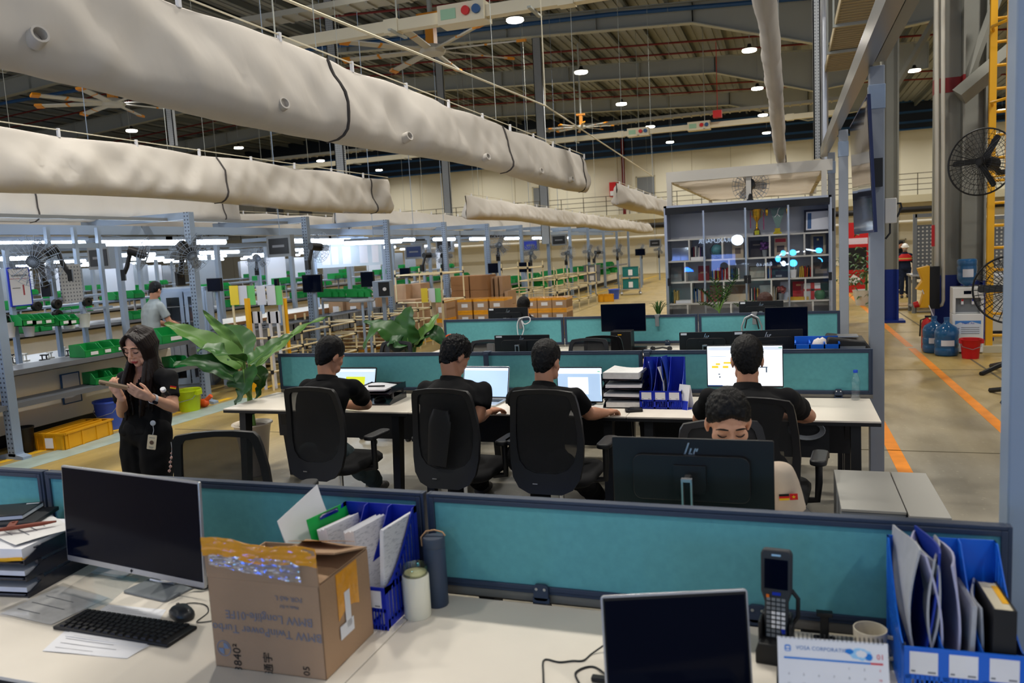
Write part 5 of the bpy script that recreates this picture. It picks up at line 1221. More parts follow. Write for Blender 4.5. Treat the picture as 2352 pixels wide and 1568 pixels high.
lg = MB().at(TA).prism(rrect(.014, .015, .004, 3, -.099, .200), .0006, 'y', -.0016).build('emblem', M_calblue, cal); MB().at(TA).prism(rrect(.009, .004, .001, 2, -.099, .202), .0006, 'y', -.002).prism(rrect(.009, .003, .001, 2, -.099, .196), .0006, 'y', -.002).build('emblem_cut', M_paper, lg)
def blob(cx, cz, rx, rz_, s):
    return [(cx+rx*cos(2*pi*i/22)*(1+.35*noise.noise(V((i*.9, s, 0)))), cz+rz_*sin(2*pi*i/22)*(1+.35*noise.noise(V((i*.9, s, 4))))) for i in range(22)]
MB().at(TA).prism(blob(.062, .197, .024, .013, 2), .0005, 'y', -.0014).build('splash', M_calpale, cal); MB().at(TA).prism(blob(.038, .202, .009, .006, 5), .0005, 'y', -.0018).prism(blob(.08, .192, .008, .008, 8), .0005, 'y', -.0018).build('splash', M_calblue, cal); MB().at(TA).prism(blob(.064, .198, .012, .008, 3), .0005, 'y', -.002).build('splash', M_paper, cal)
for r_ in range(6):
    for c_ in range(7):
        n = r_*7+c_-3
        if 1 <= n <= 31: ctext(str(n), .0075, M_calred if c_ == 6 else M_ink, -.098+c_*.0335, .163-r_*.0215, 1, 'date')
# ---- mug, clip stand, second rack with folders and black book
mg = thing('mug', 'cream mug behind the calendar at right', 'mug', (.196, 2.21, DT))
MB().lathe([(0, 0), (.036, 0), (.0385, .004), (.0425, .10), (.0425, .104), (.04, .104), (.0365, .012), (0, .010)], 32).build('mug_body', mat('mug_cream', (204, 194, 172), .3), mg, smooth=50)
MB().tube([(.04, 0, .085), (.066, .0, .08), (.07, 0, .05), (.058, 0, .024), (.038, 0, .02)], .006, 8).build('handle', mat('mug_cream', (204, 194, 172), .3), mg, smooth=60)
pk = thing('phone_stand', 'small black stand against the partition between scanner and mug', 'stand', (.085, 2.31, DT))
MB().prism([(-.012, 0), (.012, 0), (.012, .08), (-.012, .08)], .008, 'y', 0).bb(-.022, -.012, .08, .022, .012, .092).bb(-.03, -.03, 0, .03, .03, .006).build('stand_post', M_dark, pk, bevel=.002)
file_rack('bright blue file rack with worn folders at the right end of the near desk', (.385, 2.19, DT), .262, .27, .145, .33, 3, M_bluerack2, R(2))
M_folder = mat('grey_folder', (168, 170, 176), .6, var=.1, scale=20); M_folder2 = mat('pale_lilac_folder', (176, 176, 204), .55, var=.08, scale=20); M_bluefold = mat('blue_folder', (20, 50, 150), .45)
def folder(label, x, lean, h, m, bendk=.0, th=.005, tw=0, y=2.20):
    o = MB().sheet(lambda a, b: (bendk*sin(b*pi)*.03+.02*b*b*sin(a*3+lean), lerp(-.11, .11, a), h*b-.03*abs(a-.5)*b*0), 6, 10, th).build('folder', m, loc=(x, y, DT+.006)); o.rotation_euler = (R(-3), R(lean), R(tw)); return tag(o, label, 'folder')
for i, (x, l, h, m_, bk, lab) in enumerate(((.288, 7, .36, M_bluefold, .5, 'blue plastic folder leaning at the left of the bright blue rack'), (.283, 9, .33, M_folder, .9, 'grey worn folder right of the blue folder, bright blue rack'),
    (.315, -5, .36, M_folder, -.9, 'tallest pale folder in the middle of the bright blue rack'), (.336, -3, .345, M_folder2, .8, 'lilac folder with bent top in the bright blue rack'), (.357, -1, .335, M_folder, -1, 'crumpled grey folder near the middle divider of the bright blue rack'),
    (.372, 0, .325, M_folder2, .6, 'lilac folder just left of the spiral notebook'))):
    folder(lab, x, l, h, m_, bk)
sn = upright('thin spiral notebook right of the lilac folder in the bright blue rack', (.408, 2.18, DT+.006), .2, .235, .010, 3, -3, M_folder, True, 'notebook', 'notebook')
folder('short pale folder between the spiral notebook and the black book', .435, 4, .225, M_folder)
bb_ = thing('book', 'thick black book with pale page edges in the right bay of the bright blue rack', 'book', (.478, 2.17, DT+.006), rot=(R(-3), R(1), 0))
MB().bb(-.025, -.1, 0, -.021, .1, .235).bb(.021, -.1, 0, .025, .1, .235).bb(-.025, -.104, 0, .025, -.1, .235).build('cover', M_blackmetal, bb_); MB().bb(-.021, -.098, .002, .021, .095, .231).build('pages', mat('page_edge', (206, 196, 170), .7), bb_); MB().bb(.006, -.05, .22, .02, .07, .2325).build('yellow_tab', M_yellow, bb_)
# ---- things on the second row desk
tray_stack('black mesh letter tray with papers between the first two seated workers', (AZ(915, 905, DT).x, 5.62, DT), R(4), .30, .34, 2, M_traydark, .085)
p = AZ(918, 900, DT)
o = MB().sheet(lambda a, b: (lerp(-.13, .13, a), lerp(-.15, .14, b), .01*sin(a*4)*b), 6, 6, .012).build('paper_pile', M_paper, loc=(p.x, 5.62, DT+.115), rz=R(8)); tag(o, 'white papers with a pen in the top of the black mesh tray', 'papers')
tag(MB().cyl((-.07, 0, 0), (.07, .02, 0), .006).build('pen', M_dark, loc=(p.x+.02, 5.58, DT+.131)), 'black pen lying on the papers of the mesh tray', 'pen')
p = AZ(1440, 928, DT)
tray_stack('tall stack of black letter trays overfull with paper beside the royal blue rack', (p.x, 5.66, DT), 0, .285, .34, 4, M_traydark, .066)
for i, (z, th, lab) in enumerate(((.014, .035, 'plastic covered documents in the lowest tray of the tall stack'), (.082, .02, 'papers in the second tray of the tall stack'), (.148, .02, 'papers in the third tray of the tall stack'), (.225, .045, 'thick curled documents on the top of the tall tray stack'))):
    o = MB().sheet(lambda a, b: (lerp(-.13, .13, a), lerp(-.175, .15, b), .014*sin(a*3+i)*b*(i in (0, 3))), 8, 6, th).build('paper_pile', M_paper if i % 3 else M_greyprint, loc=(p.x, 5.66, DT+z+.012), rz=R(3*(-1)**i)); tag(o, lab, 'papers')
p = AZ(1530, 922, DT)
file_rack('royal blue magazine rack with blue folders on the second row desk', (p.x, 5.62, DT), .292, .27, .13, .335, 3, M_bluerack)
for i, (dx, h, m_, lab) in enumerate(((-.1, .31, M_bluefold, 'blue folder in the left bay of the second row rack'), (-.02, .33, M_bluefold, 'blue folder in the middle bay of the second row rack'), (.0, .28, M_paper, 'white papers in the middle bay of the second row rack'), (.03, .345, M_bluefold, 'tallest curved blue folder in the second row rack'))):
    folder(lab, p.x+dx, 3-2*i, h, m_, .8, .006, 0, 5.64)
p = AZ(1580, 920, DT); mini = thing('desk_calendar', 'tiny blue and white tent calendar right of the royal blue rack', 'calendar', (p.x+.015, 5.52, DT), R(60))
MB().prism([(-.04, 0), (-.036, 0), (.004, .17), (0, .17)], .09, 'y', -.045).prism([(.04, 0), (.044, 0), (.004, .17), (0, .17)], .09, 'y', -.045).build('tent_cards', M_paper, mini); MB().prism([(-.046, -.001), (-.0405, -.001), (-.027, .06), (-.032, .06)], .092, 'y', -.046).bb(-.03, -.046, .0, .03, .046, .004).build('blue_foot', M_blue, mini)
p = AZ(1456, 945, DT); ph2 = thing('desk_phone', 'black handheld device lying on the second row desk edge', 'phone', p, R(20)); MB().prism(rrect(.12, .06, .01), .02, 'z').build('shell', M_dark, ph2, bevel=.003); MB().bb(-.045, -.02, .02, .02, .02, .0212).build('display', M_screen, ph2)
ms2 = thing('computer_mouse', 'black mouse on the note pad beside the yellow window laptop', 'mouse', AZ(873, 921, DT+.004), R(-20)); MB().rings([[V((x*k, y*k, z)) for x, y in rrect(.064, .11, .03, 6)] for k, z in ((.95, 0), (1, .012), (.85, .026), (.5, .036), (.1, .037))]).build('mouse_shell', M_dark, ms2, smooth=60)
flat_sheet('white note pad under the black mouse of the leftmost seated worker', [(842, 926), (892, 930), (908, 918), (860, 914)], z=DT+.003, lines=2)
bottle('clear water bottle with blue cap on the right end of the second row desk', AZ(1965, 918, DT), .98, (24, 70, 190))
ad = thing('power_adapter', 'black adapter with cables beside the silver laptop', 'adapter', AZ(1180, 925, DT), R(10)); MB().box((0, 0, .015), (.12, .06, .03)).build('adapter_body', M_dark, ad, bevel=.006); MB().tube([(.06, 0, .015), (.1, .03, .01), (.13, .0, .006), (.17, .04, .005)], .004, 6).build('lead', M_dark, ad)
for lab, u, v, y, s in (('clip hanging on the middle second row partition edge', 1119, 808, 5.98, 1), ('clip hanging at the gap between second row partitions', 1487, 806, 5.98, 1), ('clip hanging on the third row partition at left, white cable over it', 1197, 732, 8.97, 1), ('clip hanging on the third row partition by the spiky plant', 1510, 722, 8.97, 1), ('clip hanging on the third row partition behind the headset', 1733, 717, 8.97, 1)):
    p = AY(u, v, y); o = MB().bb(-.03, -.035, -.02, .03, .035, .004).bb(-.022, -.042, -.13, .022, -.03, -.01).bb(-.03, .03, -.05, .03, .036, .0).build('partition_hook', M_greypaint if y > 8 else M_slate, loc=(p.x, y, 1.102), bevel=.003); tag(o, 'grey plastic '+lab, 'hook')
# ================================================================ fabric air ducts
M_duct = mat('duct_fabric', (192, 186, 178), .85, var=.05, scale=1.2, spec=.15, bump=.9, bscale=4.0, stretch=(1, 1, .4))
M_zip = mat('duct_zip', (66, 62, 60), .7)
def duct(label, x, y0, y1, zt, zb, wd=.17, zips=(), nozz=(), sd=0, fold=.03, slope=0, stain=False):
    t = thing('fabric_duct', label, 'air duct', (x, y0, 0)); L = y1-y0; ny = int(L/.06)+2; nc = 26
    def sec(y):                                        # outline round the tube, limp so it hangs in folds
        P = []; zt_ = zt+slope*(y)+.035*(abs(((y-.35) % 1.9)/1.9-.5)*2)**2; zb_ = zb+slope*y+.03*sin(y*.9+sd)
        e = min(1, (y+.0)/.2, (L-y)/.25+.55)
        for j in range(nc):
            a = 2*pi*j/nc; q = (1-cos(a))/2; sg = 1 if a < pi else -1
            wdt = wd*(.10+.90*min(1, q/.75)**.7)*(1 if q < .80 else sqrt(max(.02, 1-((q-.80)/.20)**2)))
            cl_ = cos(2*pi*((y-.35) % .95)/.95)*(1-q)**2*.018
            f = fold*(noise.noise(V((y*.8+q*.7, q*.5, sd)))*1.0+noise.noise(V((y*2.4-q*1.6*sg, q*.7, sd+5)))*.75+noise.noise(V((y*5.5+q*2.4, q*1.1, sd+9)))*.5+noise.noise(V((y*11-q*5*sg, q*1.6, sd+2)))*.22)*min(1, q*2.2+.12)
            P.append(V(((wdt*e+f-cl_)*sg, y, zt_+(zb_-zt_)*q+f*.12)))
        return P
    MB().rings([sec(L*i/ny) for i in range(ny+1)], cap=False).build('fabric_tube', M_duct, t, smooth=180)
    for zy in zips:
        P = sec(zy-y0); MB().tube([p+V(((.008 if p.x > 0 else -.008), 0, 0)) for p in P[1:14]], .011, 6).build('zip_seam', M_zip, t)
    for (ny_, dz) in nozz:
        MB().lathe([(.0, 0), (.045, 0), (.04, .07), (.03, .07), (.028, .02)], 14, cap=False).build('nozzle', M_duct, t, loc=(wd*.8, ny_-y0, zb+dz), rot=(0, R(75), R(-15)))
    MB().tube([(0, L*i/10, zt+slope*L*i/10+.06) for i in range(11)], .006, 5).build('carrier_wire', M_trunk, t)
    cl = MB(); yy = .35
    while yy < L: cl.bb(-.012, yy-.012, zt+slope*yy-.01, .012, yy+.012, zt+slope*yy+.075); yy += .95
    cl.build('clips', M_paper, t); t.children[-1]['kind'] = 'stuff'
    yy = .8
    while yy < L: MB().cyl((0, yy, zt+slope*yy+.05), (0, yy, roof_z(x)+.12), .004, seg=5).build('drop_wire', M_rafter, t); yy += 3.8
    return t
duct('biggest fabric duct overhead, sweeping from the top left to the middle of the hall', -3.25, .6, 13.3, 3.40, 2.83, .15, (1.5, 5.27, 9.1, 12.85), ((2.72, .12), (4.5, .1), (6.3, .1), (8.2, .1), (10.2, .1), (11.8, .1)), 1, .06)
duct('second fabric duct from the right, ending over the first banana plant', -6.5, 2.6, 12.35, 3.22, 2.66, .13, (7.95, 11.7), (), 4, .085)
duct('third fabric duct at left, low behind the second one', -9.5, 3.0, 12.1, 3.22, 2.66, .17, (7.9, 11.6), (), 7, .05)
duct('long far fabric duct in line with the second one, ending at black pipes', -6.5, 15.8, 39.5, 3.12, 2.66, .2, (), (), 11, .06, -.012)
duct('long far fabric duct under the long one, further left', -9.5, 15.4, 36.5, 3.10, 2.68, .2, (), (), 13, .03, -.010)
duct('short fabric duct visible left of the glass bookcase', -3.25, 15.9, 26, 3.13, 2.70, .2, (), (), 15, .06, -.012)
duct('narrow fabric duct hanging at upper right, seen nearly end on', -.085, 3.2, 13.4, 3.36, 2.95, .06, (13.2,), (), 17, .016)
duct('fourth fabric duct far left behind the assembly line frames', -13.0, 6, 30, 3.2, 2.66, .18, (), (), 19, .03)
# ================================================================ assembly lines at left
M_frame = mat('frame_blue_grey', (138, 154, 176), .4, var=.05, scale=2)
M_shelf = mat('shelf_grey', (104, 108, 116), .4); M_creampanel = mat('cream_enamel', (236, 230, 216), .35, var=.05, scale=2)
M_tubeon = mat('tube_glow', (226, 240, 255), .5, emit=TUBE_E)
M_fanblk = mat('fan_black', (20, 21, 24), .45); M_blade_c = see_through('clear_fan_blade', (90, 94, 100), .55, .3)
PERF2 = dots('perforated_blue_grey', (132, 148, 170), (60, 66, 78), .05, .22)
def wall_fan(label, loc, rz, pitch=0, s=1.0, group='wall fans on the line posts'):
    t = thing('wall_fan', label, 'fan', loc, rz, group); t.scale = (s, s, s); T = Matrix.Translation((0, -.18, .05)) @ Matrix.Rotation(R(pitch), 4, 'X')
    g = MB().at(T)
    for k in range(22):
        a = 2*pi*k/22; g.tube([(0, -.11, 0), (.13*cos(a), -.10, .13*sin(a)), (.235*cos(a), -.05, .235*sin(a)), (.13*cos(a), .005, .13*sin(a))], .0024, 4)
    for r_, y_ in ((.06, -.108), (.11, -.1), (.16, -.09), (.2, -.075), (.238, -.05), (.16, -.005), (.2, -.02)): g.tube([(r_*cos(2*pi*j/28), y_, r_*sin(2*pi*j/28)) for j in range(28)], .0018, 5, closed=True)
    g.build('guard', M_frame, t); t.children[-1]['kind'] = 'stuff'
    for k in range(3):
        a = 2*pi*k/3+.4; MB().at(T @ Matrix.Rotation(a, 4, 'Y')).prism(rrect(.10, .19, .045, 4, .0, .11), .006, 'y', -.055).build('blade', M_blade_c, t)
    MB().at(T).cyl((0, -.08, 0), (0, .13, 0), .06).cyl((0, -.1, 0), (0, -.08, 0), .03).build('motor', M_fanblk, t, smooth=50)
    MB().tube([tuple(T @ V((0, .1, -.03))), (0, -.02, -.12), (0, .02, -.2)], .028, 8).box((0, .03, -.22), (.08, .05, .14)).build('bracket', M_fanblk, t)
    return t
def bin_(label, loc, rz, w=.2, d=.3, h=.14, m=None, group='green picking bins', tagm=True, nm='storage_bin'):
    t = thing(nm, label, 'bin', loc, rz, group); m = m or M_green
    b = MB(); th = .006
    b.prism([(-d/2, 0), (d/2, 0), (d/2, h), (-d/2+.08*d/.3, h), (-d/2+.0, h*.55)], th, 'x', -w/2).prism([(-d/2, 0), (d/2, 0), (d/2, h), (-d/2+.08*d/.3, h), (-d/2, h*.55)], th, 'x', w/2-th)
    b.bb(-w/2, -d/2, 0, w/2, d/2, th).bb(-w/2, d/2-th, 0, w/2, d/2, h).bb(-w/2, -d/2, 0, w/2, -d/2+th, h*.55).bb(-w/2-.006, -d/2-.004, h*.5, w/2+.006, -d/2+.004, h*.58)
    b.build('bin_shell', m, t, smooth=0)
    if tagm: MB().bb(-w*.2, -d/2-.006, h*.16, w*.2, -d/2-.004, h*.42).build('label_card', M_paper, t)
    return t
def tube_light(label, p, L=1.2, group='fluorescent tubes over the benches'):
    t = thing('tube_light', label, 'tube light', p, 0, group)
    MB().bb(-.05, -L/2-.04, 0, .05, L/2+.04, .05).build('fitting', M_frame, t); MB().cyl((0, -L/2, -.035), (0, L/2, -.035), .042, seg=10).build('tube', M_tubeon, t)
    return t
def post(label, x, y, z=2.68, arm=-1.7, foot=True, mt=None):
    t = thing('line_post', label, 'post', (x, y, 0), 0, 'perforated posts of the assembly lines'); mt = mt or PERF2
    MB().bb(-.05, -.05, .03, .05, .05, z).build('upright', mt, t)
    if foot: MB().prism([(-.22, 0), (.16, 0), (.16, .03), (.06, .05), (.06, .0601), (-.08, .06), (-.22, .03)], .1, 'y', -.05).build('foot', M_frame, t)
    if arm:
        a = MB().bb(min(0, arm), -.045, z-.1, max(0, arm), .045, z+.0).build('arm', M_frame, t)
        MB().prism([(arm*.32, z-.1), (arm*.44, z-.1), (0, z-.62), (0, z-.5)], .03, 'y', -.015).build('brace', M_frame, a) if 0 else None
    return t
def line_bench(label, x, y0, y1, near=True):
    t = thing('assembly_bench', label, 'workbench', (x, (y0+y1)/2, 0)); h = (y1-y0)/2-.005
    MB().bb(-1.6, -h, .16, -.54, h, .80).build('cream_body', M_creampanel, t, bevel=.01)
    MB().bb(-1.55, -h, 0, -.64, h, .16).build('plinth', M_blackmetal, t)
    MB().bb(-1.7, -h, .86, -.55, h, .89).build('conveyor_bed', M_alu, t); MB().bb(-.70, -h, .80, -.56, h, .86).bb(-1.7, -h, .80, -1.5, h, .86).build('bed_rail', M_blackmetal, t)
    MB().bb(-.62, -h, .885, -.12, h, .915).bb(-.125, -h, .865, -.095, h, .92).build('upper_shelf', M_shelf, t)
    if near: MB().bb(-.34, -h, .555, .0, h, .58).bb(-.005, -h, .53, .025, h, .585).build('lower_shelf', M_shelf, t)
    return t
XL = -7.8; YP = [3.05, 5.96, 8.9, 11.7, 14.6, 17.5, 20.4, 23.3, 26.2, 29.1, 32.0, 34.9, 37.8, 40.7]
for i, y in enumerate(YP):
    post('blue grey perforated post with floor foot, %s along the nearest assembly line' % ORD[i], XL, y, 2.68, -1.9)
for i in range(len(YP)-1):
    if YP[i] < 8 or i > 4: line_bench('cream assembly bench with grey shelves, %s section of the nearest line' % ORD[i], XL, YP[i], YP[i+1], near=i < 3)
tag(MB().bb(XL-.95, 3, 2.42, XL-.83, 41, 2.54).bb(XL-1.6, 3, 2.46, XL-1.52, 15, 2.56).build('light_rail', M_frame), 'pair of blue grey rails carrying the tube lights of the nearest line', 'rail')
tag(MB().bb(XL-.4, 3, 2.58, XL-.32, 12, 2.62).build('cable_duct', M_greypaint), 'slim grey cable duct along the arms of the nearest line', 'cable duct')
for i, y in enumerate((4.2, 6.0, 7.35, 8.85, 10.05, 13.15, 14.45, 17.0, 19.5, 22, 25, 28, 31.5)):
    tube_light('bright tube light, %s from the front over the nearest assembly line' % ORD[i], (XL-.9, y, 2.345), 1.2 if i < 4 else 1.3)
# frame carrying the boards, left of the standing person
fx = -8.45
tf = thing('tool_frame', 'blue grey ladder frame holding boards and bins above the nearest bench', 'frame', (fx, 6.6, 0))
def fx_at(u, v): return AX(u, v, fx)
for u, v0, v1 in ((20, 565, 770), (120, 512, 770), (182, 512, 775), (236, 512, 770)):
    a = fx_at(u, 640); MB().bb(-.025, a.y-6.6-.025, .92, .025, a.y-6.6+.025, 2.50 if u > 50 else 2.27).build('upright', M_frame, tf)
ya, yb = fx_at(-60, 570).y-6.6, fx_at(240, 556).y-6.6
MB().bb(-.02, ya, 2.24, .02, yb, 2.30).build('top_rail', M_frame, tf); MB().bb(-.02, ya, 1.45, .02, yb, 1.48).build('bin_rail', M_frame, tf)
def board(label, u0, u1, v0, v1, m, x=fx+.03, frame=None, nm='board', cat='board'):
    a, b = AX(u0, v0, x), AX(u1, v1, x); c = (a+b)/2; t = thing(nm, label, cat, c, R(90)); w = abs(b.y-a.y)/2; h = abs(a.z-b.z)/2
    MB().bb(-w, -.008, -h, w, .008, h).build('sheet', m, t)
    if frame: MB().bb(-w-.012, -.012, -h-.012, -w, .012, h+.012).bb(w, -.012, -h-.012, w+.012, .012, h+.012).bb(-w, -.012, h, w, .012, h+.012).bb(-w, -.012, -h-.012, w, .012, -h).build('frame', frame, t)
    return t
M_docw = mat('document_white', (206, 208, 218), .5)
o = board('blue framed document board hanging on the ladder frame at far left', 17, 73, 617, 698, M_docw, frame=M_blue)
MB().bb(-.12, -.0095, .09, .12, -.008, .095).bb(.03, -.0095, -.1, .05, -.008, .02).build('red_print', mat('doc_print', (150, 70, 80), .7), o)
MB().bb(-.10, -.0095, .12, .10, -.008, .14).bb(-.1, -.0095, -.02, .0, -.008, -.01).build('print', M_ink, o)
M_peg = dots('pegboard', (160, 164, 172), (92, 96, 106), .045, .22)
board('grey perforated pegboard hanging on the ladder frame', 133, 192, 608, 692, M_peg, nm='pegboard', cat='pegboard')
for i, (u, v) in enumerate(((48, 738), (70, 738), (92, 736), (132, 738), (150, 737))):
    p = AX(u, v, fx+.14); bin_('green hanging bin, %s from the left on the ladder frame' % ORD[i], p-V((0, 0, .05)), R(90), .17, .26, .13)
for i, (u, v, lab) in enumerate(((18, 757, 'white bucket hanging at the extreme left under the ladder frame'), (66, 755, 'small white bucket under the green hanging bins'), (158, 738, 'white bucket hanging under the pegboard'), (192, 735, 'white bucket with blue tool right of the one under the pegboard'))):
    p = AX(u, v, fx+.06); t = thing('bucket', lab, 'bucket', p-V((0, 0, .09)), 0, 'white hanging buckets'); s_ = .8 if i == 1 else 1
    MB().lathe([(0, 0), (.06*s_, 0), (.085*s_, .17*s_), (.09*s_, .175*s_), (.082*s_, .172*s_), (.057*s_, .01), (0, .01)], 18).build('pail', M_paper, t, smooth=50)
    MB().tube([(-.085*s_, 0, .17*s_), (-.05, 0, .25*s_), (.05, 0, .25*s_), (.085*s_, 0, .17*s_)], .004, 5).build('bail', M_greypaint, t)
for i, (u, v) in enumerate(((84, 703), (130, 698), (132, 722), (200, 693), (16, 733))):
    p = AX(u, v, fx+.05); tag(MB().lathe([(.018, -.03), (.055, -.03), (.06, -.02), (.045, 0), (.06, .02), (.055, .03), (.018, .03), (.018, -.03)], 18, cap=False).build('cable_reel', M_dark, loc=p, rot=(0, R(90), 0)), 'black cable reel, %s of those on the ladder frame' % ORD[i], 'reel', 'black reels on the ladder frame')
# fixtures on the conveyor bed: many small metal and black parts, each a thing
rnd = random.Random(11)
M_fixw = mat('fixture_white', (206, 204, 198), .4)
for i in range(29):
    if i == 19: continue
    y = lerp(5.3, 8.2, (i+rnd.random()*.6)/29); x = XL-.95+rnd.uniform(-.2, .25); h = rnd.uniform(.06, .13)
    f_ = MB().bb(-.05, -.035, 0, .05, .035, .012).cyl((-.03, 0, .01), (-.03, 0, h), .008, seg=7).cyl((.03, 0, .01), (.03, 0, h*.8), .008, seg=7).bb(-.045, -.02, h*.8, .045, .02, h*.8+.015)
    o = f_.build('fixture', M_fixw if i % 3 else M_dark, loc=(x, y, .891), rz=rnd.uniform(-.6, .6), smooth=0); tag(o, 'small test fixture on the bed of the nearest line, %s from the front' % (ORD[i] if i < 20 else 'twenty-'+ORD[i-20]), 'fixture', 'test fixtures on the nearest conveyor bed')
# bins on the shelves
for i, (u, v, w_) in enumerate(((200, 808, .24), (231, 803, .2), (262, 798, .2))):
    p = AX(u, v+14, XL-.27); bin_('green bin with label card on the upper shelf, %s left of the standing person' % ORD[2-i], (p.x, p.y, .917), R(82), w_, .3, .15)
p = AX(385, 790, XL-.3); bin_('large green bin on the upper shelf right of the standing person', (p.x, p.y, .917), R(86), .48, .34, .20)
for i, (u, v, lab) in enumerate(((225, 872, 'open green bin on the lower shelf beside the standing person'), (255, 862, 'second green bin behind the open one on the lower shelf'), (404, 838, 'green bin on the lower shelf under the banana leaf'))):
    p = AX(u, v, XL-.15); bin_(lab, (p.x, p.y, .585 if i < 2 else .585), R(75), .22, .3, .14, tagm=False)
board('paper in blue frame on the cream side panel of the nearest bench', 140, 186, 862, 918, M_docw, x=XL-.51, frame=M_bluebar)
# crates and buckets on the floor by the line
def crate(label, loc, rz, w, d, h, m, cat='crate', lab=True, nm='crate', group=None, ribs=True):
    t = thing(nm, label, cat, loc, rz, group); b = MB(); th = .012
    b.bb(-w/2, -d/2, 0, w/2, d/2, .01).bb(-w/2, -d/2, 0, w/2, -d/2+th, h).bb(-w/2, d/2-th, 0, w/2, d/2, h).bb(-w/2, -d/2, 0, -w/2+th, d/2, h).bb(w/2-th, -d/2, 0, w/2, d/2, h)
    b.bb(-w/2-.012, -d/2-.012, h-.02, w/2+.012, -d/2+th, h).bb(-w/2-.012, d/2-th, h-.02, w/2+.012, d/2+.012, h).bb(-w/2-.012, -d/2, h-.02, -w/2+th, d/2, h).bb(w/2-th, -d/2, h-.02, w/2+.012, d/2, h)
    if ribs:
        for q in (-.42, -.15, .15, .42): b.bb(w*q-.012, -d/2-.008, 0, w*q+.012, d/2+.008, h*.97); b.bb(-w/2-.008, d*q-.012, 0, -w/2, d*q+.012, h*.97).bb(w/2, d*q-.012, 0, w/2+.008, d*q+.012, h*.97)
    b.build('crate_shell', m, t, smooth=0)
    if lab: MB().bb(-w*.13, -d/2-.011, h*.12, w*.13, -d/2-.0085, h*.72).build('paper_label', M_paper, t)
    return t
M_ycrate = mat('yellow_crate_plastic', (214, 152, 16), .45, var=.08, scale=6)
a, b_, c = AZ(100, 1030, 0), AZ(155, 1033, 0), AZ(244, 1003, 0); rz = atan2((c-b_).y, (c-b_).x)
t_ = crate('low yellow plastic crate with paper label on the floor beside the nearest bench', ((a+c)/2+V((-.03, .03, 0))), rz-R(90), .40, .74, .19, M_ycrate)
def pail(label, p, r, h, m, handle=True, nm='bucket'):
    t = thing(nm, label, 'bucket', p)
    MB().lathe([(0, 0), (r*.8, 0), (r, h*.97), (r*1.07, h), (r*1.07, h*.94), (r*.98, h*.94), (r*.96, h*.97), (r*.76, .01), (0, .01)], 28).build('pail', m, t, smooth=50)
    if handle:
        for s in (-1, 1): MB().bb(s*r*.98-.012, -.05, h*.76, s*r*.98+.03, .05, h*.97).build('handle_lug', m, t)
        MB().tube([(-r*1.03, 0, h*.9), (-r*.9, -r*.6, h*.62), (0, -r*1.12, h*.5), (r*.9, -r*.6, h*.62), (r*1.03, 0, h*.9)], .004, 6).build('bail', M_greypaint, t)
    return t
pail('blue plastic bucket on the floor behind the yellow crate', AZ(256, 984, 0), .17, .36, mat('bucket_blue', (62, 92, 196), .4))
pail('lime green bucket on the floor left of the plant pot', AZ(437, 942, 0), .16, .29, mat('bucket_lime', (176, 196, 24), .4))
pail('black metal can beside the foot of the leftmost post', AZ(60, 1037, 0), .10, .28, M_dark, False, 'metal_can')
tag(MB().ball((0, 0, .06), (.1, .05, .06), 10).cyl((0, 0, .06), (.12, .03, .16), .03).build('orange_tool', mat('tool_orange', (214, 84, 30), .5), loc=AZ(468, 935, 0)), 'orange tool lying right of the lime green bucket', 'tool')
# drinks cabinet, totes, flow racks beyond the first bench
cf_ = AD(438, 765, 12.9)
cb = thing('display_cabinet', 'grey cabinet with two glass doors behind the first banana plant', 'cabinet', (cf_.x, cf_.y, 0), R(28))
MB().bb(-.35, -.22, 0, .35, .25, .06).bb(-.35, .2, 0, .35, .25, 1.6).bb(-.35, -.22, 0, -.31, .25, 1.6).bb(.31, -.22, 0, .35, .25, 1.6).bb(-.35, -.22, 1.54, .35, .25, 1.6).build('carcass', M_frame, cb)
for s in (-1, 1):
    dd = MB().bb(s*.165-.155, -.24, .05, s*.165-.1, -.22, 1.55).bb(s*.165+.1, -.24, .05, s*.165+.155, -.22, 1.55).bb(s*.165-.1, -.24, 1.46, s*.165+.1, -.22, 1.55).bb(s*.165-.1, -.24, .05, s*.165+.1, -.22, .15).build('door', M_frame, cb)
    MB().bb(s*.165-.1, -.232, .15, s*.165+.1, -.228, 1.46).build('pane', M_glassclear, dd); MB().bb(s*.03-.012, -.27, .9, s*.03+.012, -.24, 1.05).build('handle', M_dark, dd)
for z in (.35, .7, 1.05, 1.3): MB().bb(-.31, -.2, z, .31, .2, z+.015).build('shelf', M_alu, cb)
M_tote = mat('tote_grey', (112, 116, 124), .5)
def tote_at(label, u, v, x, w=.6, d=.4, h=.32, z0=None, m=None, rz=R(90), lab=False):
    p = AX(u, v, x); return crate(label, (p.x, p.y, p.z if z0 is None else z0), rz, w, d, h, m or M_tote, 'tote', lab, 'tote_box', 'grey totes on the flow racks')
k = 0
for x, y0, n, z in ((-8.1, 9.7, 4, .60), (-8.2, 12.9, 6, .60), (-8.7, 9.7, 4, .60)):
    for i in range(n):
        crate('grey tote box on the flow rack, %s of %s' % (ORD[i], ('the front run', 'the second run', 'the back run')[k]), (x, y0+i*.62, z), R(90), .6, .4, .30, M_tote, 'tote', False, 'tote_box', 'grey totes on the flow racks')
    k += 1
M_pipe = mat('ivory_pipe', (216, 200, 160), .4); M_joint = mat('black_joint', (24, 24, 26), .5)
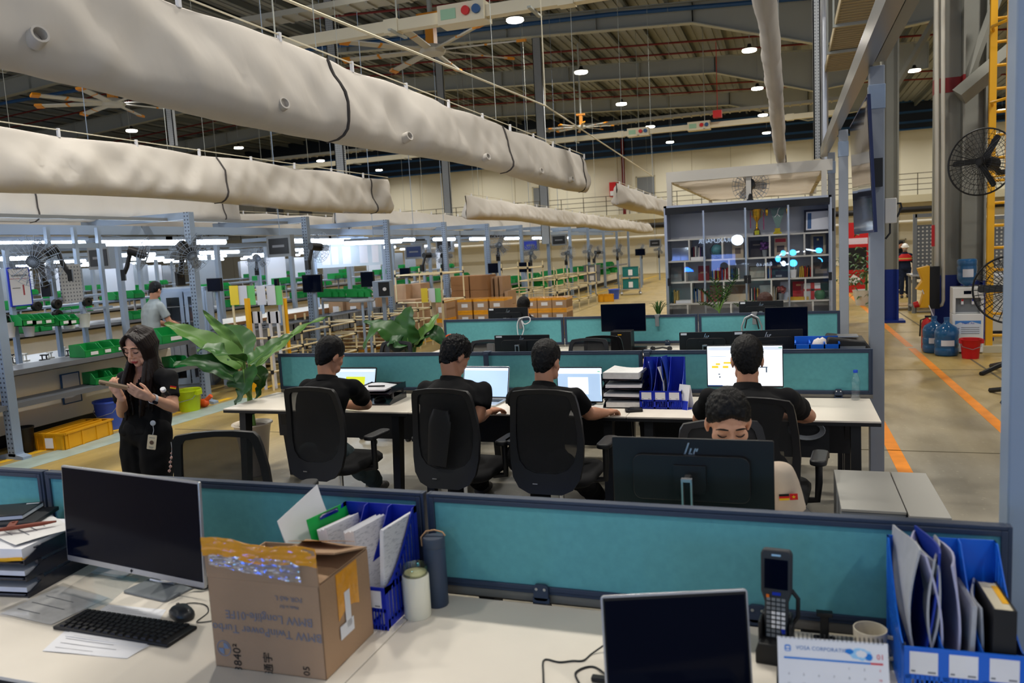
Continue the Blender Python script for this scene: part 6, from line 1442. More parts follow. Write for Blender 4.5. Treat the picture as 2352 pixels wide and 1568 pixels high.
def pipe_rack(label, x0, x1, y0, y1, zs, h, nx=2, ny=4, incline=0):
    t = thing('pipe_rack', label, 'flow rack', ((x0+x1)/2, (y0+y1)/2, 0)); ax, ay = (x1-x0)/2, (y1-y0)/2
    for i in range(nx):
        for j in range(ny):
            x = lerp(-ax, ax, i/(nx-1)); y = lerp(-ay, ay, j/(ny-1)); u = MB().cyl((x, y, 0), (x, y, h+incline*j/(ny-1)), .017, seg=8).build('upright', M_pipe, t)
            jm = MB()
            for z in zs: jm.cyl((x, y, z-.03), (x, y, z+.03), .026, seg=8)
            jm.build('joints', M_joint, u)
    for z in zs:
        for i in range(nx): x = lerp(-ax, ax, i/(nx-1)); MB().cyl((x, -ay, z), (x, ay, z+incline*.5), .015, seg=8).build('rail', M_pipe, t)
        r_ = MB()
        for j in range(ny): y = lerp(-ay, ay, j/(ny-1)); r_.cyl((-ax, y, z), (ax, y, z), .015, seg=8)
        r_.build('cross_bars', M_pipe, t)
    return t
pipe_rack('ivory pipe flow rack with black joints behind the first banana plant', -8.65, -7.4, 9.9, 12.4, (.28, .58, .80), .95)
pipe_rack('long ivory pipe flow rack reaching back beside the second banana plant', -8.65, -7.2, 12.7, 15.2, (.3, .58, .8), .95, 2, 5)
pipe_rack('ivory pipe rack left of the stacked cartons, carrying coloured cards', -8.1, -7.0, 15.4, 16.6, (.3, .9, 1.5), 1.62, 2, 2)
pipe_rack('ivory pipe rack behind the cartons towards the bookcase', -7.1, -6.0, 20.8, 25.5, (.3, .7, 1.05), 1.3, 2, 5)
pipe_rack('tall ivory pipe rack with a paper sign behind the right hand cartons', -6.9, -6.2, 18.9, 20.2, (.35, .9, 1.45), 1.6, 2, 2)
M_cy = mat('card_yellow', (226, 200, 60), .6); M_cg = mat('card_green', (110, 190, 110), .6)
def cards(u0, v0, items, d, labels):
    p, q = AD(u0-6, v0-12, d+.02), AD(u0+items[-1][0]+8, v0-12, d+.02); fr = thing('card_frame', 'ivory pipe frame holding the %s cards %s' % (('three', 'left of the stacked cartons') if len(items) == 3 else ('six', 'behind the glass cabinet')), 'frame', (p.x, p.y, 0)); o_ = V((p.x, p.y, 0))
    for nm_, a_, b_ in (('upright', V((p.x, p.y, 0)), p), ('upright', V((q.x, q.y, 0)), q), ('top_bar', p, q)): MB().cyl(a_-o_, b_-o_, .018, seg=8).build(nm_, M_pipe, fr)
    for (du, m_), lab in zip(items, labels):
        p = AD(u0+du, v0, d); tag(MB().bb(-.07, -.004, -.15, .07, .004, .15).build('instruction_card', m_, loc=p, rz=.2), lab, 'card')
cards(975, 678, ((0, M_cy), (17, M_docw), (30, M_cg)), 16.8, ('yellow card on the pipe rack left of the stacked cartons', 'white card between the yellow and green cards', 'green card right of the white card on that rack'))
cards(538, 678, ((0, M_cy), (20, M_docw), (38, M_cg), (62, M_docw), (85, M_docw), (100, M_cg)), 12.2, ('yellow card at the left of the card row behind the glass cabinet', 'white card next to the yellow one behind the glass cabinet', 'green card in the middle of the card row behind the cabinet', 'white card with photo at the right of the card row', 'second white card further right in the card row', 'green card at the right end of the card row'))
# lit white information board of the line behind, with papers
a, b_ = AD(722, 560, 16.8), AD(878, 604, 17.8); x = a.x
lb = thing('information_board', 'large pale board lit by tube lights with sheets pinned on it', 'board', ((a.x+b_.x)/2, (a.y+b_.y)/2, 0), atan2(b_.y-a.y, b_.x-a.x)); bw = (V((b_.x-a.x, b_.y-a.y, 0))).length/2
z1, z0 = AD(800, 553, 17.3).z, AD(800, 612, 17.3).z
MB().bb(-bw, -.02, z0, bw, .02, z1).build('panel', mat('board_pale', (178, 192, 204), .5), lb); MB().bb(-bw-.05, -.04, 0, -bw, .04, z1+.05).bb(bw, -.04, 0, bw+.05, .04, z1+.05).build('legs', M_frame, lb)
for q, wq in ((-.72, .1), (-.1, .1), (.42, .1), (.78, .08), (-.45, .08)): MB().bb(bw*q-wq, -.026, z0+.06, bw*q+wq, -.021, z1-.12).build('pinned_sheet', M_docw, lb)
for i, (u, L_) in enumerate(((775, 1.3), (858, 1.3))):
    p = AD(u, 552, 16.4); t = tube_light('very bright tube light in front of the lit board, %s one' % ('left', 'right')[i], p, L_); t.rotation_euler = (0, 0, R(90)+lb.rotation_euler.z); MB().cyl((0, 0, .05), (0, 0, roof_z(p.x)+.2-p.z), .007, seg=6).build('hanging_rod', M_frame, t)
# fans near
for (u, v, d, rz, pt, s_, lab) in ((285, 592, 9.6, 2.2, 20, .95, 'wall fan seen at a slant left of the pegboard post, third from the left'), (412, 590, 9.3, 1.2, 30, 1.15, 'wall fan tilted on the second perforated post, black motor up'), (708, 575, 11.9, 2.9, 5, 1.0, 'wall fan on the third perforated post before the lit board'),
    (98, 610, 8.8, .6, 10, 1.2, 'large wall fan behind the blue framed document board'), (150, 590, 9.4, -.9, 25, 1.0, 'wall fan with green label above the pegboard'), (588, 598, 15.5, .8, 10, 1.0, 'small distant wall fan left of the dark sign box'),
    (1143, 568, 21, .5, 0, 1.25, 'wall fan above the cartons, on the post of the far line'), (970, 592, 19, 2.8, 0, 1.1, 'distant wall fan left of the cartons'), (1016, 592, 19.5, 3.4, 0, 1.1, 'distant wall fan right above the pipe rack cards'), (1218, 585, 25, .4, 0, 1.2, 'distant wall fan below the blue sign'),
    (1300, 585, 27, .5, 0, 1.2, 'distant wall fan left of centre in the far row'), (1352, 580, 29, .3, 0, 1.2, 'distant wall fan in the far row, left of the grey totes'), (1365, 583, 31, 2.6, 0, 1.2, 'distant wall fan just right of the one left of the totes'), (1418, 578, 33, .4, 0, 1.25, 'distant wall fan in the far row by the teal trolley'), (1473, 576, 36, .2, 0, 1.25, 'distant wall fan second from the bookcase'), (1513, 575, 40, .2, 0, 1.3, 'distant wall fan nearest to the bookcase')):
    wall_fan(lab, AD(u, v, d), rz, pt, s_)
    p = AD(u, v, d)
    if d > 13: tag(MB().bb(-.03, -.03, 0, .03, .03, p.z-.15).build('fan_post', M_frame, loc=(p.x, p.y+.06, 0)), 'slim post under the '+lab[:60].split(',')[0], 'post')
# hanging sign boxes and monitors
def sign_box(label, u, v, d, w_=.55, h_=.36, m=M_dark):
    p = AD(u, v, d); t = thing('hanging_sign', label, 'sign', p, R(-10), 'station sign boxes'); MB().bb(-w_/2, -.05, -h_/2, w_/2, .05, h_/2).build('sign_case', M_greypaint, t); MB().bb(-w_/2+.05, -.056, -h_/2+.05, w_/2-.05, -.05, h_/2-.05).build('sign_face', m, t)
    MB().bb(-w_*.25, -.06, -.02, w_*.25, -.056, .02).build('sign_print', M_ink, t); MB().cyl((0, 0, h_/2), (0, 0, roof_z(p.x)+.2-p.z), .007, seg=6).build('hanging_rod', M_frame, t)
for u, v, d, m_, lab in ((645, 565, 13.3, M_dark, 'dark station sign box right of the third perforated post'), (233, 592, 12.5, M_dark, 'dark station sign box seen through the ladder frame'), (1285, 551, 26, M_dark, 'dark station sign box under the long far duct'), (1220, 563, 25, M_blue, 'blue station sign below the long far duct'), (1022, 564, 22, M_dark, 'dark station sign box left of the carton stack'), (953, 578, 20, mat('sign_navy', (40, 56, 96), .5), 'navy station sign right of the lit board'), (1505, 558, 36, M_dark, 'dark station sign box next to the bookcase edge')):
    sign_box(lab, u, v, d, m=m_)
for u0, u1, v0, v1, d, lab in ((468, 514, 640, 668, 12.5, 'black monitor on the line behind the glass cabinet'), (687, 745, 632, 670, 13.2, 'black monitor between the posts before the lit board'), (824, 862, 625, 658, 15.2, 'black monitor under the right end of the lit board'), (915, 944, 616, 636, 18, 'small black monitor right of the lit board'), (1190, 1221, 603, 624, 23, 'black monitor above the green bins behind the cartons'), (1118, 1155, 605, 626, 21.5, 'black monitor pair member left of the far fan post'), (1458, 1482, 572, 586, 34, 'tiny black monitor near the bookcase edge'), (628, 640, 640, 672, 13, 'narrow black monitor edge left of the post')):
    a, b_ = AD(u0, v0, d), AD(u1, v1, d); w_ = (V((b_.x-a.x, b_.y-a.y, 0))).length; h_ = a.z-b_.z
    t = thing('line_monitor', lab, 'monitor', (a+b_)/2, R(-8), 'monitors of the assembly lines'); MB().bb(-w_/2, 0, -h_/2, w_/2, .04, h_/2).build('housing', M_dark, t); MB().bb(-w_/2+.01, -.002, -h_/2+.01, w_/2-.01, .0, h_/2-.01).build('screen', M_screen, t); MB().bb(-.03, .04, -(a.z+b_.z)/2, .03, .08, .05).build('arm', M_frame, t)
# switch cabinet on a post with knob, and keyboard shelf
p = AD(880, 663, 13.6); t = thing('switch_box', 'grey switch box with dark front at the right end of the lit board', 'control box', p, .3); MB().bb(-.15, -.15, -.14, .15, .15, .14).build('housing', M_frame, t); MB().bb(-.05, -.156, -.12, .14, -.15, .12).build('dark_front', M_blackmetal, t); MB().cyl((.06, -.15, 0), (.06, -.19, 0), .03).build('knob', M_paper, t); MB().bb(-.03, -.03, -p.z, .03, .03, -.14).build('stand', M_frame, t)
p = AD(832, 690, 13.4); t = thing('keyboard', 'grey keyboard on a raised arm below the lit board', 'keyboard', p, .3); MB().box((0, 0, 0), (.42, .16, .02), (R(12), 0, 0)).build('keys', M_steelpaint, t); MB().bb(-.02, -.02, -p.z, .02, .02, -.01).build('arm', M_frame, t)
for i in range(6):
    p = AD(748+i*15+(14 if i > 2 else 0), 674, 13.8); bin_('green bin in the row below the lit board, %s from the left' % ORD[i], p-V((0, 0, .06)), R(95), .15, .3, .14)
p, q = AD(740, 684, 13.8), AD(845, 684, 13.8); t = thing('bin_rail', 'slim rail on two legs carrying the row of green bins below the lit board', 'rail', (p.x, p.y, 0)); o_ = V((p.x, p.y, 0)); MB().cyl(p-o_-V((0, 0, .02)), q-o_-V((0, 0, .02)), .05, seg=8).build('rail_tube', M_frame, t)
for a_ in (p, q): MB().cyl(V((a_.x, a_.y, 0))-o_, a_-o_-V((0, 0, .02)), .02, seg=8).build('leg', M_frame, t)
# yellow bollard edges and amber markers
for u, v0, v1, d, lab in ((567, 685, 740, 11.8, 'yellow black edge guard left of the white board panels'), (652, 685, 740, 12.3, 'yellow edge guard on the third perforated post')):
    p, q = AD(u, v0, d), AD(u, v1, d); tag(MB().bb(-.03, -.03, 0, .03, .03, p.z).build('edge_guard', M_yellow, loc=(p.x, p.y, 0)), lab, 'guard')
for u0, u1, lab in ((572, 606, 'white panel low between the first and second edge guards'), (612, 648, 'second white panel left of the yellow edge guard')):
    a, b_ = AD(u0, 716, 12), AD(u1, 741, 12); tag(MB().bb(a.x, a.y, b_.z, b_.x, a.y+.03, a.z).bb(a.x+.02, a.y, 0, a.x+.06, a.y+.03, a.z).bb(b_.x-.06, a.y, 0, b_.x-.02, a.y+.03, a.z).build('splash_board', M_docw), lab, 'panel')
# conveyor table behind the second plant with white top
cv = thing('conveyor_table', 'white topped conveyor table with tools behind the second banana plant', 'conveyor', (-9.55, 12.9, 0)); MB().bb(-.5, -2.6, .88, .5, 2.6, .93).build('table_top', M_fixw, cv); MB().bb(-.45, -2.5, .1, .45, 2.5, .88).build('body', M_tote, cv); MB().bb(.5, -2.6, .84, .56, 2.6, .94).build('dark_edge', M_cardd, cv)
# -------- cartons
def carton(label, loc, w, d, h, m=None, rz=0, tape=True, lab=True, group='cartons on pallets'):
    t = thing('carton', label, 'carton', loc, rz, group); MB().bb(-w/2, -d/2, 0, w/2, d/2, h).build('carton_body', m or M_card, t, bevel=.006)
    if tape:
        for q0, q1 in ((h-.05, h+.002), (0, .04)): MB().bb(-w/2-.001, -d/2-.002, q0, w/2+.001, d/2+.002, q1).build('tape_band', M_tape, t)
    if lab: MB().bb(-.07, -d/2-.004, h*.38, .07, -d/2-.002, h*.66).build('label_card', M_paper, t)
    return t
def pallet(label, loc, w, d):
    t = thing('pallet', label, 'pallet', loc); M_w = mat('pallet_wood', (176, 146, 104), .8, var=.1, scale=10)
    for i in range(5): MB().bb(-w/2, -d/2+i*d/5+.02, .1, w/2, -d/2+(i+1)*d/5-.02, .12).build('board', M_w, t)
    for x in (-w/2+.05, 0, w/2-.05): MB().bb(x-.05, -d/2, 0, x+.05, d/2, .1).build('bearer', M_w, t)
yA = 15.3; g = AY(1043, 690, yA); sc = PXM(g)
pallet('pallet under the taped cartons left of the far worker', (AY(1105, 700, yA+.5).x, yA+.5, 0), 1.3, 1.1)
wA = 36*sc*.94
zt = AY(1060, 688, yA).z; hA = (zt-.12)/3
n = 0
for r_ in range(3):
    for c_ in range(3):
        x = AY(1047+wA/2/sc+c_*37, 700, yA).x; n += 1
        carton('amber taped carton, %s column, %s row from the top, left of the far worker' % (ORD[c_], ORD[2-r_]), (x+.02, yA+.3, zt-hA*(3-r_)), 36*sc*.98, .55, hA-.004)
yB = 15.7; zB = AY(1260, 684, yB).z; pallet('pallet under the taped cartons right of the far worker', (AY(1255, 700, yB).x, yB+.5, 0), 1.1, 1.0)
for r_ in range(3):
    for c_ in range(3):
        x = AY(1215+c_*34, 700, yB).x
        carton('small taped carton, %s column, %s row from the top, right of the far worker' % (ORD[c_], ORD[2-r_]), (x, yB+.3, .12+(zB-.12)/3*r_), .31, .5, (zB-.12)/3-.004)
yC = 17.2; zc1 = AY(1080, 633, yC).z; zc2 = AY(1080, 664, yC).z; nb_ = 0
for c_ in range(2):
    for r_ in range(4):
        a, b_ = AY(1034+c_*44, 640, yC), AY(1076+c_*44, 640, yC)
        carton('tall brown carton, %s column, %s layer from the top, behind the taped ones' % (('left', 'right')[c_], ORD[3-r_]), ((a.x+b_.x)/2, yC+.3, zc1/4*r_), b_.x-a.x-.01, .6, zc1/4-.004, M_cardd, tape=False, lab=False)
for i, u in enumerate((1122, 1134, 1145, 1156)):
    p = AY(u, 640, yC+.2); top = zc1-.05 if i < 3 else zc1-.4
    for r_ in range(3): carton('flat folded carton standing on edge, %s from the left, %s layer from the top' % (ORD[i], ORD[2-r_]), (p.x+.05, yC+.5, top/3*r_), .085, .6, top/3-.004, M_card, tape=False, lab=False)
for i, (u0, u1, v, d, h_) in enumerate(((893, 935, 655, 15.8, .55), (935, 968, 652, 16, .6), (900, 960, 690, 15.5, .5), (750, 790, 682, 14.2, .4), (790, 830, 682, 14.2, .4), (838, 868, 668, 14.5, .4), (998, 1026, 690, 15.5, .3))):
    a, b_ = AD(u0, v, d+2), AD(u1, v, d+2)
    for q in range(2): carton('plain carton among the racks, %s stack between lit board and stacked cartons, %s box' % (ORD[i], ('lower', 'upper')[q]), ((a.x+b_.x)/2, a.y+.3, a.z/2*q), (b_-a).length*.95, .5, a.z/2-.004, M_card, tape=i > 2, lab=i > 2)
# -------- farther parallel lines, lighter in detail
def far_line(x, y0, y1, name, step=2.9, tubes=True, bins=True):
    y = y0; i = 0; proto = {}
    while y < y1:
        n_ = ORD[min(i, 19)]
        post('post of the %s, %s from the front' % (name, n_), x, y, 2.62, -1.5, True, M_frame)
        if y+step < y1:
            line_bench('bench section of the %s, %s from the front' % (name, n_), x, y, y+step, near=False)
            if tubes: tube_light('tube light over the %s, %s from the front' % (name, n_), (x-.9, y+1.2, 2.30), 1.4)
            if bins:
                for q in range(3): bin_('green bin on the %s, section %s, %s in its section' % (name, n_, ORD[q]), (x-.35, y+.5+q*.33+random.random()*.3, .917), R(90), .24, .32, .17, tagm=False)
                for q in range(2): bin_('green bin hung above the %s, section %s, %s of two' % (name, n_, ORD[q]), (x-1.1, y+.9+q*.5, 1.32), R(90), .3, .3, .17, tagm=False)
            pnl = MB().bb(-.03, -.45, 1.25, .0, .45, 2.1).bb(-.03, -.42, .885, .0, -.38, 1.25).bb(-.03, .38, .885, 0, .42, 1.25).build('back_board', M_steelpaint if i % 2 else M_docw, loc=(x-1.5, y+1.4, 0)); tag(pnl, 'upright board behind the %s, section %s' % (name, n_), 'board', 'upright boards of the lines')
        y += step; i += 1
    tag(MB().bb(x-.95, y0, 2.38, x-.85, y1, 2.48).build('light_rail', M_frame), 'light rail along the '+name, 'rail')
    if bins: tag(MB().bb(x-1.5, y0, 1.28, x-1.0, y1-2, 1.318).build('bin_rack', M_frame), 'long bin rack fixed to the upright boards of the '+name, 'shelf')
far_line(-12.6, 6.5, 34, 'second assembly line'); far_line(-17.4, 9, 38, 'third assembly line'); far_line(-22.4, 12, 38, 'fourth assembly line', bins=True); far_line(-28, 16, 40, 'fifth assembly line', bins=False)
# bins and totes of the far end of the nearest line
for i in range(9):
    y = 20.8+i*2.0
    for q in range(3): bin_('green bin on the far end of the nearest line, bay %s, %s in its bay' % (ORD[i], ORD[q]), (XL-.3, y+q*.36, .917), R(90), .26, .32, .2, tagm=False)
    bin_('green bin on the low shelf of the far end, bay %s' % ORD[i], (XL-.1, y+.5, .60), R(80), .5, .34, .24, tagm=False)
for i, (u, v) in enumerate(((1360, 622), (1360, 640))):
    p = AD(u, v, 27); crate('dark grey tote, %s of two stacked on the far pipe rack' % ('upper', 'lower')[i], (p.x, p.y, (1.0, .72)[i]), .2, .55, .4, .27, M_tote, 'tote', True, 'tote_box', None, False)
p = AD(1450, 690, 30); tr_ = thing('trolley', 'wire trolley carrying teal plastic bins in front of the far line', 'trolley', (p.x, p.y, 0), .2)
for i in range(4): MB().cyl(((-.35, .35, .35, -.35)[i], (-.25, -.25, .25, .25)[i], .1), ((-.35, .35, .35, -.35)[i], (-.25, -.25, .25, .25)[i], 1.0), .02, seg=7).ball(((-.35, .35, .35, -.35)[i], (-.25, -.25, .25, .25)[i], .06), .06, 8).build('post', M_alu, tr_)
for z in (.2, .66): MB().bb(-.37, -.27, z, .37, .27, z+.03).build('tray', M_alu, tr_)
for z, nm_ in ((.235, 'lower'), (.695, 'upper')): crate('teal plastic bin on the wire trolley, %s one' % nm_, (p.x, p.y, z), .2, .6, .45, .36, mat('teal_plastic', (24, 112, 112), .45), 'bin', True, 'storage_bin', None, False)
p = AD(1392, 692, 27); crate('small yellow crate on the floor near the far line', (p.x, p.y, 0), .3, .5, .4, .25, M_ycrate, 'crate', False)
pail('small blue bucket by the foot of a far post', AD(1411, 685, 28)*1+V((0, 0, -AD(1411, 685, 28).z)), .2, .35, mat('bucket_blue', (62, 92, 196), .4), False)
# ================================================================ bookcase with glass doors
BY = 11.8; bxl, bxr, bzt = AY(1528, 600, BY).x, AY(1911, 600, BY).x, 2.44
M_shelfw = mat('bookcase_white', (206, 204, 198), .5); M_backp = mat('bookcase_grey_back', (188, 190, 196), .6)
bc_ = thing('bookcase', 'tall grey bookcase with white shelves and glass doors beyond the third row', 'bookcase', ((bxl+bxr)/2, BY, 0)); bw = (bxr-bxl)/2; BX = (bxl+bxr)/2
def zpx(v, u=1715): return AY(u, v, BY).z
shz = [zpx(541), zpx(592), zpx(642), zpx(693)]
ub = lambda zx: AY(1480+zx/4.127, 600, BY).x-BX
MB().bb(-bw, .0, 0, -bw+.04, .4, bzt).bb(bw-.04, .0, 0, bw, .4, bzt).bb(-bw, 0, bzt-.03, bw, .4, bzt).bb(-bw, 0, 0, bw, .4, .06).build('carcass', M_alu, bc_)
MB().bb(-bw+.04, .37, .06, bw-.04, .395, bzt-.03).build('back_panel', M_backp, bc_)
for z in shz+[shz[-1]-.3]: MB().bb(-bw+.04, .03, z-.022, bw-.04, .37, z).build('shelf', M_shelfw, bc_)
for row, xs in enumerate(((425, 740, 975, 1190, 1520), (380, 800, 1150, 1590), (435, 745, 1200, 1525), (395, 810, 1595))):
    z1 = shz[row]-.022; z0 = shz[row+1] if row < 3 else shz[3]-.3
    for zx in xs: MB().bb(ub(zx)-.011, .03, z0, ub(zx)+.011, .37, z1).build('divider', M_shelfw, bc_)
for z0, z1 in ((.06, shz[3]-.322),): MB().bb(-bw+.04, .02, z0, bw-.04, .04, z1).build('lower_front', M_backp, bc_)
MB().bb(-bw+.02, -.012, bzt-.13, bw-.02, .0, bzt-.03).build('door_track', M_dark, bc_)
M_glassdoor = see_through('door_glass', (235, 240, 248), .86, .015, True)
SKEW = R(-3.0)
ed = [-bw+.01, ub(570), ub(965), ub(1370), bw-.01]
for i in range(4):
    gc = (ed[i]+ed[i+1])/2; gw = (ed[i+1]-ed[i])/2-.004
    g = MB().bb(-gw, -.003, .08, gw, .003, bzt-.1).build('glass_door', M_glassdoor, bc_, loc=(gc, -.009, 0), rz=SKEW)
    MB().bb(ed[i+1]-.014, -.016, .08, ed[i+1]+.012, -.002, bzt-.1).build('door_stile', M_alu, bc_)
for zx in (232, 957, 993, 1760): MB().bb(ub(zx)-.022, -.03, zpx(650), ub(zx)+.022, -.012, zpx(632)).build('door_grip', M_dark, bc_)
# ---- what stands in it
BC = {'r': (150, 30, 34), 'n': (28, 36, 62), 'k': (30, 30, 34), 'w': (206, 204, 198), 'b': (44, 84, 150), 'y': (196, 156, 50), 'o': (196, 96, 40), 'g': (70, 96, 84), 'p': (92, 62, 96), 'c': (196, 180, 150), 'd': (96, 30, 32), 't': (60, 130, 140), 's': (130, 134, 140)}
CN = {'r': 'red', 'n': 'navy', 'k': 'black', 'w': 'white', 'b': 'blue', 'y': 'yellow', 'o': 'orange', 'g': 'grey green', 'p': 'purple', 'c': 'cream', 'd': 'dark red', 't': 'teal', 's': 'silver grey'}
RN = ['second', 'third', 'fourth']
nbk = {}
def book(x, z, th, h, c, row, where, d=.17, lean=0):
    k = (row, where, c); nbk[k] = nbk.get(k, 0)+1
    lab = '%s%s book, %s, %s row of the bookcase' % ('' if nbk[k] == 1 else ORD[nbk[k]-1]+' ', CN[c], where, RN[row])
    t = thing('book', lab, 'book', (BX+x, BY+.13, z), group='books in the %s bookcase row' % RN[row], rot=(0, R(lean), 0))
    MB().bb(-th/2, 0, 0, -th/2+.003, d, h).bb(th/2-.003, 0, 0, th/2, d, h).bb(-th/2, 0, 0, th/2, .003, h).build('cover', mat('book_'+c, BC[c], .6), t)
    MB().bb(-th/2+.003, .004, .003, th/2-.003, d-.004, h-.004).build('pages', M_paper, t)
def books(row, zx0, zx1, cols, where, h=.2):
    x = ub(zx0); w_ = (ub(zx1)-x)/len(cols); r_ = random.Random(zx0)
    for i, c in enumerate(cols): book(x+w_*(i+.5), shz[row+1], w_*r_.uniform(.82, .96), h*r_.uniform(.82, 1.04), c, row, where, lean=r_.choice((0, 0, 0, 3)))
books(0, 440, 560, 'kdwswpnk', 'left section behind the mirrored lettering', .22)
books(1, 630, 800, 'bwrkyrdbrwrrr', 'beside the left door stile', .18); books(1, 815, 895, 'bnkgw', 'right of the second divider', .18)
books(1, 1165, 1205, 'bwr', 'left of the big navy book', .17); books(1, 1465, 1585, 'yyyrokr', 'under the yellow row at right', .16)
books(2, 240, 300, 'kyyy', 'at the far left end', .2); books(2, 450, 585, 'bwbwwrowkr', 'in the second bay', .2); books(2, 1000, 1085, 'wkrkyd', 'right of the middle stile', .19); books(2, 1205, 1245, 'cwc', 'left of the pink flower', .2)
def face_book(label, zx, row, w_, h, col, deco=None, nm='book', cat='book', y=.2, lean=-8, frame=None):
    t = thing(nm, label, cat, (BX+ub(zx), BY+y, shz[row+1]), rot=(R(lean), 0, 0))
    MB().bb(-w_/2, 0, 0, w_/2, .02, h).build('cover', mat('fb_%d_%d_%d' % col, col, .5), t)
    for nm_, x0, z0, x1, z1, c in (deco or ()): MB().bb(lerp(-w_/2, w_/2, x0), -.002, h*z0, lerp(-w_/2, w_/2, x1), 0, h*z1).build(nm_, mat('fd_%d_%d_%d' % c, c, .5), t)
    if frame: MB().bb(-w_/2-.012, -.006, -.0, -w_/2, .022, h+.012).bb(w_/2, -.006, 0, w_/2+.012, .022, h+.012).bb(-w_/2, -.006, h, w_/2, .022, h+.012).bb(-w_/2, -.006, -.0, w_/2, .022, .012).build('frame', mat('ff_%d_%d_%d' % frame, frame, .5), t)
    return t
face_book('cream book with a drawing standing face out under the round reflection', 880, 0, .16, .24, (176, 160, 136), (('title', .1, .8, .9, .92, (70, 60, 56)), ('drawing', .25, .25, .75, .6, (90, 78, 70))))
face_book('dark hardback face out left of the purple flowers', 1060, 0, .17, .24, (44, 40, 42), (('title', .2, .7, .8, .78, (120, 110, 100)),))
face_book('cream magazine with red heading, right of the purple flowers', 1292, 0, .17, .27, (186, 168, 146), (('heading', .08, .74, .92, .92, (180, 40, 44)), ('drawing', .2, .2, .8, .55, (70, 60, 60))))
face_book('pale framed picture of a dark blue arch at the right end', 1655, 0, .18, .28, (170, 160, 132), (('night_arch', .14, .08, .86, .9, (22, 44, 74)), ('moon', .4, .7, .55, .8, (180, 170, 120))), 'picture_frame', 'picture', frame=(120, 116, 100))
face_book('grey folder-like book at the left end of the third row', 280, 1, .16, .22, (120, 124, 126))
face_book('dark red book standing face out in the third row', 545, 1, .16, .22, (110, 22, 26), (('title', .2, .5, .8, .6, (170, 120, 90)),))
face_book('wide silver framed photo under the mirrored small lettering', 1062, 1, .2, .17, (150, 150, 140), None, 'picture_frame', 'picture', frame=(70, 60, 50))
face_book('big navy book with silver emblem standing face out', 1275, 1, .24, .29, (18, 32, 58), (('emblem', .4, .55, .6, .65, (150, 150, 140)), ('band', .3, .04, .65, .14, (120, 130, 140))))
face_book('dark group photo leaning at the right end of the third row', 1680, 1, .2, .2, (70, 70, 74), (('faces', .1, .2, .9, .5, (140, 130, 120)),), 'picture_frame', 'picture')
face_book('red magazine behind the tall green plant', 655, 2, .17, .24, (120, 40, 36))
face_book('cream box with landscape picture in the fourth row', 872, 2, .32, .24, (178, 160, 134), (('landscape', .05, .45, .95, .95, (104, 78, 62)),), 'gift_box', 'box')
face_book('pale framed card above the brown haired head', 1140, 2, .17, .22, (200, 206, 206), None, 'picture_frame', 'picture')
face_book('pale blue framed sheet right of the pink flower', 1330, 2, .13, .26, (176, 190, 210), None, 'picture_frame', 'picture')
face_book('large red book standing on two yellow books', 1460, 2, .16, .26, (150, 24, 34), (('title', .3, .75, .7, .85, (200, 150, 110)),), y=.18)
face_book('black and white lettered print at the right end of the fourth row', 1722, 2, .15, .24, (130, 130, 130), (('print', .1, .1, .9, .4, (60, 60, 62)), ('print', .1, .5, .9, .9, (70, 70, 72))), 'print', 'picture')
for i in range(2): tag(MB().bb(-.14, -.08, 0, .14, .06, .02).build('book', mat('book_y', BC['y'], .6), loc=(BX+ub(1455), BY+.13, shz[3]+.021*i)), '%s of the two yellow books lying under the large red book' % ('lower', 'upper')[i], 'book')
tag(MB().bb(-.12, -.08, 0, .12, .1, .04).build('storage_box', M_paper, loc=(BX+ub(360), BY+.15, shz[3])), 'flat white box lying right of the yellow books', 'box'); tag(MB().bb(-.1, -.06, 0, .1, .1, .045).build('storage_box', M_paper, loc=(BX+ub(505), BY+.04+.05, shz[1])), 'white flat box lying in front of the second row books', 'box')
gx = thing('gift_box', 'white gift box with a red ribbon in the fourth row at right', 'box', (BX+ub(1590), BY+.16, shz[3])); MB().bb(-.11, -.03, 0, .11, .1, .23).build('box', M_paper, gx); MB().bb(-.02, -.034, 0, .03, .11, .234).bb(-.114, -.034, .12, .114, .11, .15).build('ribbon', M_red, gx)
for zx, c, nm_ in ((1665, (70, 110, 74), 'round green pot in the fourth row beside the gift box'),): t = thing('vase', nm_, 'vase', (BX+ub(zx), BY+.13, shz[3])); MB().lathe([(0, 0), (.05, 0), (.075, .05), (.07, .1), (.045, .13), (.04, .125), (0, .02)], 18).build('pot', mat('pot_green', c, .4), t, smooth=60)
for zx, row, c, nm_ in ((1140, 0, (84, 50, 104), 'bunch of purple flowers in the second row'), (1290, 2, (150, 84, 84), 'bunch of pink flowers in the fourth row')):
    t = thing('flowers', nm_, 'flowers', (BX+ub(zx), BY+.16, shz[row+1])); r_ = random.Random(zx); f_ = MB()
    for i in range(14): f_.ball((r_.uniform(-.06, .06), r_.uniform(-.04, .04), r_.uniform(.1, .2)), .026, 7)
    f_.build('blossoms', mat('flower_%d' % zx, c, .7), t); t.children[-1]['kind'] = 'stuff'; MB().lathe([(0, 0), (.03, 0), (.04, .1), (.03, .1), (0, .02)], 12).build('vase', M_greypaint, t)
g_ = thing('globe', 'small blue green globe on a stand in the second row', 'globe', (BX+ub(682), BY+.14, shz[1])); MB().ball((0, 0, .13), .085, 20).build('ball', mat('globe_sea', (70, 120, 130), .4, var=.35, scale=14), g_, smooth=90); MB().lathe([(0, 0), (.05, 0), (.04, .015), (.01, .03), (.008, .05), (0, .05)], 14).tube([(0, .0, .03), (-.09, 0, .08), (-.095, 0, .15), (-.04, 0, .225)], .005, 6).build('stand', M_dark, g_)
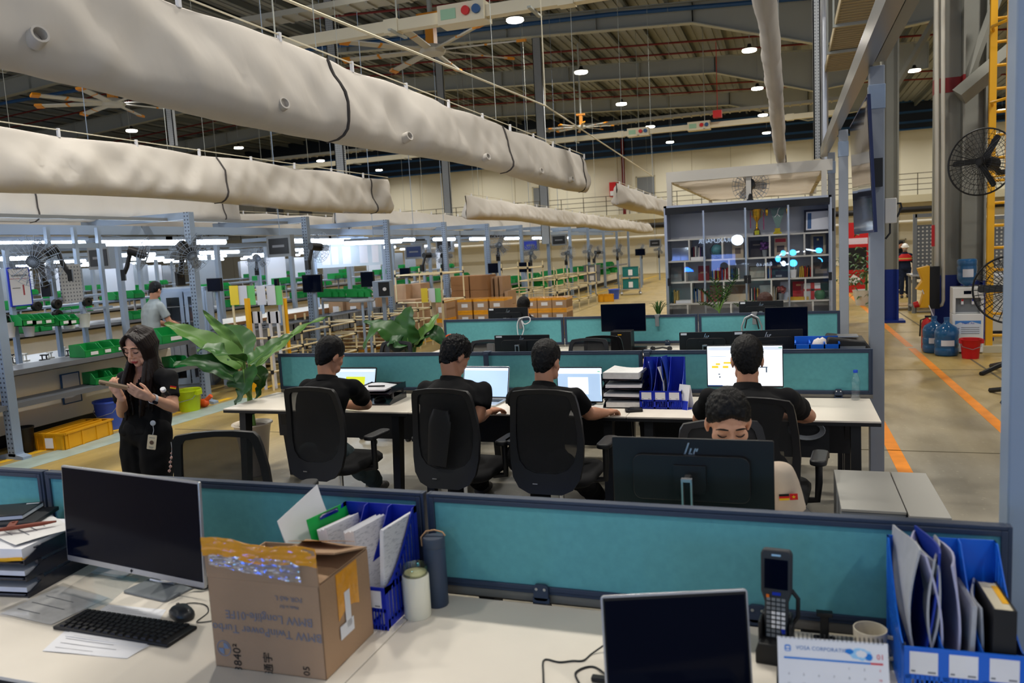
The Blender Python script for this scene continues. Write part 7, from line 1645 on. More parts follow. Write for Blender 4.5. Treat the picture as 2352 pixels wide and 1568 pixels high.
for zx, nm_ in ((292, 'clear glass ornament at the left end of the second row'), (372, 'second clear glass ornament beside the leftmost one')):
    t = thing('glass_ornament', nm_, 'ornament', (BX+ub(zx), BY+.14, shz[1])); MB().bb(-.07, -.03, 0, .07, .03, .02).bb(-.06, -.01, .02, .06, .015, .19).build('block', see_through('ornament_glass', (220, 226, 230), .6, .05, True), t)
jr = thing('jar', 'white paper cup with straw in the third row', 'jar', (BX+ub(1412), BY+.12, shz[2])); MB().lathe([(0, 0), (.035, 0), (.045, .11), (.04, .11), (0, .01)], 16).cyl((.01, 0, .05), (.02, 0, .22), .005).build('cup', M_paper, jr)
M_gold = mat('trophy_gold', (226, 176, 40), .2, .95)
tr = thing('trophy', 'tall gold cup trophy on the top bookcase shelf', 'trophy', (BX+ub(1070), BY+.12, shz[0])); tr.scale = (.72, .72, .72)
MB().lathe([(0, .1), (.05, .1), (.03, .13), (.018, .17), (.03, .2), (.016, .23), (.022, .27), (.07, .34), (.082, .42), (.083, .5), (.09, .51), (.085, .53), (.06, .57), (.02, .585), (.0, .6)], 24).build('cup', M_gold, tr, smooth=60)
for s in (-1, 1): MB().tube([(s*.08, 0, .5), (s*.12, 0, .48), (s*.12, 0, .40), (s*.07, 0, .35)], .007, 7).build('handle', M_gold, tr)
MB().bb(-.065, -.06, 0, .065, .06, .05).bb(-.055, -.05, .05, .055, .05, .1).build('plinth', mat('trophy_plinth', (40, 34, 24), .4), tr); MB().bb(-.045, -.062, .008, .045, -.06, .09).build('plate', M_gold, tr)
MB().bb(-.13, -.01, .14, -.11, .0, .46).bb(.12, -.01, .1, .14, .0, .44).build('ribbons', mat('ribbon_pink', (140, 60, 96), .6), tr)
t2 = thing('trophy', 'wedge shaped green glass trophy with an athlete figure', 'trophy', (BX+ub(1265), BY+.12, shz[0])); t2.scale = (.74, .74, .74)
MB().prism([(-.02, .12), (.03, .12), (.18, .58), (-.16, .58)], .02, 'y', -.01).build('glass_wedge', mat('trophy_glass', (104, 128, 120), .15), t2); MB().bb(-.075, -.06, 0, .075, .06, .04).bb(-.05, -.04, .04, .05, .04, .11).build('plinth', M_gold, t2)
for s in (-1, 1): MB().ball((s*.19, 0, .45), (.03, .02, .1), 10).build('tassel', M_gold, t2)
MB().tube([(-.05, -.013, .32), (.0, -.013, .38), (.02, -.013, .46), (.05, -.013, .50)], .008, 6).tube([(.0, -.013, .38), (.05, -.013, .33)], .008, 6).ball((.03, -.013, .51), .014, 8).build('athlete', M_paper, t2)
face_ = thing('picture_frame', 'black framed certificate leaning at the right of the top shelf', 'picture', (BX+ub(1660), BY+.16, shz[0]), rot=(R(-10), 0, R(-8))); MB().bb(-.2, 0, 0, .2, .02, .32).build('frame', M_dark, face_); MB().bb(-.17, -.003, .03, .17, 0, .29).build('certificate', M_docw, face_); MB().bb(-.15, -.005, .05, -.1, -.003, .27).build('blue_stripe', M_bluebar, face_)
def ruffle_m():
    m = mat('ruffle_white', (240, 236, 230), .9); nt = m.node_tree; N = nt.nodes; tr = N.new('ShaderNodeBsdfTranslucent'); tr.inputs[0].default_value = rgb(226, 220, 212); mx = N.new('ShaderNodeMixShader'); mx.inputs[0].default_value = .7
    nt.links.new(N['Principled BSDF'].outputs[0], mx.inputs[1]); nt.links.new(tr.outputs[0], mx.inputs[2]); nt.links.new(mx.outputs[0], N['Material Output'].inputs[0]); return m
# ---- white framed canopy with ruffled fabric and a fan on top of the bookcase
cn = thing('canopy', 'white frame with a ruffled fabric ceiling above and behind the bookcase', 'canopy', (BX, BY+3.3, 0)); M_wframe = mat('white_frame', (206, 202, 194), .45)
for x in (-bw+.08, bw-.09):
    for y in (-3.2, 3.4): MB().bb(x-.035, y-.035, 0 if y > 0 else bzt, x+.035, y+.035, 2.78).build('upright', M_wframe, cn)
for y in (-3.2, 3.4): MB().bb(-bw+.04, y-.036, 2.78, bw+.02, y+.036, 2.93).build('cross_beam', M_wframe, cn)
for x in (-bw+.08, bw-.09): MB().bb(x-.034, -3.16, 2.79, x+.034, 3.36, 2.92).build('side_beam', M_wframe, cn)
MB().sheet(lambda a, b: (lerp(-bw+.12, bw-.06, a), lerp(-3.1, 3.3, b), 2.87-.085*abs(sin(b*pi*13+noise.noise(V((a*3, b*6, 0)))*2.2))-.02*noise.noise(V((a*9, b*16, 3)))), 40, 130, .004).build('ruffled_fabric', ruffle_m(), cn, smooth=180)
pf = AY(1722, 430, BY+.05); t_ = wall_fan('wall fan on a white post above the middle of the bookcase', (pf.x, BY+.12, pf.z), pi, 5, 1.1); tag(MB().bb(-.035, -.03, bzt, .035, .03, 2.86).build('fan_post', M_wframe, loc=(pf.x-.02, BY+.16, 0)), 'short white post carrying the fan above the bookcase', 'post')
# ================================================================ steel frame along the right of the office
PX = .61
for y, m_, lab in ((2.62, M_frame, 'blue grey post filling the right edge, nearest to the camera'), (6.36, M_steelpaint, 'grey post at the right end of the second row'), (9.98, M_steelpaint, 'grey post at the right end of the third row'), (12.6, M_steelpaint, 'slim grey post beside the bookcase right end')):
    t = thing('frame_post', lab, 'post', (PX+(.036 if y < 3 else 0), y, 0)); MB().bb(-.05, -.05, 0, .05, .05, 3.08).build('upright', m_, t, bevel=.006); MB().bb(-.055, -.055, 2.78, .055, .055, 2.95).build('sleeve_plate', M_frame, t, bevel=.004); MB().bb(-.1, -.1, 0, .1, .1, .012).build('base_plate', m_, t)
tag(MB().bb(PX-.125, .5, 3.08, PX-.03, 13.2, 3.10).bb(PX-.125, .5, 3.1, PX-.11, 13.2, 3.22).bb(PX-.045, .5, 3.1, PX-.03, 13.2, 3.22).build('overhead_beam', mat('beam_zinc', (150, 152, 152), .3, .6)), 'shiny steel channel beam running over the posts at right', 'beam')
tag(MB().bb(PX-.015, .5, 3.1, PX+.055, 6.3, 3.22).build('overhead_beam', M_colgrey), 'second beige beam beside the shiny one', 'beam')
m = MB(); M_trayb = mat('tray_beige', (170, 156, 124), .55)
m.bb(.58, 1, 4.42, 1.02, 13.6, 4.44).bb(.57, 1, 4.40, .585, 13.6, 4.5).bb(1.015, 1, 4.4, 1.03, 13.6, 4.5)
y = 1.2
while y < 13.6: m.bb(.58, y, 4.405, 1.02, y+.03, 4.42); y += .12
tr_ = thing('cable_tray', 'wide beige ribbed cable tray overhead at upper right', 'cable tray', (0, 0, 0)); m.build('tray_sheet', M_trayb, tr_, smooth=0)
y = 1.6
while y < 13.5: MB().bb(.54, y, 4.37, 1.06, y+.04, 4.405).cyl((.55, y+.02, 4.4), (.55, y+.02, 8.8), .012, seg=6).build('support_bar', M_rafter, tr_); y += 1.5
# TV panel on the frame
TL, TR, BL, BR = AX(1952, 290, .50), AX(1992, 216, .50), AX(1962, 538, .535), AX(2008, 533, .542)
tc = (TL+TR+BL+BR)/4; tv = thing('wall_screen', 'large dark television panel hung between the right hand posts, tilted down', 'television', tc)
nx_ = V((.02, 0, 0)); Q = [p-tc for p in (TL, TR, BR, BL)]
MB().rings([Q, [p+nx_ for p in Q]]).build('housing', mat('tv_blue_edge', (24, 36, 78), .35), tv, smooth=0)
MB().rings([[p*.965-V((.003, 0, 0)) for p in Q], [p*.965+V((.002, 0, 0)) for p in Q]]).build('screen', mat('tv_glass', (10, 16, 40), .06, spec=1.0), tv, smooth=0); MB().bb(.02, -.25, -.2, .07, .25, .2).build('bracket', M_dark, tv)
p = AX(2035, 487, PX+.1); t = thing('power_box', 'pale power box with cable on the right side of the second post', 'control box', (PX+.09, 6.36, p.z)); MB().bb(-.04, -.05, -.09, .04, .05, .09).build('box', M_wframe, t, bevel=.006); MB().tube([(.04, 0, .05), (.07, 0, .05), (.075, 0, .02), (.05, 0, -.04), (.0, 0, -.09), (.0, 0, -.16), (-.03, 0, -.2)], .007, 7).build('cable', M_dark, t)
p = AX(2010, 389, PX-.05); tag(MB().bb(-.06, -.06, -.1, .02, -.01, .1).build('cable_clamp', M_dark, loc=(PX-.05+.06, 6.30, p.z)), 'black clamp block on the second post right of the television', 'clamp')
# ================================================================ right aisle
cl = AZ(2225, 812, 0); s_ = PXM(cl)
wc = thing('water_cooler', 'white water cooler with grey dispensing bay and a logo panel', 'water cooler', (cl.x, cl.y+.2, 0), R(-4)); w_, d_, h_ = .205, .19, 1.0
MB().bb(-w_, -d_, .02, w_, d_, .60).bb(-w_, -d_+.12, .60, w_, d_, .86).bb(-w_, -d_, .84, w_, d_, h_).bb(-w_, -d_, .6, -w_+.04, -d_+.12, .86).bb(w_-.04, -d_, .6, w_, -d_+.12, .86).build('cabinet', mat('cooler_white', (222, 222, 220), .35), wc, bevel=.008)
MB().bb(-w_+.04, -d_+.115, .62, w_-.04, -d_+.12, .84).build('bay_panel', M_greypaint, wc); MB().bb(-.06, -d_-.002, .9, .04, -d_, .95).build('display', M_screen, wc)
for x, c in ((-.07, M_red), (.07, M_blue)): k = MB().bb(x-.015, -d_+.06, .74, x+.015, -d_+.12, .82).build('tap', M_paper, wc); MB().bb(x-.014, -d_+.055, .79, x+.014, -d_+.06, .82).build('tap_lever', c, k)
lp = MB().bb(-.17, -d_-.0012, .30, .17, -d_, .5).build('logo_panel', mat('cooler_panel', (206, 214, 226), .5), wc); MB().prism([(-.17, .44), (-.1, .475), (-.03, .45), (.05, .485), (.17, .445), (.17, .5), (-.17, .5)], .001, 'y', -d_-.002).build('blue_wave', mat('wave_blue', (70, 130, 200), .5), lp)
text('Thinh An', .045, M_blue, wc, (0, -d_-.0025, .46), (R(90), 0, 0), 'panel_lettering'); text('7', .08, mat('panel_navy', (30, 50, 110), .5), wc, (-.13, -d_-.002, .36), (R(90), 0, 0), 'panel_lettering')
for i in range(4): MB().bb(-.09, -d_-.002, .39-.03*i, .15, -d_-.001, .4-.03*i).build('panel_text', M_ink, wc)
M_waterblue = mat('bottle_blue', (40, 104, 160), .12, trans=.35, spec=.6)
def big_bottle(label, p, s, down=False):
    t = thing('water_jug', label, 'water bottle', p); t.scale = (s, s, s)
    pr = [(0, 0), (.115, 0), (.135, .02), (.135, .09), (.128, .105), (.135, .12), (.135, .19), (.128, .205), (.135, .22), (.135, .30), (.11, .35), (.05, .39), (.03, .41), (.03, .45), (0, .45)]
    if down: pr = [(r_, .42-z) for r_, z in pr if z < .42][::-1]
    MB().lathe(pr, 28).build('jug_body', M_waterblue, t, smooth=50); MB().rings([[V((.1365*cos(a), .1365*sin(a), z)) for a in [(-.9+1.1*j/10)-pi/2+.3 for j in range(11)]] for z in ((.13, .2) if not down else (.15, .27))], closed=False).build('paper_label', M_docw, t)
    if not down: MB().cyl((0, 0, .44), (0, 0, .47), .033).build('cap', M_bluebar, t)
big_bottle('blue water jug upside down on top of the cooler', (cl.x, cl.y+.2, 1.0), 1.0, True)
big_bottle('blue water jug on the floor next to the cooler', AZ(2178, 819, 0)+V((0, .15, 0)), 1.22); big_bottle('blue water jug on the floor behind the other one, by the extinguisher', AZ(2149, 812, 0)+V((0, .15, 0)), 1.2)
pail('red bucket on the floor in front of the water cooler', AZ(2233, 825, 0)+V((0, .12, 0)), .135, .29, mat('bucket_red', (190, 22, 30), .4))
p = AZ(2131, 802, 0); ex = thing('fire_extinguisher', 'red fire extinguisher on the floor left of the blue jugs', 'fire extinguisher', (p.x, p.y+.1, 0)); MB().lathe([(0, 0), (.075, 0), (.08, .02), (.08, .40), (.06, .46), (.025, .48), (.02, .5), (0, .5)], 20).build('cylinder', M_red, ex, smooth=50); MB().bb(-.03, -.02, .5, .07, .02, .53).tube([(.02, 0, .5), (-.09, 0, .46), (-.1, 0, .2)], .012, 7).build('valve_hose', M_dark, ex); MB().bb(-.06, -.1, 0, .06, -.06, .3).build('holder', mat('holder_red', (170, 50, 40), .5), ex)
# control box and conduits on the column
p = AY(2124, 660, 14.35); t = thing('control_box', 'yellow angled control panel with black back mounted on the big column', 'control box', (p.x, 14.3, p.z)); MB().prism([(-.12, .32), (.05, .36), (.05, -.32), (-.09, -.32), (-.03, -.05), (-.14, -.02), (-.05, .12)], .2, 'y', -.1).build('panel', M_yellow, t, bevel=.008); MB().bb(.05, -.09, -.34, .2, .09, .34).build('back_box', M_dark, t); MB().cyl((-.1, -.02, -.26), (-.17, -.02, -.28), .05).build('red_plug', M_red, t)
p0 = AY(2166, -10, 14.3); p1 = AY(2166, 690, 14.3); p2 = AY(2152, 703, 14.3); p3 = AY(2136, 690, 14.3)
tag(MB().tube([p0, lerp(p0, p1, .5), p1, AY(2163, 700, 14.3), p2, AY(2141, 700, 14.3), p3], .03, 8).build('conduit_pipe', M_palepipe, smooth=60), 'white conduit running down the big column and hooking up to the yellow box', 'pipe')
p0 = AY(2152, -10, 14.35); p1 = AY(2152, 620, 14.35); tag(MB().cyl(p0, p1, .035).build('conduit_pipe', M_palepipe), 'second white conduit on the left flange of the big column', 'pipe')
cable('white cable trailing from the yellow box to the floor by the jugs', [AY(2118, 665, 14.2), AY(2135, 705, 14.2), AY(2155, 745, 14.0), AY(2190, 770, 13.8), AY(2205, 790, 13.6)], .008, M_paper)
tag(MB().bb(-.04, -.01, -.17, .04, .01, .17).build('warning_sign', M_red, loc=AY(2146, 541, 14.35)), 'small red upright sign on the big column flange', 'sign')
# yellow caged ladder
p = AY(2272, 700, 13.55); lx = p.x; ld = thing('caged_ladder', 'yellow steel ladder with safety cage rising behind the wall fans', 'ladder', (lx, 13.55, 0))
for x in (0, .52): MB().bb(x-.045, -.035, 0, x+.045, .035, 8.5).build('stringer', M_yellow, ld)
z = .25
while z < 8.4: MB().cyl((.04, 0, z), (.48, 0, z), .022, seg=8).build('rung', M_yellow, ld); z += .33
MB().bb(-.14, -.12, 0, .7, .14, .10).build('kerb', M_mezz, ld)
for k in range(6): zz = 2.6+k*1.05; MB().tube([(.0, 0, zz), (-.08, -.3, zz), (.05, -.62, zz), (.26, -.72, zz), (.5, -.62, zz), (.6, -.3, zz), (.52, 0, zz)], .022, 6).build('cage_hoop', M_yellow, ld)
for x, y in ((.05, -.62), (.26, -.72), (.5, -.62), (.6, -.3)): MB().bb(x-.018, y-.01, 2.6, x+.018, y+.01, 7.9).build('cage_bar', M_yellow, ld)
# braces
def brace(label, a, b_, w_): tag(MB().tube([a, b_], w_, 4).build('diagonal_brace', M_colgrey, smooth=0), label, 'brace')
brace('thick beige diagonal brace at upper right ending at the big column', AY(2203, 222, 14.3), AY(2420, 40, 14.3), .15); brace('thin diagonal brace rising beside the yellow ladder', AY(2222, 185, 14.5), AY(2300, -30, 14.5), .07); brace('far diagonal brace under the roof right of the second post', AY(2048, 215, 24), AY(2150, 40, 24), .09)
# pedestal fans at right
def pedestal_fan(label, p, rz, r, pole=True, pitch=0):
    t = thing('pedestal_fan', label, 'fan', (p.x, p.y, 0), rz); T = Matrix.Translation((0, -.18, p.z)) @ Matrix.Rotation(R(pitch), 4, 'X')
    g = MB().at(T)
    for k in range(36):
        a = 2*pi*k/36
        g.tube([(r*.12*cos(a), -.15, r*.12*sin(a)), (r*.6*cos(a), -.13, r*.6*sin(a)), (r*cos(a), -.06, r*sin(a)), (r*.6*cos(a), .02, r*.6*sin(a)), (r*.15*cos(a), .04, r*.15*sin(a))], .0028, 4)
    for q, y_ in ((.2, -.148), (.4, -.14), (.55, -.132), (.7, -.115), (.85, -.09), (.4, .03), (.7, .01)): g.tube([(r*q*cos(2*pi*j/40), y_, r*q*sin(2*pi*j/40)) for j in range(40)], .0026, 4, closed=True)
    g.tube([(r*cos(2*pi*j/40), -.06, r*sin(2*pi*j/40)) for j in range(40)], .011, 6, closed=True)
    g.build('guard', M_fanblk, t)
    for k in range(3):
        a = 2*pi*k/3+.5; MB().at(T @ Matrix.Rotation(a, 4, 'Y') @ Matrix.Rotation(R(18), 4, 'Z')).prism(rrect(.075, r*.78, .03, 4, 0, r*.48), .006, 'y', -.06).build('blade', M_fanblk, t)
    MB().at(T).cyl((0, -.0, 0), (0, .24, 0), .085).cyl((0, -.12, 0), (0, -.04, 0), .05).build('motor', M_fanblk, t, smooth=50)
    MB().cyl((0, .42, 0), (0, .42, p.z), .03).tube([(0, .02, p.z-.02), (0, .2, p.z-.12), (0, .42, p.z-.1)], .035, 8).build('pole', M_fanblk, t)
    for k in range(3): a = 2*pi*k/3+.3; MB().tube([(0, .42, .12), (.42*cos(a), .42+.42*sin(a), .02)], .03, 6).build('foot', M_fanblk, t)
pedestal_fan('large black wire caged fan high up in front of the yellow ladder', AD(2272, 372, 9.6)+V((.05, .12, 0)), R(-38), .40, pitch=-4)
pedestal_fan('large black wire caged fan low at the right edge by the nearest post', AD(2338, 662, 8.1)+V((.0, .1, 0)), R(-20), .35, pitch=6)
# racks and cabinets behind
def peg(label, u0, u1, v0, v1, y, leg=True):
    a, b_ = AY(u0, v0, y), AY(u1, v1, y); t = thing('pegboard_rack', label, 'pegboard', ((a.x+b_.x)/2, y, (a.z+b_.z)/2)); w_, h_ = (b_.x-a.x)/2, (a.z-b_.z)/2
    MB().bb(-w_, -.01, -h_, w_, .01, h_).build('sheet', dots('pegboard_dark', (104, 108, 114), (206, 206, 200), .085, .24), t); z_ = -(a.z+b_.z)/2
    for x in (-w_-.04, w_+.04): MB().bb(x-.04, -.04, z_, x+.04, .04, h_+.25).build('leg', M_greypaint, t)
    MB().bb(-w_-.04, -.04, h_+.17, w_+.04, .04, h_+.25).build('top_bar', M_greypaint, t)
peg('grey pegboard rack right of the helmeted person', 2106, 2142, 517, 640, 20); peg('grey pegboard rack seen behind the ladder rungs', 2284, 2345, 522, 640, 20)
p = AZ(2112, 720, 0); tb_ = thing('work_table', 'grey steel work table right of the helmeted person', 'table', (p.x+.25, p.y+.4, 0))
for x in (-.36, .36):
    for y in (-.3, .3): MB().bb(x-.03, y-.03, 0, x+.03, y+.03, .84).build('leg', M_greypaint, tb_)
MB().bb(-.42, -.36, .84, .42, .36, .88).build('top', M_alu, tb_); MB().bb(-.4, -.32, .14, .4, .32, .17).build('lower_shelf', M_greypaint, tb_)
p = AZ(2300, 800, 0); t = thing('white_cabinet', 'long white machine cabinet behind the yellow ladder', 'cabinet', (p.x+.9, p.y+2.2, 0)); MB().bb(-1.4, -.4, .06, 1.6, .5, 1.0).build('body', mat('cabinet_white', (214, 212, 204), .4), t, bevel=.01); MB().bb(-1.38, -.38, 0, 1.58, .48, .06).build('plinth', M_dark, t); MB().bb(-1.4, -.42, .78, 1.6, -.4, .82).bb(-1.0, -.42, .42, -.7, -.4, .45).build('handle_bar', M_dark, t); MB().bb(-1.4, -.41, 1.0, 1.6, .5, 1.03).build('top', M_alu, t)
p = AY(2075, 650, 27); t = thing('white_counter', 'long white counter along the right wall behind the helmeted person', 'cabinet', (p.x+1.3, 30, 0)); MB().bb(-.5, -7, .1, .5, 7, .8).build('body', M_creampanel, t); MB().bb(-.5, -7, 0, .5, 7, .1).bb(-.55, -7, .8, .55, 7, .86).build('top_and_plinth', M_dark, t)
pallet('wooden pallet on the floor left of the grey work table', AZ(2096, 712, 0)+V((.1, .4, 0)), 1.0, .8)
pail('pale blue bucket at the base of the blue and grey column', AZ(2040, 708, 0)+V((0, -.1, 0)), .17, .3, mat('bucket_blue', (62, 92, 196), .4), False)
# red hydrant station and plants down the aisle
p = AZ(1966, 671, 0); hy = thing('hydrant_cabinet', 'red fire hydrant cabinet on a stand far down the aisle', 'fire cabinet', (p.x, p.y, 0)); MB().bb(-.42, -.12, .62, .42, .18, 1.52).build('cabinet', M_red, hy); MB().bb(-.28, -.13, .72, .3, -.12, 1.42).build('window', M_dark, hy); MB().bb(-.3, -.05, 0, .3, .1, .62).build('stand', M_red, hy); MB().box((-.05, -.1, .4), (.26, .02, .26), (0, R(35), 0)).build('notice', M_paper, hy)
p = AY(1969, 525, 27.6); fs_ = thing('fire_sign', 'red fire equipment sign board with white strip above the hydrant cabinet', 'sign', (p.x, p.y, 0)); MB().bb(-.33, -.06, p.z-.55, .33, .06, p.z+.2).build('board', M_red, fs_); MB().bb(-.3, -.08, p.z-.5, .3, -.062, p.z-.3).build('white_strip', M_paper, fs_); MB().bb(-.03, 0, 0, .03, .05, p.z-.5).build('post', M_red, fs_)
M_leaf = mat('leaf_green', (46, 88, 34), .38, var=.25, scale=5, spec=.5); M_leafd = mat('leaf_dark_green', (34, 78, 34), .4, var=.25, scale=7, spec=.5); M_leafl = mat('leaf_light_green', (78, 116, 48), .4, var=.2, scale=7)
M_stem = mat('stem_green', (96, 132, 62), .5); M_pot = mat('cream_pot', (214, 200, 182), .35); M_soil = mat('soil', (60, 46, 36), .9)
def leaf(mb, pts, wd, fold=.25, ripple=.012, n=16, up=V((0, 0, 1)), taper=.55):
    P = [V(p) for p in pts]; C = []
    for i in range(n+1):
        u = i/n*(len(P)-1); k = min(int(u), len(P)-2); f = u-k; p0, p1, p2, p3 = P[max(k-1, 0)], P[k], P[k+1], P[min(k+2, len(P)-1)]
        C.append(.5*((2*p1)+(p2-p0)*f+(2*p0-5*p1+4*p2-p3)*f*f+(3*p1-p0-3*p2+p3)*f**3))
    def fn(a, b):
        i = min(int(round(a*n)), n); c = C[i]; t = (C[min(i+1, n)]-C[max(i-1, 0)]).normalized(); s = t.cross(up); s = s.normalized() if s.length > 1e-4 else V((1, 0, 0)); nn = s.cross(t)
        w_ = wd*(max(0, sin(pi*min(1, a*.97+.02)**taper)))**.8; q = (b-.5)*2
        return c+s*q*w_+nn*(fold*abs(q)*w_+ripple*sin(a*26+q*2)*abs(q)+.004*sin(a*50)*q*q)
    mb.sheet(fn, n, 8, .002); return mb
def potted(label, base, leaves, pot=None, nm='banana_plant', m=None, up=None, stem_r=.011):
    b = V(base); t = thing(nm, label, 'potted plant', b)
    for i, (pts, wd, kk) in enumerate(leaves):
        L = [p-b for p in pts]; mm = (M_leaf, M_leafd, M_leafl)[kk]
        lf = leaf(MB(), L[1:], wd, up=up or V((-.2, -.6, .8))).build('leaf', mm, t, smooth=70)
        MB().tube([L[0], lerp(L[0], L[1], .5)+V((0, 0, .01)), L[1], lerp(L[1], L[2], .6), L[2]], [stem_r*1.5, stem_r*1.2, stem_r, stem_r*.6, stem_r*.3], 7).build('stalk', M_stem, lf, smooth=70)
    if pot: pot(t)
    return t
d1 = 6.95; pb = AZ(590, 1088, 0)
def PL(u, v, dd=0): return AD(u, v, d1+dd)
def pot1(t):
    MB().lathe([(0, 0), (.11, 0), (.115, .02), (.105, .06), (.125, .2), (.145, .36), (.165, .46), (.185, .475), (.18, .485), (.15, .47), (.14, .44), (0, .44)], 36).build('pot', M_pot, t, smooth=50)
    MB().lathe([(0, .442), (.142, .442), (.12, .455), (0, .46)], 20).build('soil', M_soil, t)
    st = MB()
    for q in range(4): st.tube([(.02*cos(q*1.6), .02*sin(q*1.6), .44), (.012*cos(q*1.6), .012*sin(q*1.6), .75)], [.02, .012], 7)
    st.build('trunk', M_stem, t)
B0 = pb+V((0, 0, .72))
potted('big banana plant in a cream pot between the standing person and the second row', pb, [
    ([B0, PL(556, 838), PL(500, 800, -.1), PL(430, 765, -.2), PL(378, 742, -.25)], .12, 2), ([B0, PL(552, 815, .1), PL(530, 780, .1), PL(495, 745, .1), PL(466, 712, .1)], .06, 2),
    ([B0, PL(556, 832, .25), PL(560, 800, .35), PL(545, 770, .45), PL(510, 748, .5)], .16, 0), ([B0, PL(572, 838), PL(605, 812, .05), PL(640, 785, .15), PL(672, 768, .2)], .12, 0),
    ([B0, PL(580, 850, .2), PL(640, 800, .4), PL(700, 750, .6), PL(757, 726, .7)], .07, 2), ([B0, PL(545, 872, -.1), PL(500, 845, -.2), PL(450, 832, -.25), PL(398, 838, -.3)], .13, 1),
    ([B0, PL(560, 850, -.1), PL(562, 880, -.2), PL(556, 905, -.22), PL(540, 930, -.2)], .15, 1), ([B0, PL(580, 850, .1), PL(600, 870, .1), PL(598, 895, .1), PL(585, 925, .1)], .09, 0), ([B0, PL(560, 830, -.15), PL(520, 812, -.3), PL(480, 800, -.35), PL(452, 806, -.4)], .09, 0)], pot1)
p2_ = AD(945, 800, 8.7); pb2 = V((p2_.x, p2_.y, 0)); B1 = pb2+V((0, 0, .7))
def QL(u, v, dd=0): return AD(u, v, 8.7+dd)
potted('second banana plant standing behind the second row partition', pb2, [
    ([B1, QL(938, 790), QL(934, 760), QL(938, 730), QL(945, 703)], .22, 0), ([B1, QL(930, 800), QL(905, 770), QL(865, 755), QL(835, 800)], .14, 0), ([B1, QL(930, 795, .2), QL(900, 760, .3), QL(870, 748, .4), QL(835, 738, .4)], .12, 1),
    ([B1, QL(950, 790), QL(970, 770), QL(990, 745), QL(1008, 718, .3)], .10, 2), ([B1, QL(955, 795), QL(980, 765), QL(1005, 770), QL(1024, 795)], .13, 1), ([B1, QL(940, 800, -.1), QL(922, 790, -.2), QL(905, 782, -.2), QL(890, 795, -.2)], .10, 1)], pot1)
# ZZ plant and spiky plant before the bookcase, leafy bushes down the aisle
def zz(label, u, v, y, stems, pot=True):
    p = AY(u, v, y); b = V((p.x, y, 0)); t = thing('zz_plant', label, 'potted plant', b); sc = PXM(p)
    for i, (du, dv, n_) in enumerate(stems):
        a = V((0, 0, p.z)); e = V((du*sc, -.1+.05*i, p.z-dv*sc)); lf = MB(); lst = MB()
        mid = lerp(a, e, .5)+V((0, 0, .05)); C = [a, mid, e]
        for q in range(n_):
            f = .3+.7*q/n_; c = (a*(1-f)**2+mid*2*f*(1-f)+e*f*f); s = (-1)**q; L_ = .10*(1.1-.5*f)
            leaf(lf, [c, c+V((s*L_*.6, -.02, L_*.5)), c+V((s*L_, -.03, L_*.75))], .022, n=6, ripple=0)
        lo = lf.build('leaflets', M_leafl if i % 2 else M_leaf, t, smooth=70); lo['kind'] = 'stuff'
        MB().tube([V((0, 0, .4)), a, mid, e], [.012, .01, .008, .004], 7).build('stem', M_stem, t)
    MB().lathe([(0, 0), (.11, 0), (.14, .38), (.145, .4), (.12, .4), (0, .36)], 20).build('pot', M_pot, t)
zz('tall feathery green plant in front of the bookcase', 1652, 715, 10.6, ((42, -82, 14), (-8, -75, 14), (-35, -48, 12), (20, -40, 10), (-45, -15, 10), (10, -50, 12)))
zz('low leafy plant peeping over the partition below the headset', 1740, 722, 10.6, ((-45, -22, 10), (-20, -28, 10), (15, -22, 10)))
p = AY(1512, 722, 10.2); t = thing('spiky_plant', 'small spiky grass plant left of the bookcase corner', 'potted plant', (p.x, 10.2, 0)); r_ = random.Random(5)
sp_ = MB()
for i in range(26):
    a = r_.uniform(0, 2*pi); L_ = r_.uniform(.12, .24); o_ = r_.uniform(.05, .16)
    leaf(sp_, [V((0, 0, p.z-.05)), V((cos(a)*o_*.5, sin(a)*o_*.5, p.z+L_*.6)), V((cos(a)*o_, sin(a)*o_, p.z+L_*.75))], .008, n=6, ripple=0)
sp_.build('blades', M_leaf, t); t.children[-1]['kind'] = 'stuff'; MB().lathe([(0, 0), (.09, 0), (.12, p.z-.06), (.1, p.z-.06), (0, p.z-.1)], 18).build('pot', M_pot, t)
def bush(label, u, v, vb, r, n=160, h=1.0):
    g_ = AZ(u, vb, 0); p = AY(u, v, g_.y); t = thing('leafy_plant', label, 'potted plant', (g_.x, g_.y, 0)); m = MB(); r_ = random.Random(int(u))
    for i in range(n):
        c = V((r_.gauss(0, .45), r_.gauss(0, .45), r_.gauss(0, .5)))*r; c = c+V((0, 0, p.z)); a = r_.uniform(0, 2*pi); L_ = r*.32
        leaf(m, [c, c+V((cos(a)*L_*.5, sin(a)*L_*.5, .03)), c+V((cos(a)*L_, sin(a)*L_, -.05))], L_*.22, n=4, ripple=0)
    m.build('foliage', M_leaf, t, smooth=70); t.children[-1]['kind'] = 'stuff'; MB().lathe([(0, 0), (r*.4, 0), (r*.55, p.z*.5), (r*.5, p.z*.5), (0, p.z*.45)], 18).build('pot', M_wframe, t); MB().cyl((0, 0, p.z*.3), (0, 0, p.z), .03).build('trunk', M_stem, t)
bush('leafy bush in a white pot left of the second post, before the hydrant', 1990, 630, 700, .62); bush('second leafy plant further back beside the hydrant cabinet', 1944, 600, 664, .45, 90)
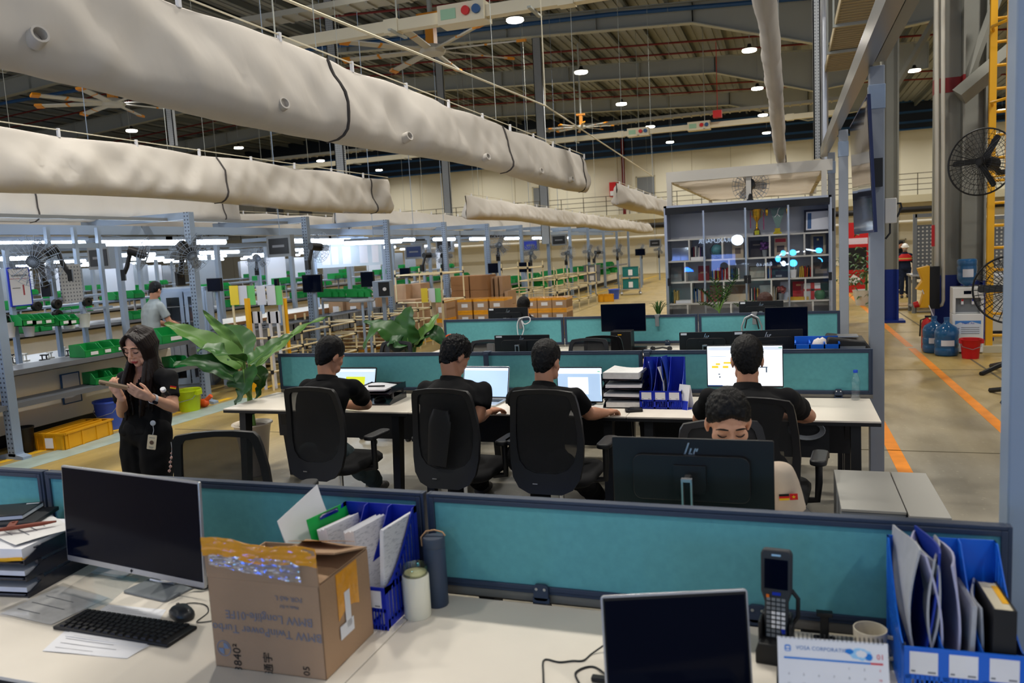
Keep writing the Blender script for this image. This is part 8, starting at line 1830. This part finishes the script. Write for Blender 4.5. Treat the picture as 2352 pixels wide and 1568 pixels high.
# pedestals near the right end of the first row
for x0, x1, y0, y1, lab in ((.225, .51, 3.97, 4.64, 'grey steel drawer pedestal with a pale worn top behind the nearest partition'), (.515, .69, 3.92, 4.64, 'narrow grey steel pedestal right next to the wider one')):
    t = thing('drawer_pedestal', lab, 'drawer unit', ((x0+x1)/2, (y0+y1)/2, 0)); w_, d_ = (x1-x0)/2, (y1-y0)/2
    MB().bb(-w_, -d_, .04, w_, d_, .585).build('body', M_greypaint, t, bevel=.004); MB().bb(-w_, -d_-.006, .585, w_, d_, .6).build('top', mat('pedestal_top', (152, 150, 144), .4), t, bevel=.003)
    for k in range(3): f_ = MB().bb(-w_+.01, -d_-.012, .06+.17*k, w_-.01, -d_, .22+.17*k).build('drawer', M_greypaint if x0 < .5 else M_blackmetal, t); MB().bb(-.05, -d_-.02, .18+.17*k, .05, -d_-.012, .2+.17*k).build('handle', M_dark, f_)
# modesty panel, cable coil, printer, blue box, headset, tissue etc.
a, b_ = AY(1800, 975, 5.3), AY(1905, 1050, 5.3); tag(MB().bb(a.x, 5.28, b_.z, b_.x, 5.30, DT-.04).build('modesty_board', M_blackmetal), 'black panel hanging under the right end of the second row desk', 'panel')
p = AY(1852, 985, 5.26); cc = MB()
for i in range(6): cc.tube([((.085+.005*i)*cos(2*pi*j/24), -.004*i, (.05+.004*i)*sin(2*pi*j/24)*.9) for j in range(24)], .004, 5, closed=True)
o = cc.build('cable_coil', M_greypaint, loc=(p.x, 5.25, p.z)); tag(o, 'coil of grey cable hanging under the second row desk at right', 'cable', kind='thing')
p = AY(1944, 790, 6.3); pr = thing('printer', 'black printer standing on the desk behind the second row partition at right', 'printer', (p.x, 6.35, DT)); pr.scale.z = (AY(1944, 769, 6.35).z-DT)/.32; MB().prism([(-.17, 0), (.17, 0), (.17, .24), (.12, .30), (-.13, .32), (-.17, .25)], .34, 'y', -.17).build('printer_body', mat('printer_black', (40, 38, 36), .4), pr, bevel=.01); MB().bb(-.12, -.176, .22, .12, -.17, .27).build('paper_slot', M_greypaint, pr); MB().bb(-.06, -.1, .316, .08, .05, .322).build('top_strip', M_alu, pr)
p = AY(1876, 795, 6.2); bb3 = thing('file_rack', 'bright blue desk organiser with three round holes by the printer', 'organiser', (p.x, 6.2, DT)); bb3.scale.z = (AY(1876, 783, 6.2).z-DT)/.28; bo = MB().bb(-.155, -.09, 0, .155, -.08, .27).bb(-.155, .08, 0, .155, .09, .3).bb(-.155, -.09, 0, .155, .09, .01)
for x in (-.15, -.05, .05, .15): bo.bb(x-.005, -.09, 0, x+.005, .09, .28)
bo.build('organiser_body', M_bluerack2, bb3)
for x in (-.1, 0, .1): MB().lathe([(0, 0), (.032, 0), (.032, .002), (0, .002)], 18).build('hole_plate', M_dark, bb3, loc=(x, -.0905, .20), rot=(R(90), 0, 0))
p = AY(1862, 770, 6.22); tag(MB().ball((0, 0, 0), (.05, .04, .085), 10).ball((.03, 0, .01), (.04, .035, .08), 10).build('tissue_bag', mat('bag_white', (214, 206, 198), .7, bump=.4, bscale=40), loc=(p.x+.05, 6.2, 1.07)), 'crumpled white bag stuffed in the blue organiser', 'bag'); tag(MB().bb(-.03, -.02, -.1, .03, .02, .06).build('snack_pack', M_yellow, loc=(p.x-.02, 6.2, 1.04)), 'yellow packet in the blue organiser left of the bag', 'packet')
p = AY(1893, 775, 6.3); tag(MB().box((0, 0, 0), (.09, .01, .2), (R(-10), 0, R(30))).build('framed_card', M_blackmetal, loc=(p.x, 6.2, 1.0)), 'dark upright card at the right of the blue organiser', 'card')
p = AY(1727, 748, 8.9); hs = thing('headset', 'black and silver headset hanging on the third row partition clip', 'headset', (p.x, 8.85, p.z)); MB().tube([(-.10, 0, -.08), (-.105, 0, 0), (-.07, 0, .09), (0, 0, .125), (.07, 0, .09), (.105, 0, 0), (.10, 0, -.08)], .009, 8).build('headband', M_alu, hs, smooth=70); MB().tube([(-.07, -.01, -.02), (-.05, -.01, .08), (0, -.01, .105), (.05, -.01, .08), (.075, -.01, -.03)], .008, 7).build('inner_band', M_dark, hs)
for s in (-1, 1): MB().ball((s*.10, 0, -.1), (.025, .04, .045), 10).build('ear_cup', M_dark, hs)
cable('white earphone cable draped over the third row partition at left', [AY(1190, 770, 8.9), AY(1188, 745, 8.92), AY(1195, 731, 8.92), AY(1215, 728, 8.93), AY(1217, 738, 8.92), AY(1205, 744, 8.92), AY(1198, 736, 8.92), AY(1203, 755, 8.91), AY(1198, 772, 8.9)], .006, M_paper)
p = AZ(1072, 792, DT)
tg = thing('tape_dispenser', 'orange and black tape tool on the third row desk at left', 'tool', (p.x, 8.7, DT)); MB().cyl((0, -.03, .13), (0, .03, .13), .07).build('roll', mat('tool_orange', (214, 84, 30), .5), tg); MB().bb(-.1, -.04, 0, .1, .04, .05).bb(.02, -.04, .05, .1, .04, .17).build('tool_body', M_dark, tg)
o = flat_sheet('stack of forms with a yellow edge on the third row desk at left', [(1065, 790), (1100, 792), (1108, 782), (1075, 780)], z=DT+.02, lines=2); 
p = AY(1127, 787, 8.6); tag(MB().bb(-.04, -.03, 0, .04, .03, .09).build('paper_cube', M_paper, loc=(p.x, 8.6, DT)), 'white note cube on the third row desk beside the monitor back', 'note cube')
p = AY(1430, 780, 8.4); t = thing('desktop_box', 'black upright box computer behind the loop backed chair', 'computer', (p.x, 8.4, DT)); MB().bb(-.11, -.1, 0, .11, .1, .24).build('case', M_dark, t, bevel=.004); MB().bb(-.03, -.102, .2, .01, -.1, .21).build('badge', M_yellow, t)
t = thing('power_adapter', 'black adapter lying right of the black box computer', 'adapter', (AY(1468, 790, 8.5).x, 8.5, DT)); MB().bb(-.08, -.05, 0, .08, .05, .05).build('adapter_body', M_dark, t); MB().tube([(-.08, 0, .03), (-.15, -.05, .02), (-.2, .05, .08)], .006, 6).build('lead', M_dark, t)
p = AY(1635, 758, 8.75); t = thing('folder_pile', 'pile of files and papers on the third row desk left of the headset', 'papers', (p.x, 8.72, DT)); MB().bb(-.19, -.11, 0, .19, .11, .1).build('files', M_cardd, t); MB().bb(-.17, -.115, .1, .16, .1, .12).build('top_papers', M_paper, t)
t = thing('headset', 'dark headset lying on the desk left of the third row plant clip', 'headset', (AY(1520, 792, 8.5).x, 8.45, DT)); MB().tube([(-.09, 0, .01), (-.1, .05, .02), (0, .1, .03), (.1, .05, .02), (.09, 0, .01)], .01, 7).build('headband', M_dark, t); MB().ball((-.09, 0, .03), .03, 8).ball((.09, 0, .03), .03, 8).build('ear_cups', M_dark, t)
# foot glass on the floor under the first seated worker
p = AZ(852, 1112, 0); tag(MB().lathe([(0, 0), (.045, 0), (.05, .09), (.052, .1), (0, .1)], 18).build('metal_cup', mat('dull_metal', (96, 96, 92), .35, .6), loc=p), 'dull metal cup on the floor by the leg of the leftmost seated worker', 'cup')
# ================================================================ big lit screen behind the camera, seen only in reflections
SYW = -2.5
def SP(u, v):
    p = AY(u, v, BY-.01); d = _ray(u, v); n = V((sin(SKEW), -cos(SKEW), 0)); r = d-n*2*d.dot(n); q = p+r*((SYW-p.y)/r.y); return q.x, q.z
x0, z1 = SP(1528, 470); x1, z0 = SP(1915, 690)
vs = thing('video_wall', 'big lit presentation screen standing behind the camera, mirrored in the bookcase glass', 'screen', (0, SYW, 0))
MB().bb(x0-.3, -.06, .1, x1+.3, 0, z1+.3).build('housing', M_dark, vs); MB().bb(x0-.25, 0, .15, x1+.25, .004, z1+.25).build('picture', lit('wall_navy', (10, 20, 60), .5), vs)
for x in (x0, x1): MB().bb(x-.05, -.3, 0, x+.05, .1, .12).build('foot', M_dark, vs)
SB = lit('wall_blue', (70, 190, 255), 26); SW2 = lit('wall_white', (225, 240, 255), 24); SBD = lit('wall_deep_blue', (30, 110, 255), 30); SPALE = lit('wall_pale', (120, 150, 230), 5)
def ell(cx, cy, rx, ry, n=24, f=None): return [(cx+rx*cos(2*pi*i/n), cy+ry*sin(2*pi*i/n)) for i in range(n)]
def shape(nm, pts, m): MB().prism([SP(*p) for p in pts], .004, 'y', .004).build(nm, m, vs, smooth=0)
shape('white_disc', ell(1694, 551, 14, 12), SW2); shape('white_disc', ell(1800, 605, 5, 6), SW2)
for cx, cy, rx, ry in ((1799, 581, 6, 6), (1821, 580, 8, 7), (1787, 594, 6, 7), (1822, 604, 9, 8), (1881, 575, 8, 6), (1881, 601, 9, 9)): shape('node', ell(cx, cy, rx, ry), SB)
for a, b_ in (((1790, 586), (1796, 583)), ((1806, 581), (1814, 581)), ((1829, 579), (1836, 577)), ((1851, 572), (1874, 576)), ((1792, 601), (1797, 605)), ((1806, 607), (1813, 606)), ((1845, 578), (1849, 577))): shape('link', [(a[0], a[1]-1.3), (b_[0], b_[1]-1.3), (b_[0], b_[1]+1.3), (a[0], a[1]+1.3)], SW2)
shape('head_profile', [(1560, 618), (1568, 614), (1580, 614), (1590, 619), (1597, 630), (1597, 644), (1573, 645), (1572, 634), (1562, 635)], SBD)
shape('pale_window', [(1634, 585), (1689, 583), (1690, 621), (1634, 622)], SPALE)
c = SP(1646, 553); c2 = SP(1621, 553); text('DR\u00c4XLMAIER', .19, lit('wall_letter', (210, 230, 255), 8), vs, (c[0], .006, c[1]), (R(90), 0, R(180)), 'screen_lettering', .001)
c = SP(1731, 608); text('B\u1ea1n c\u00f3 \u00fd t\u01b0\u1edfng?', .17, lit('wall_letter', (210, 230, 255), 8), vs, (c[0], .006, c[1]), (R(90), 0, R(180)), 'screen_lettering', .001)
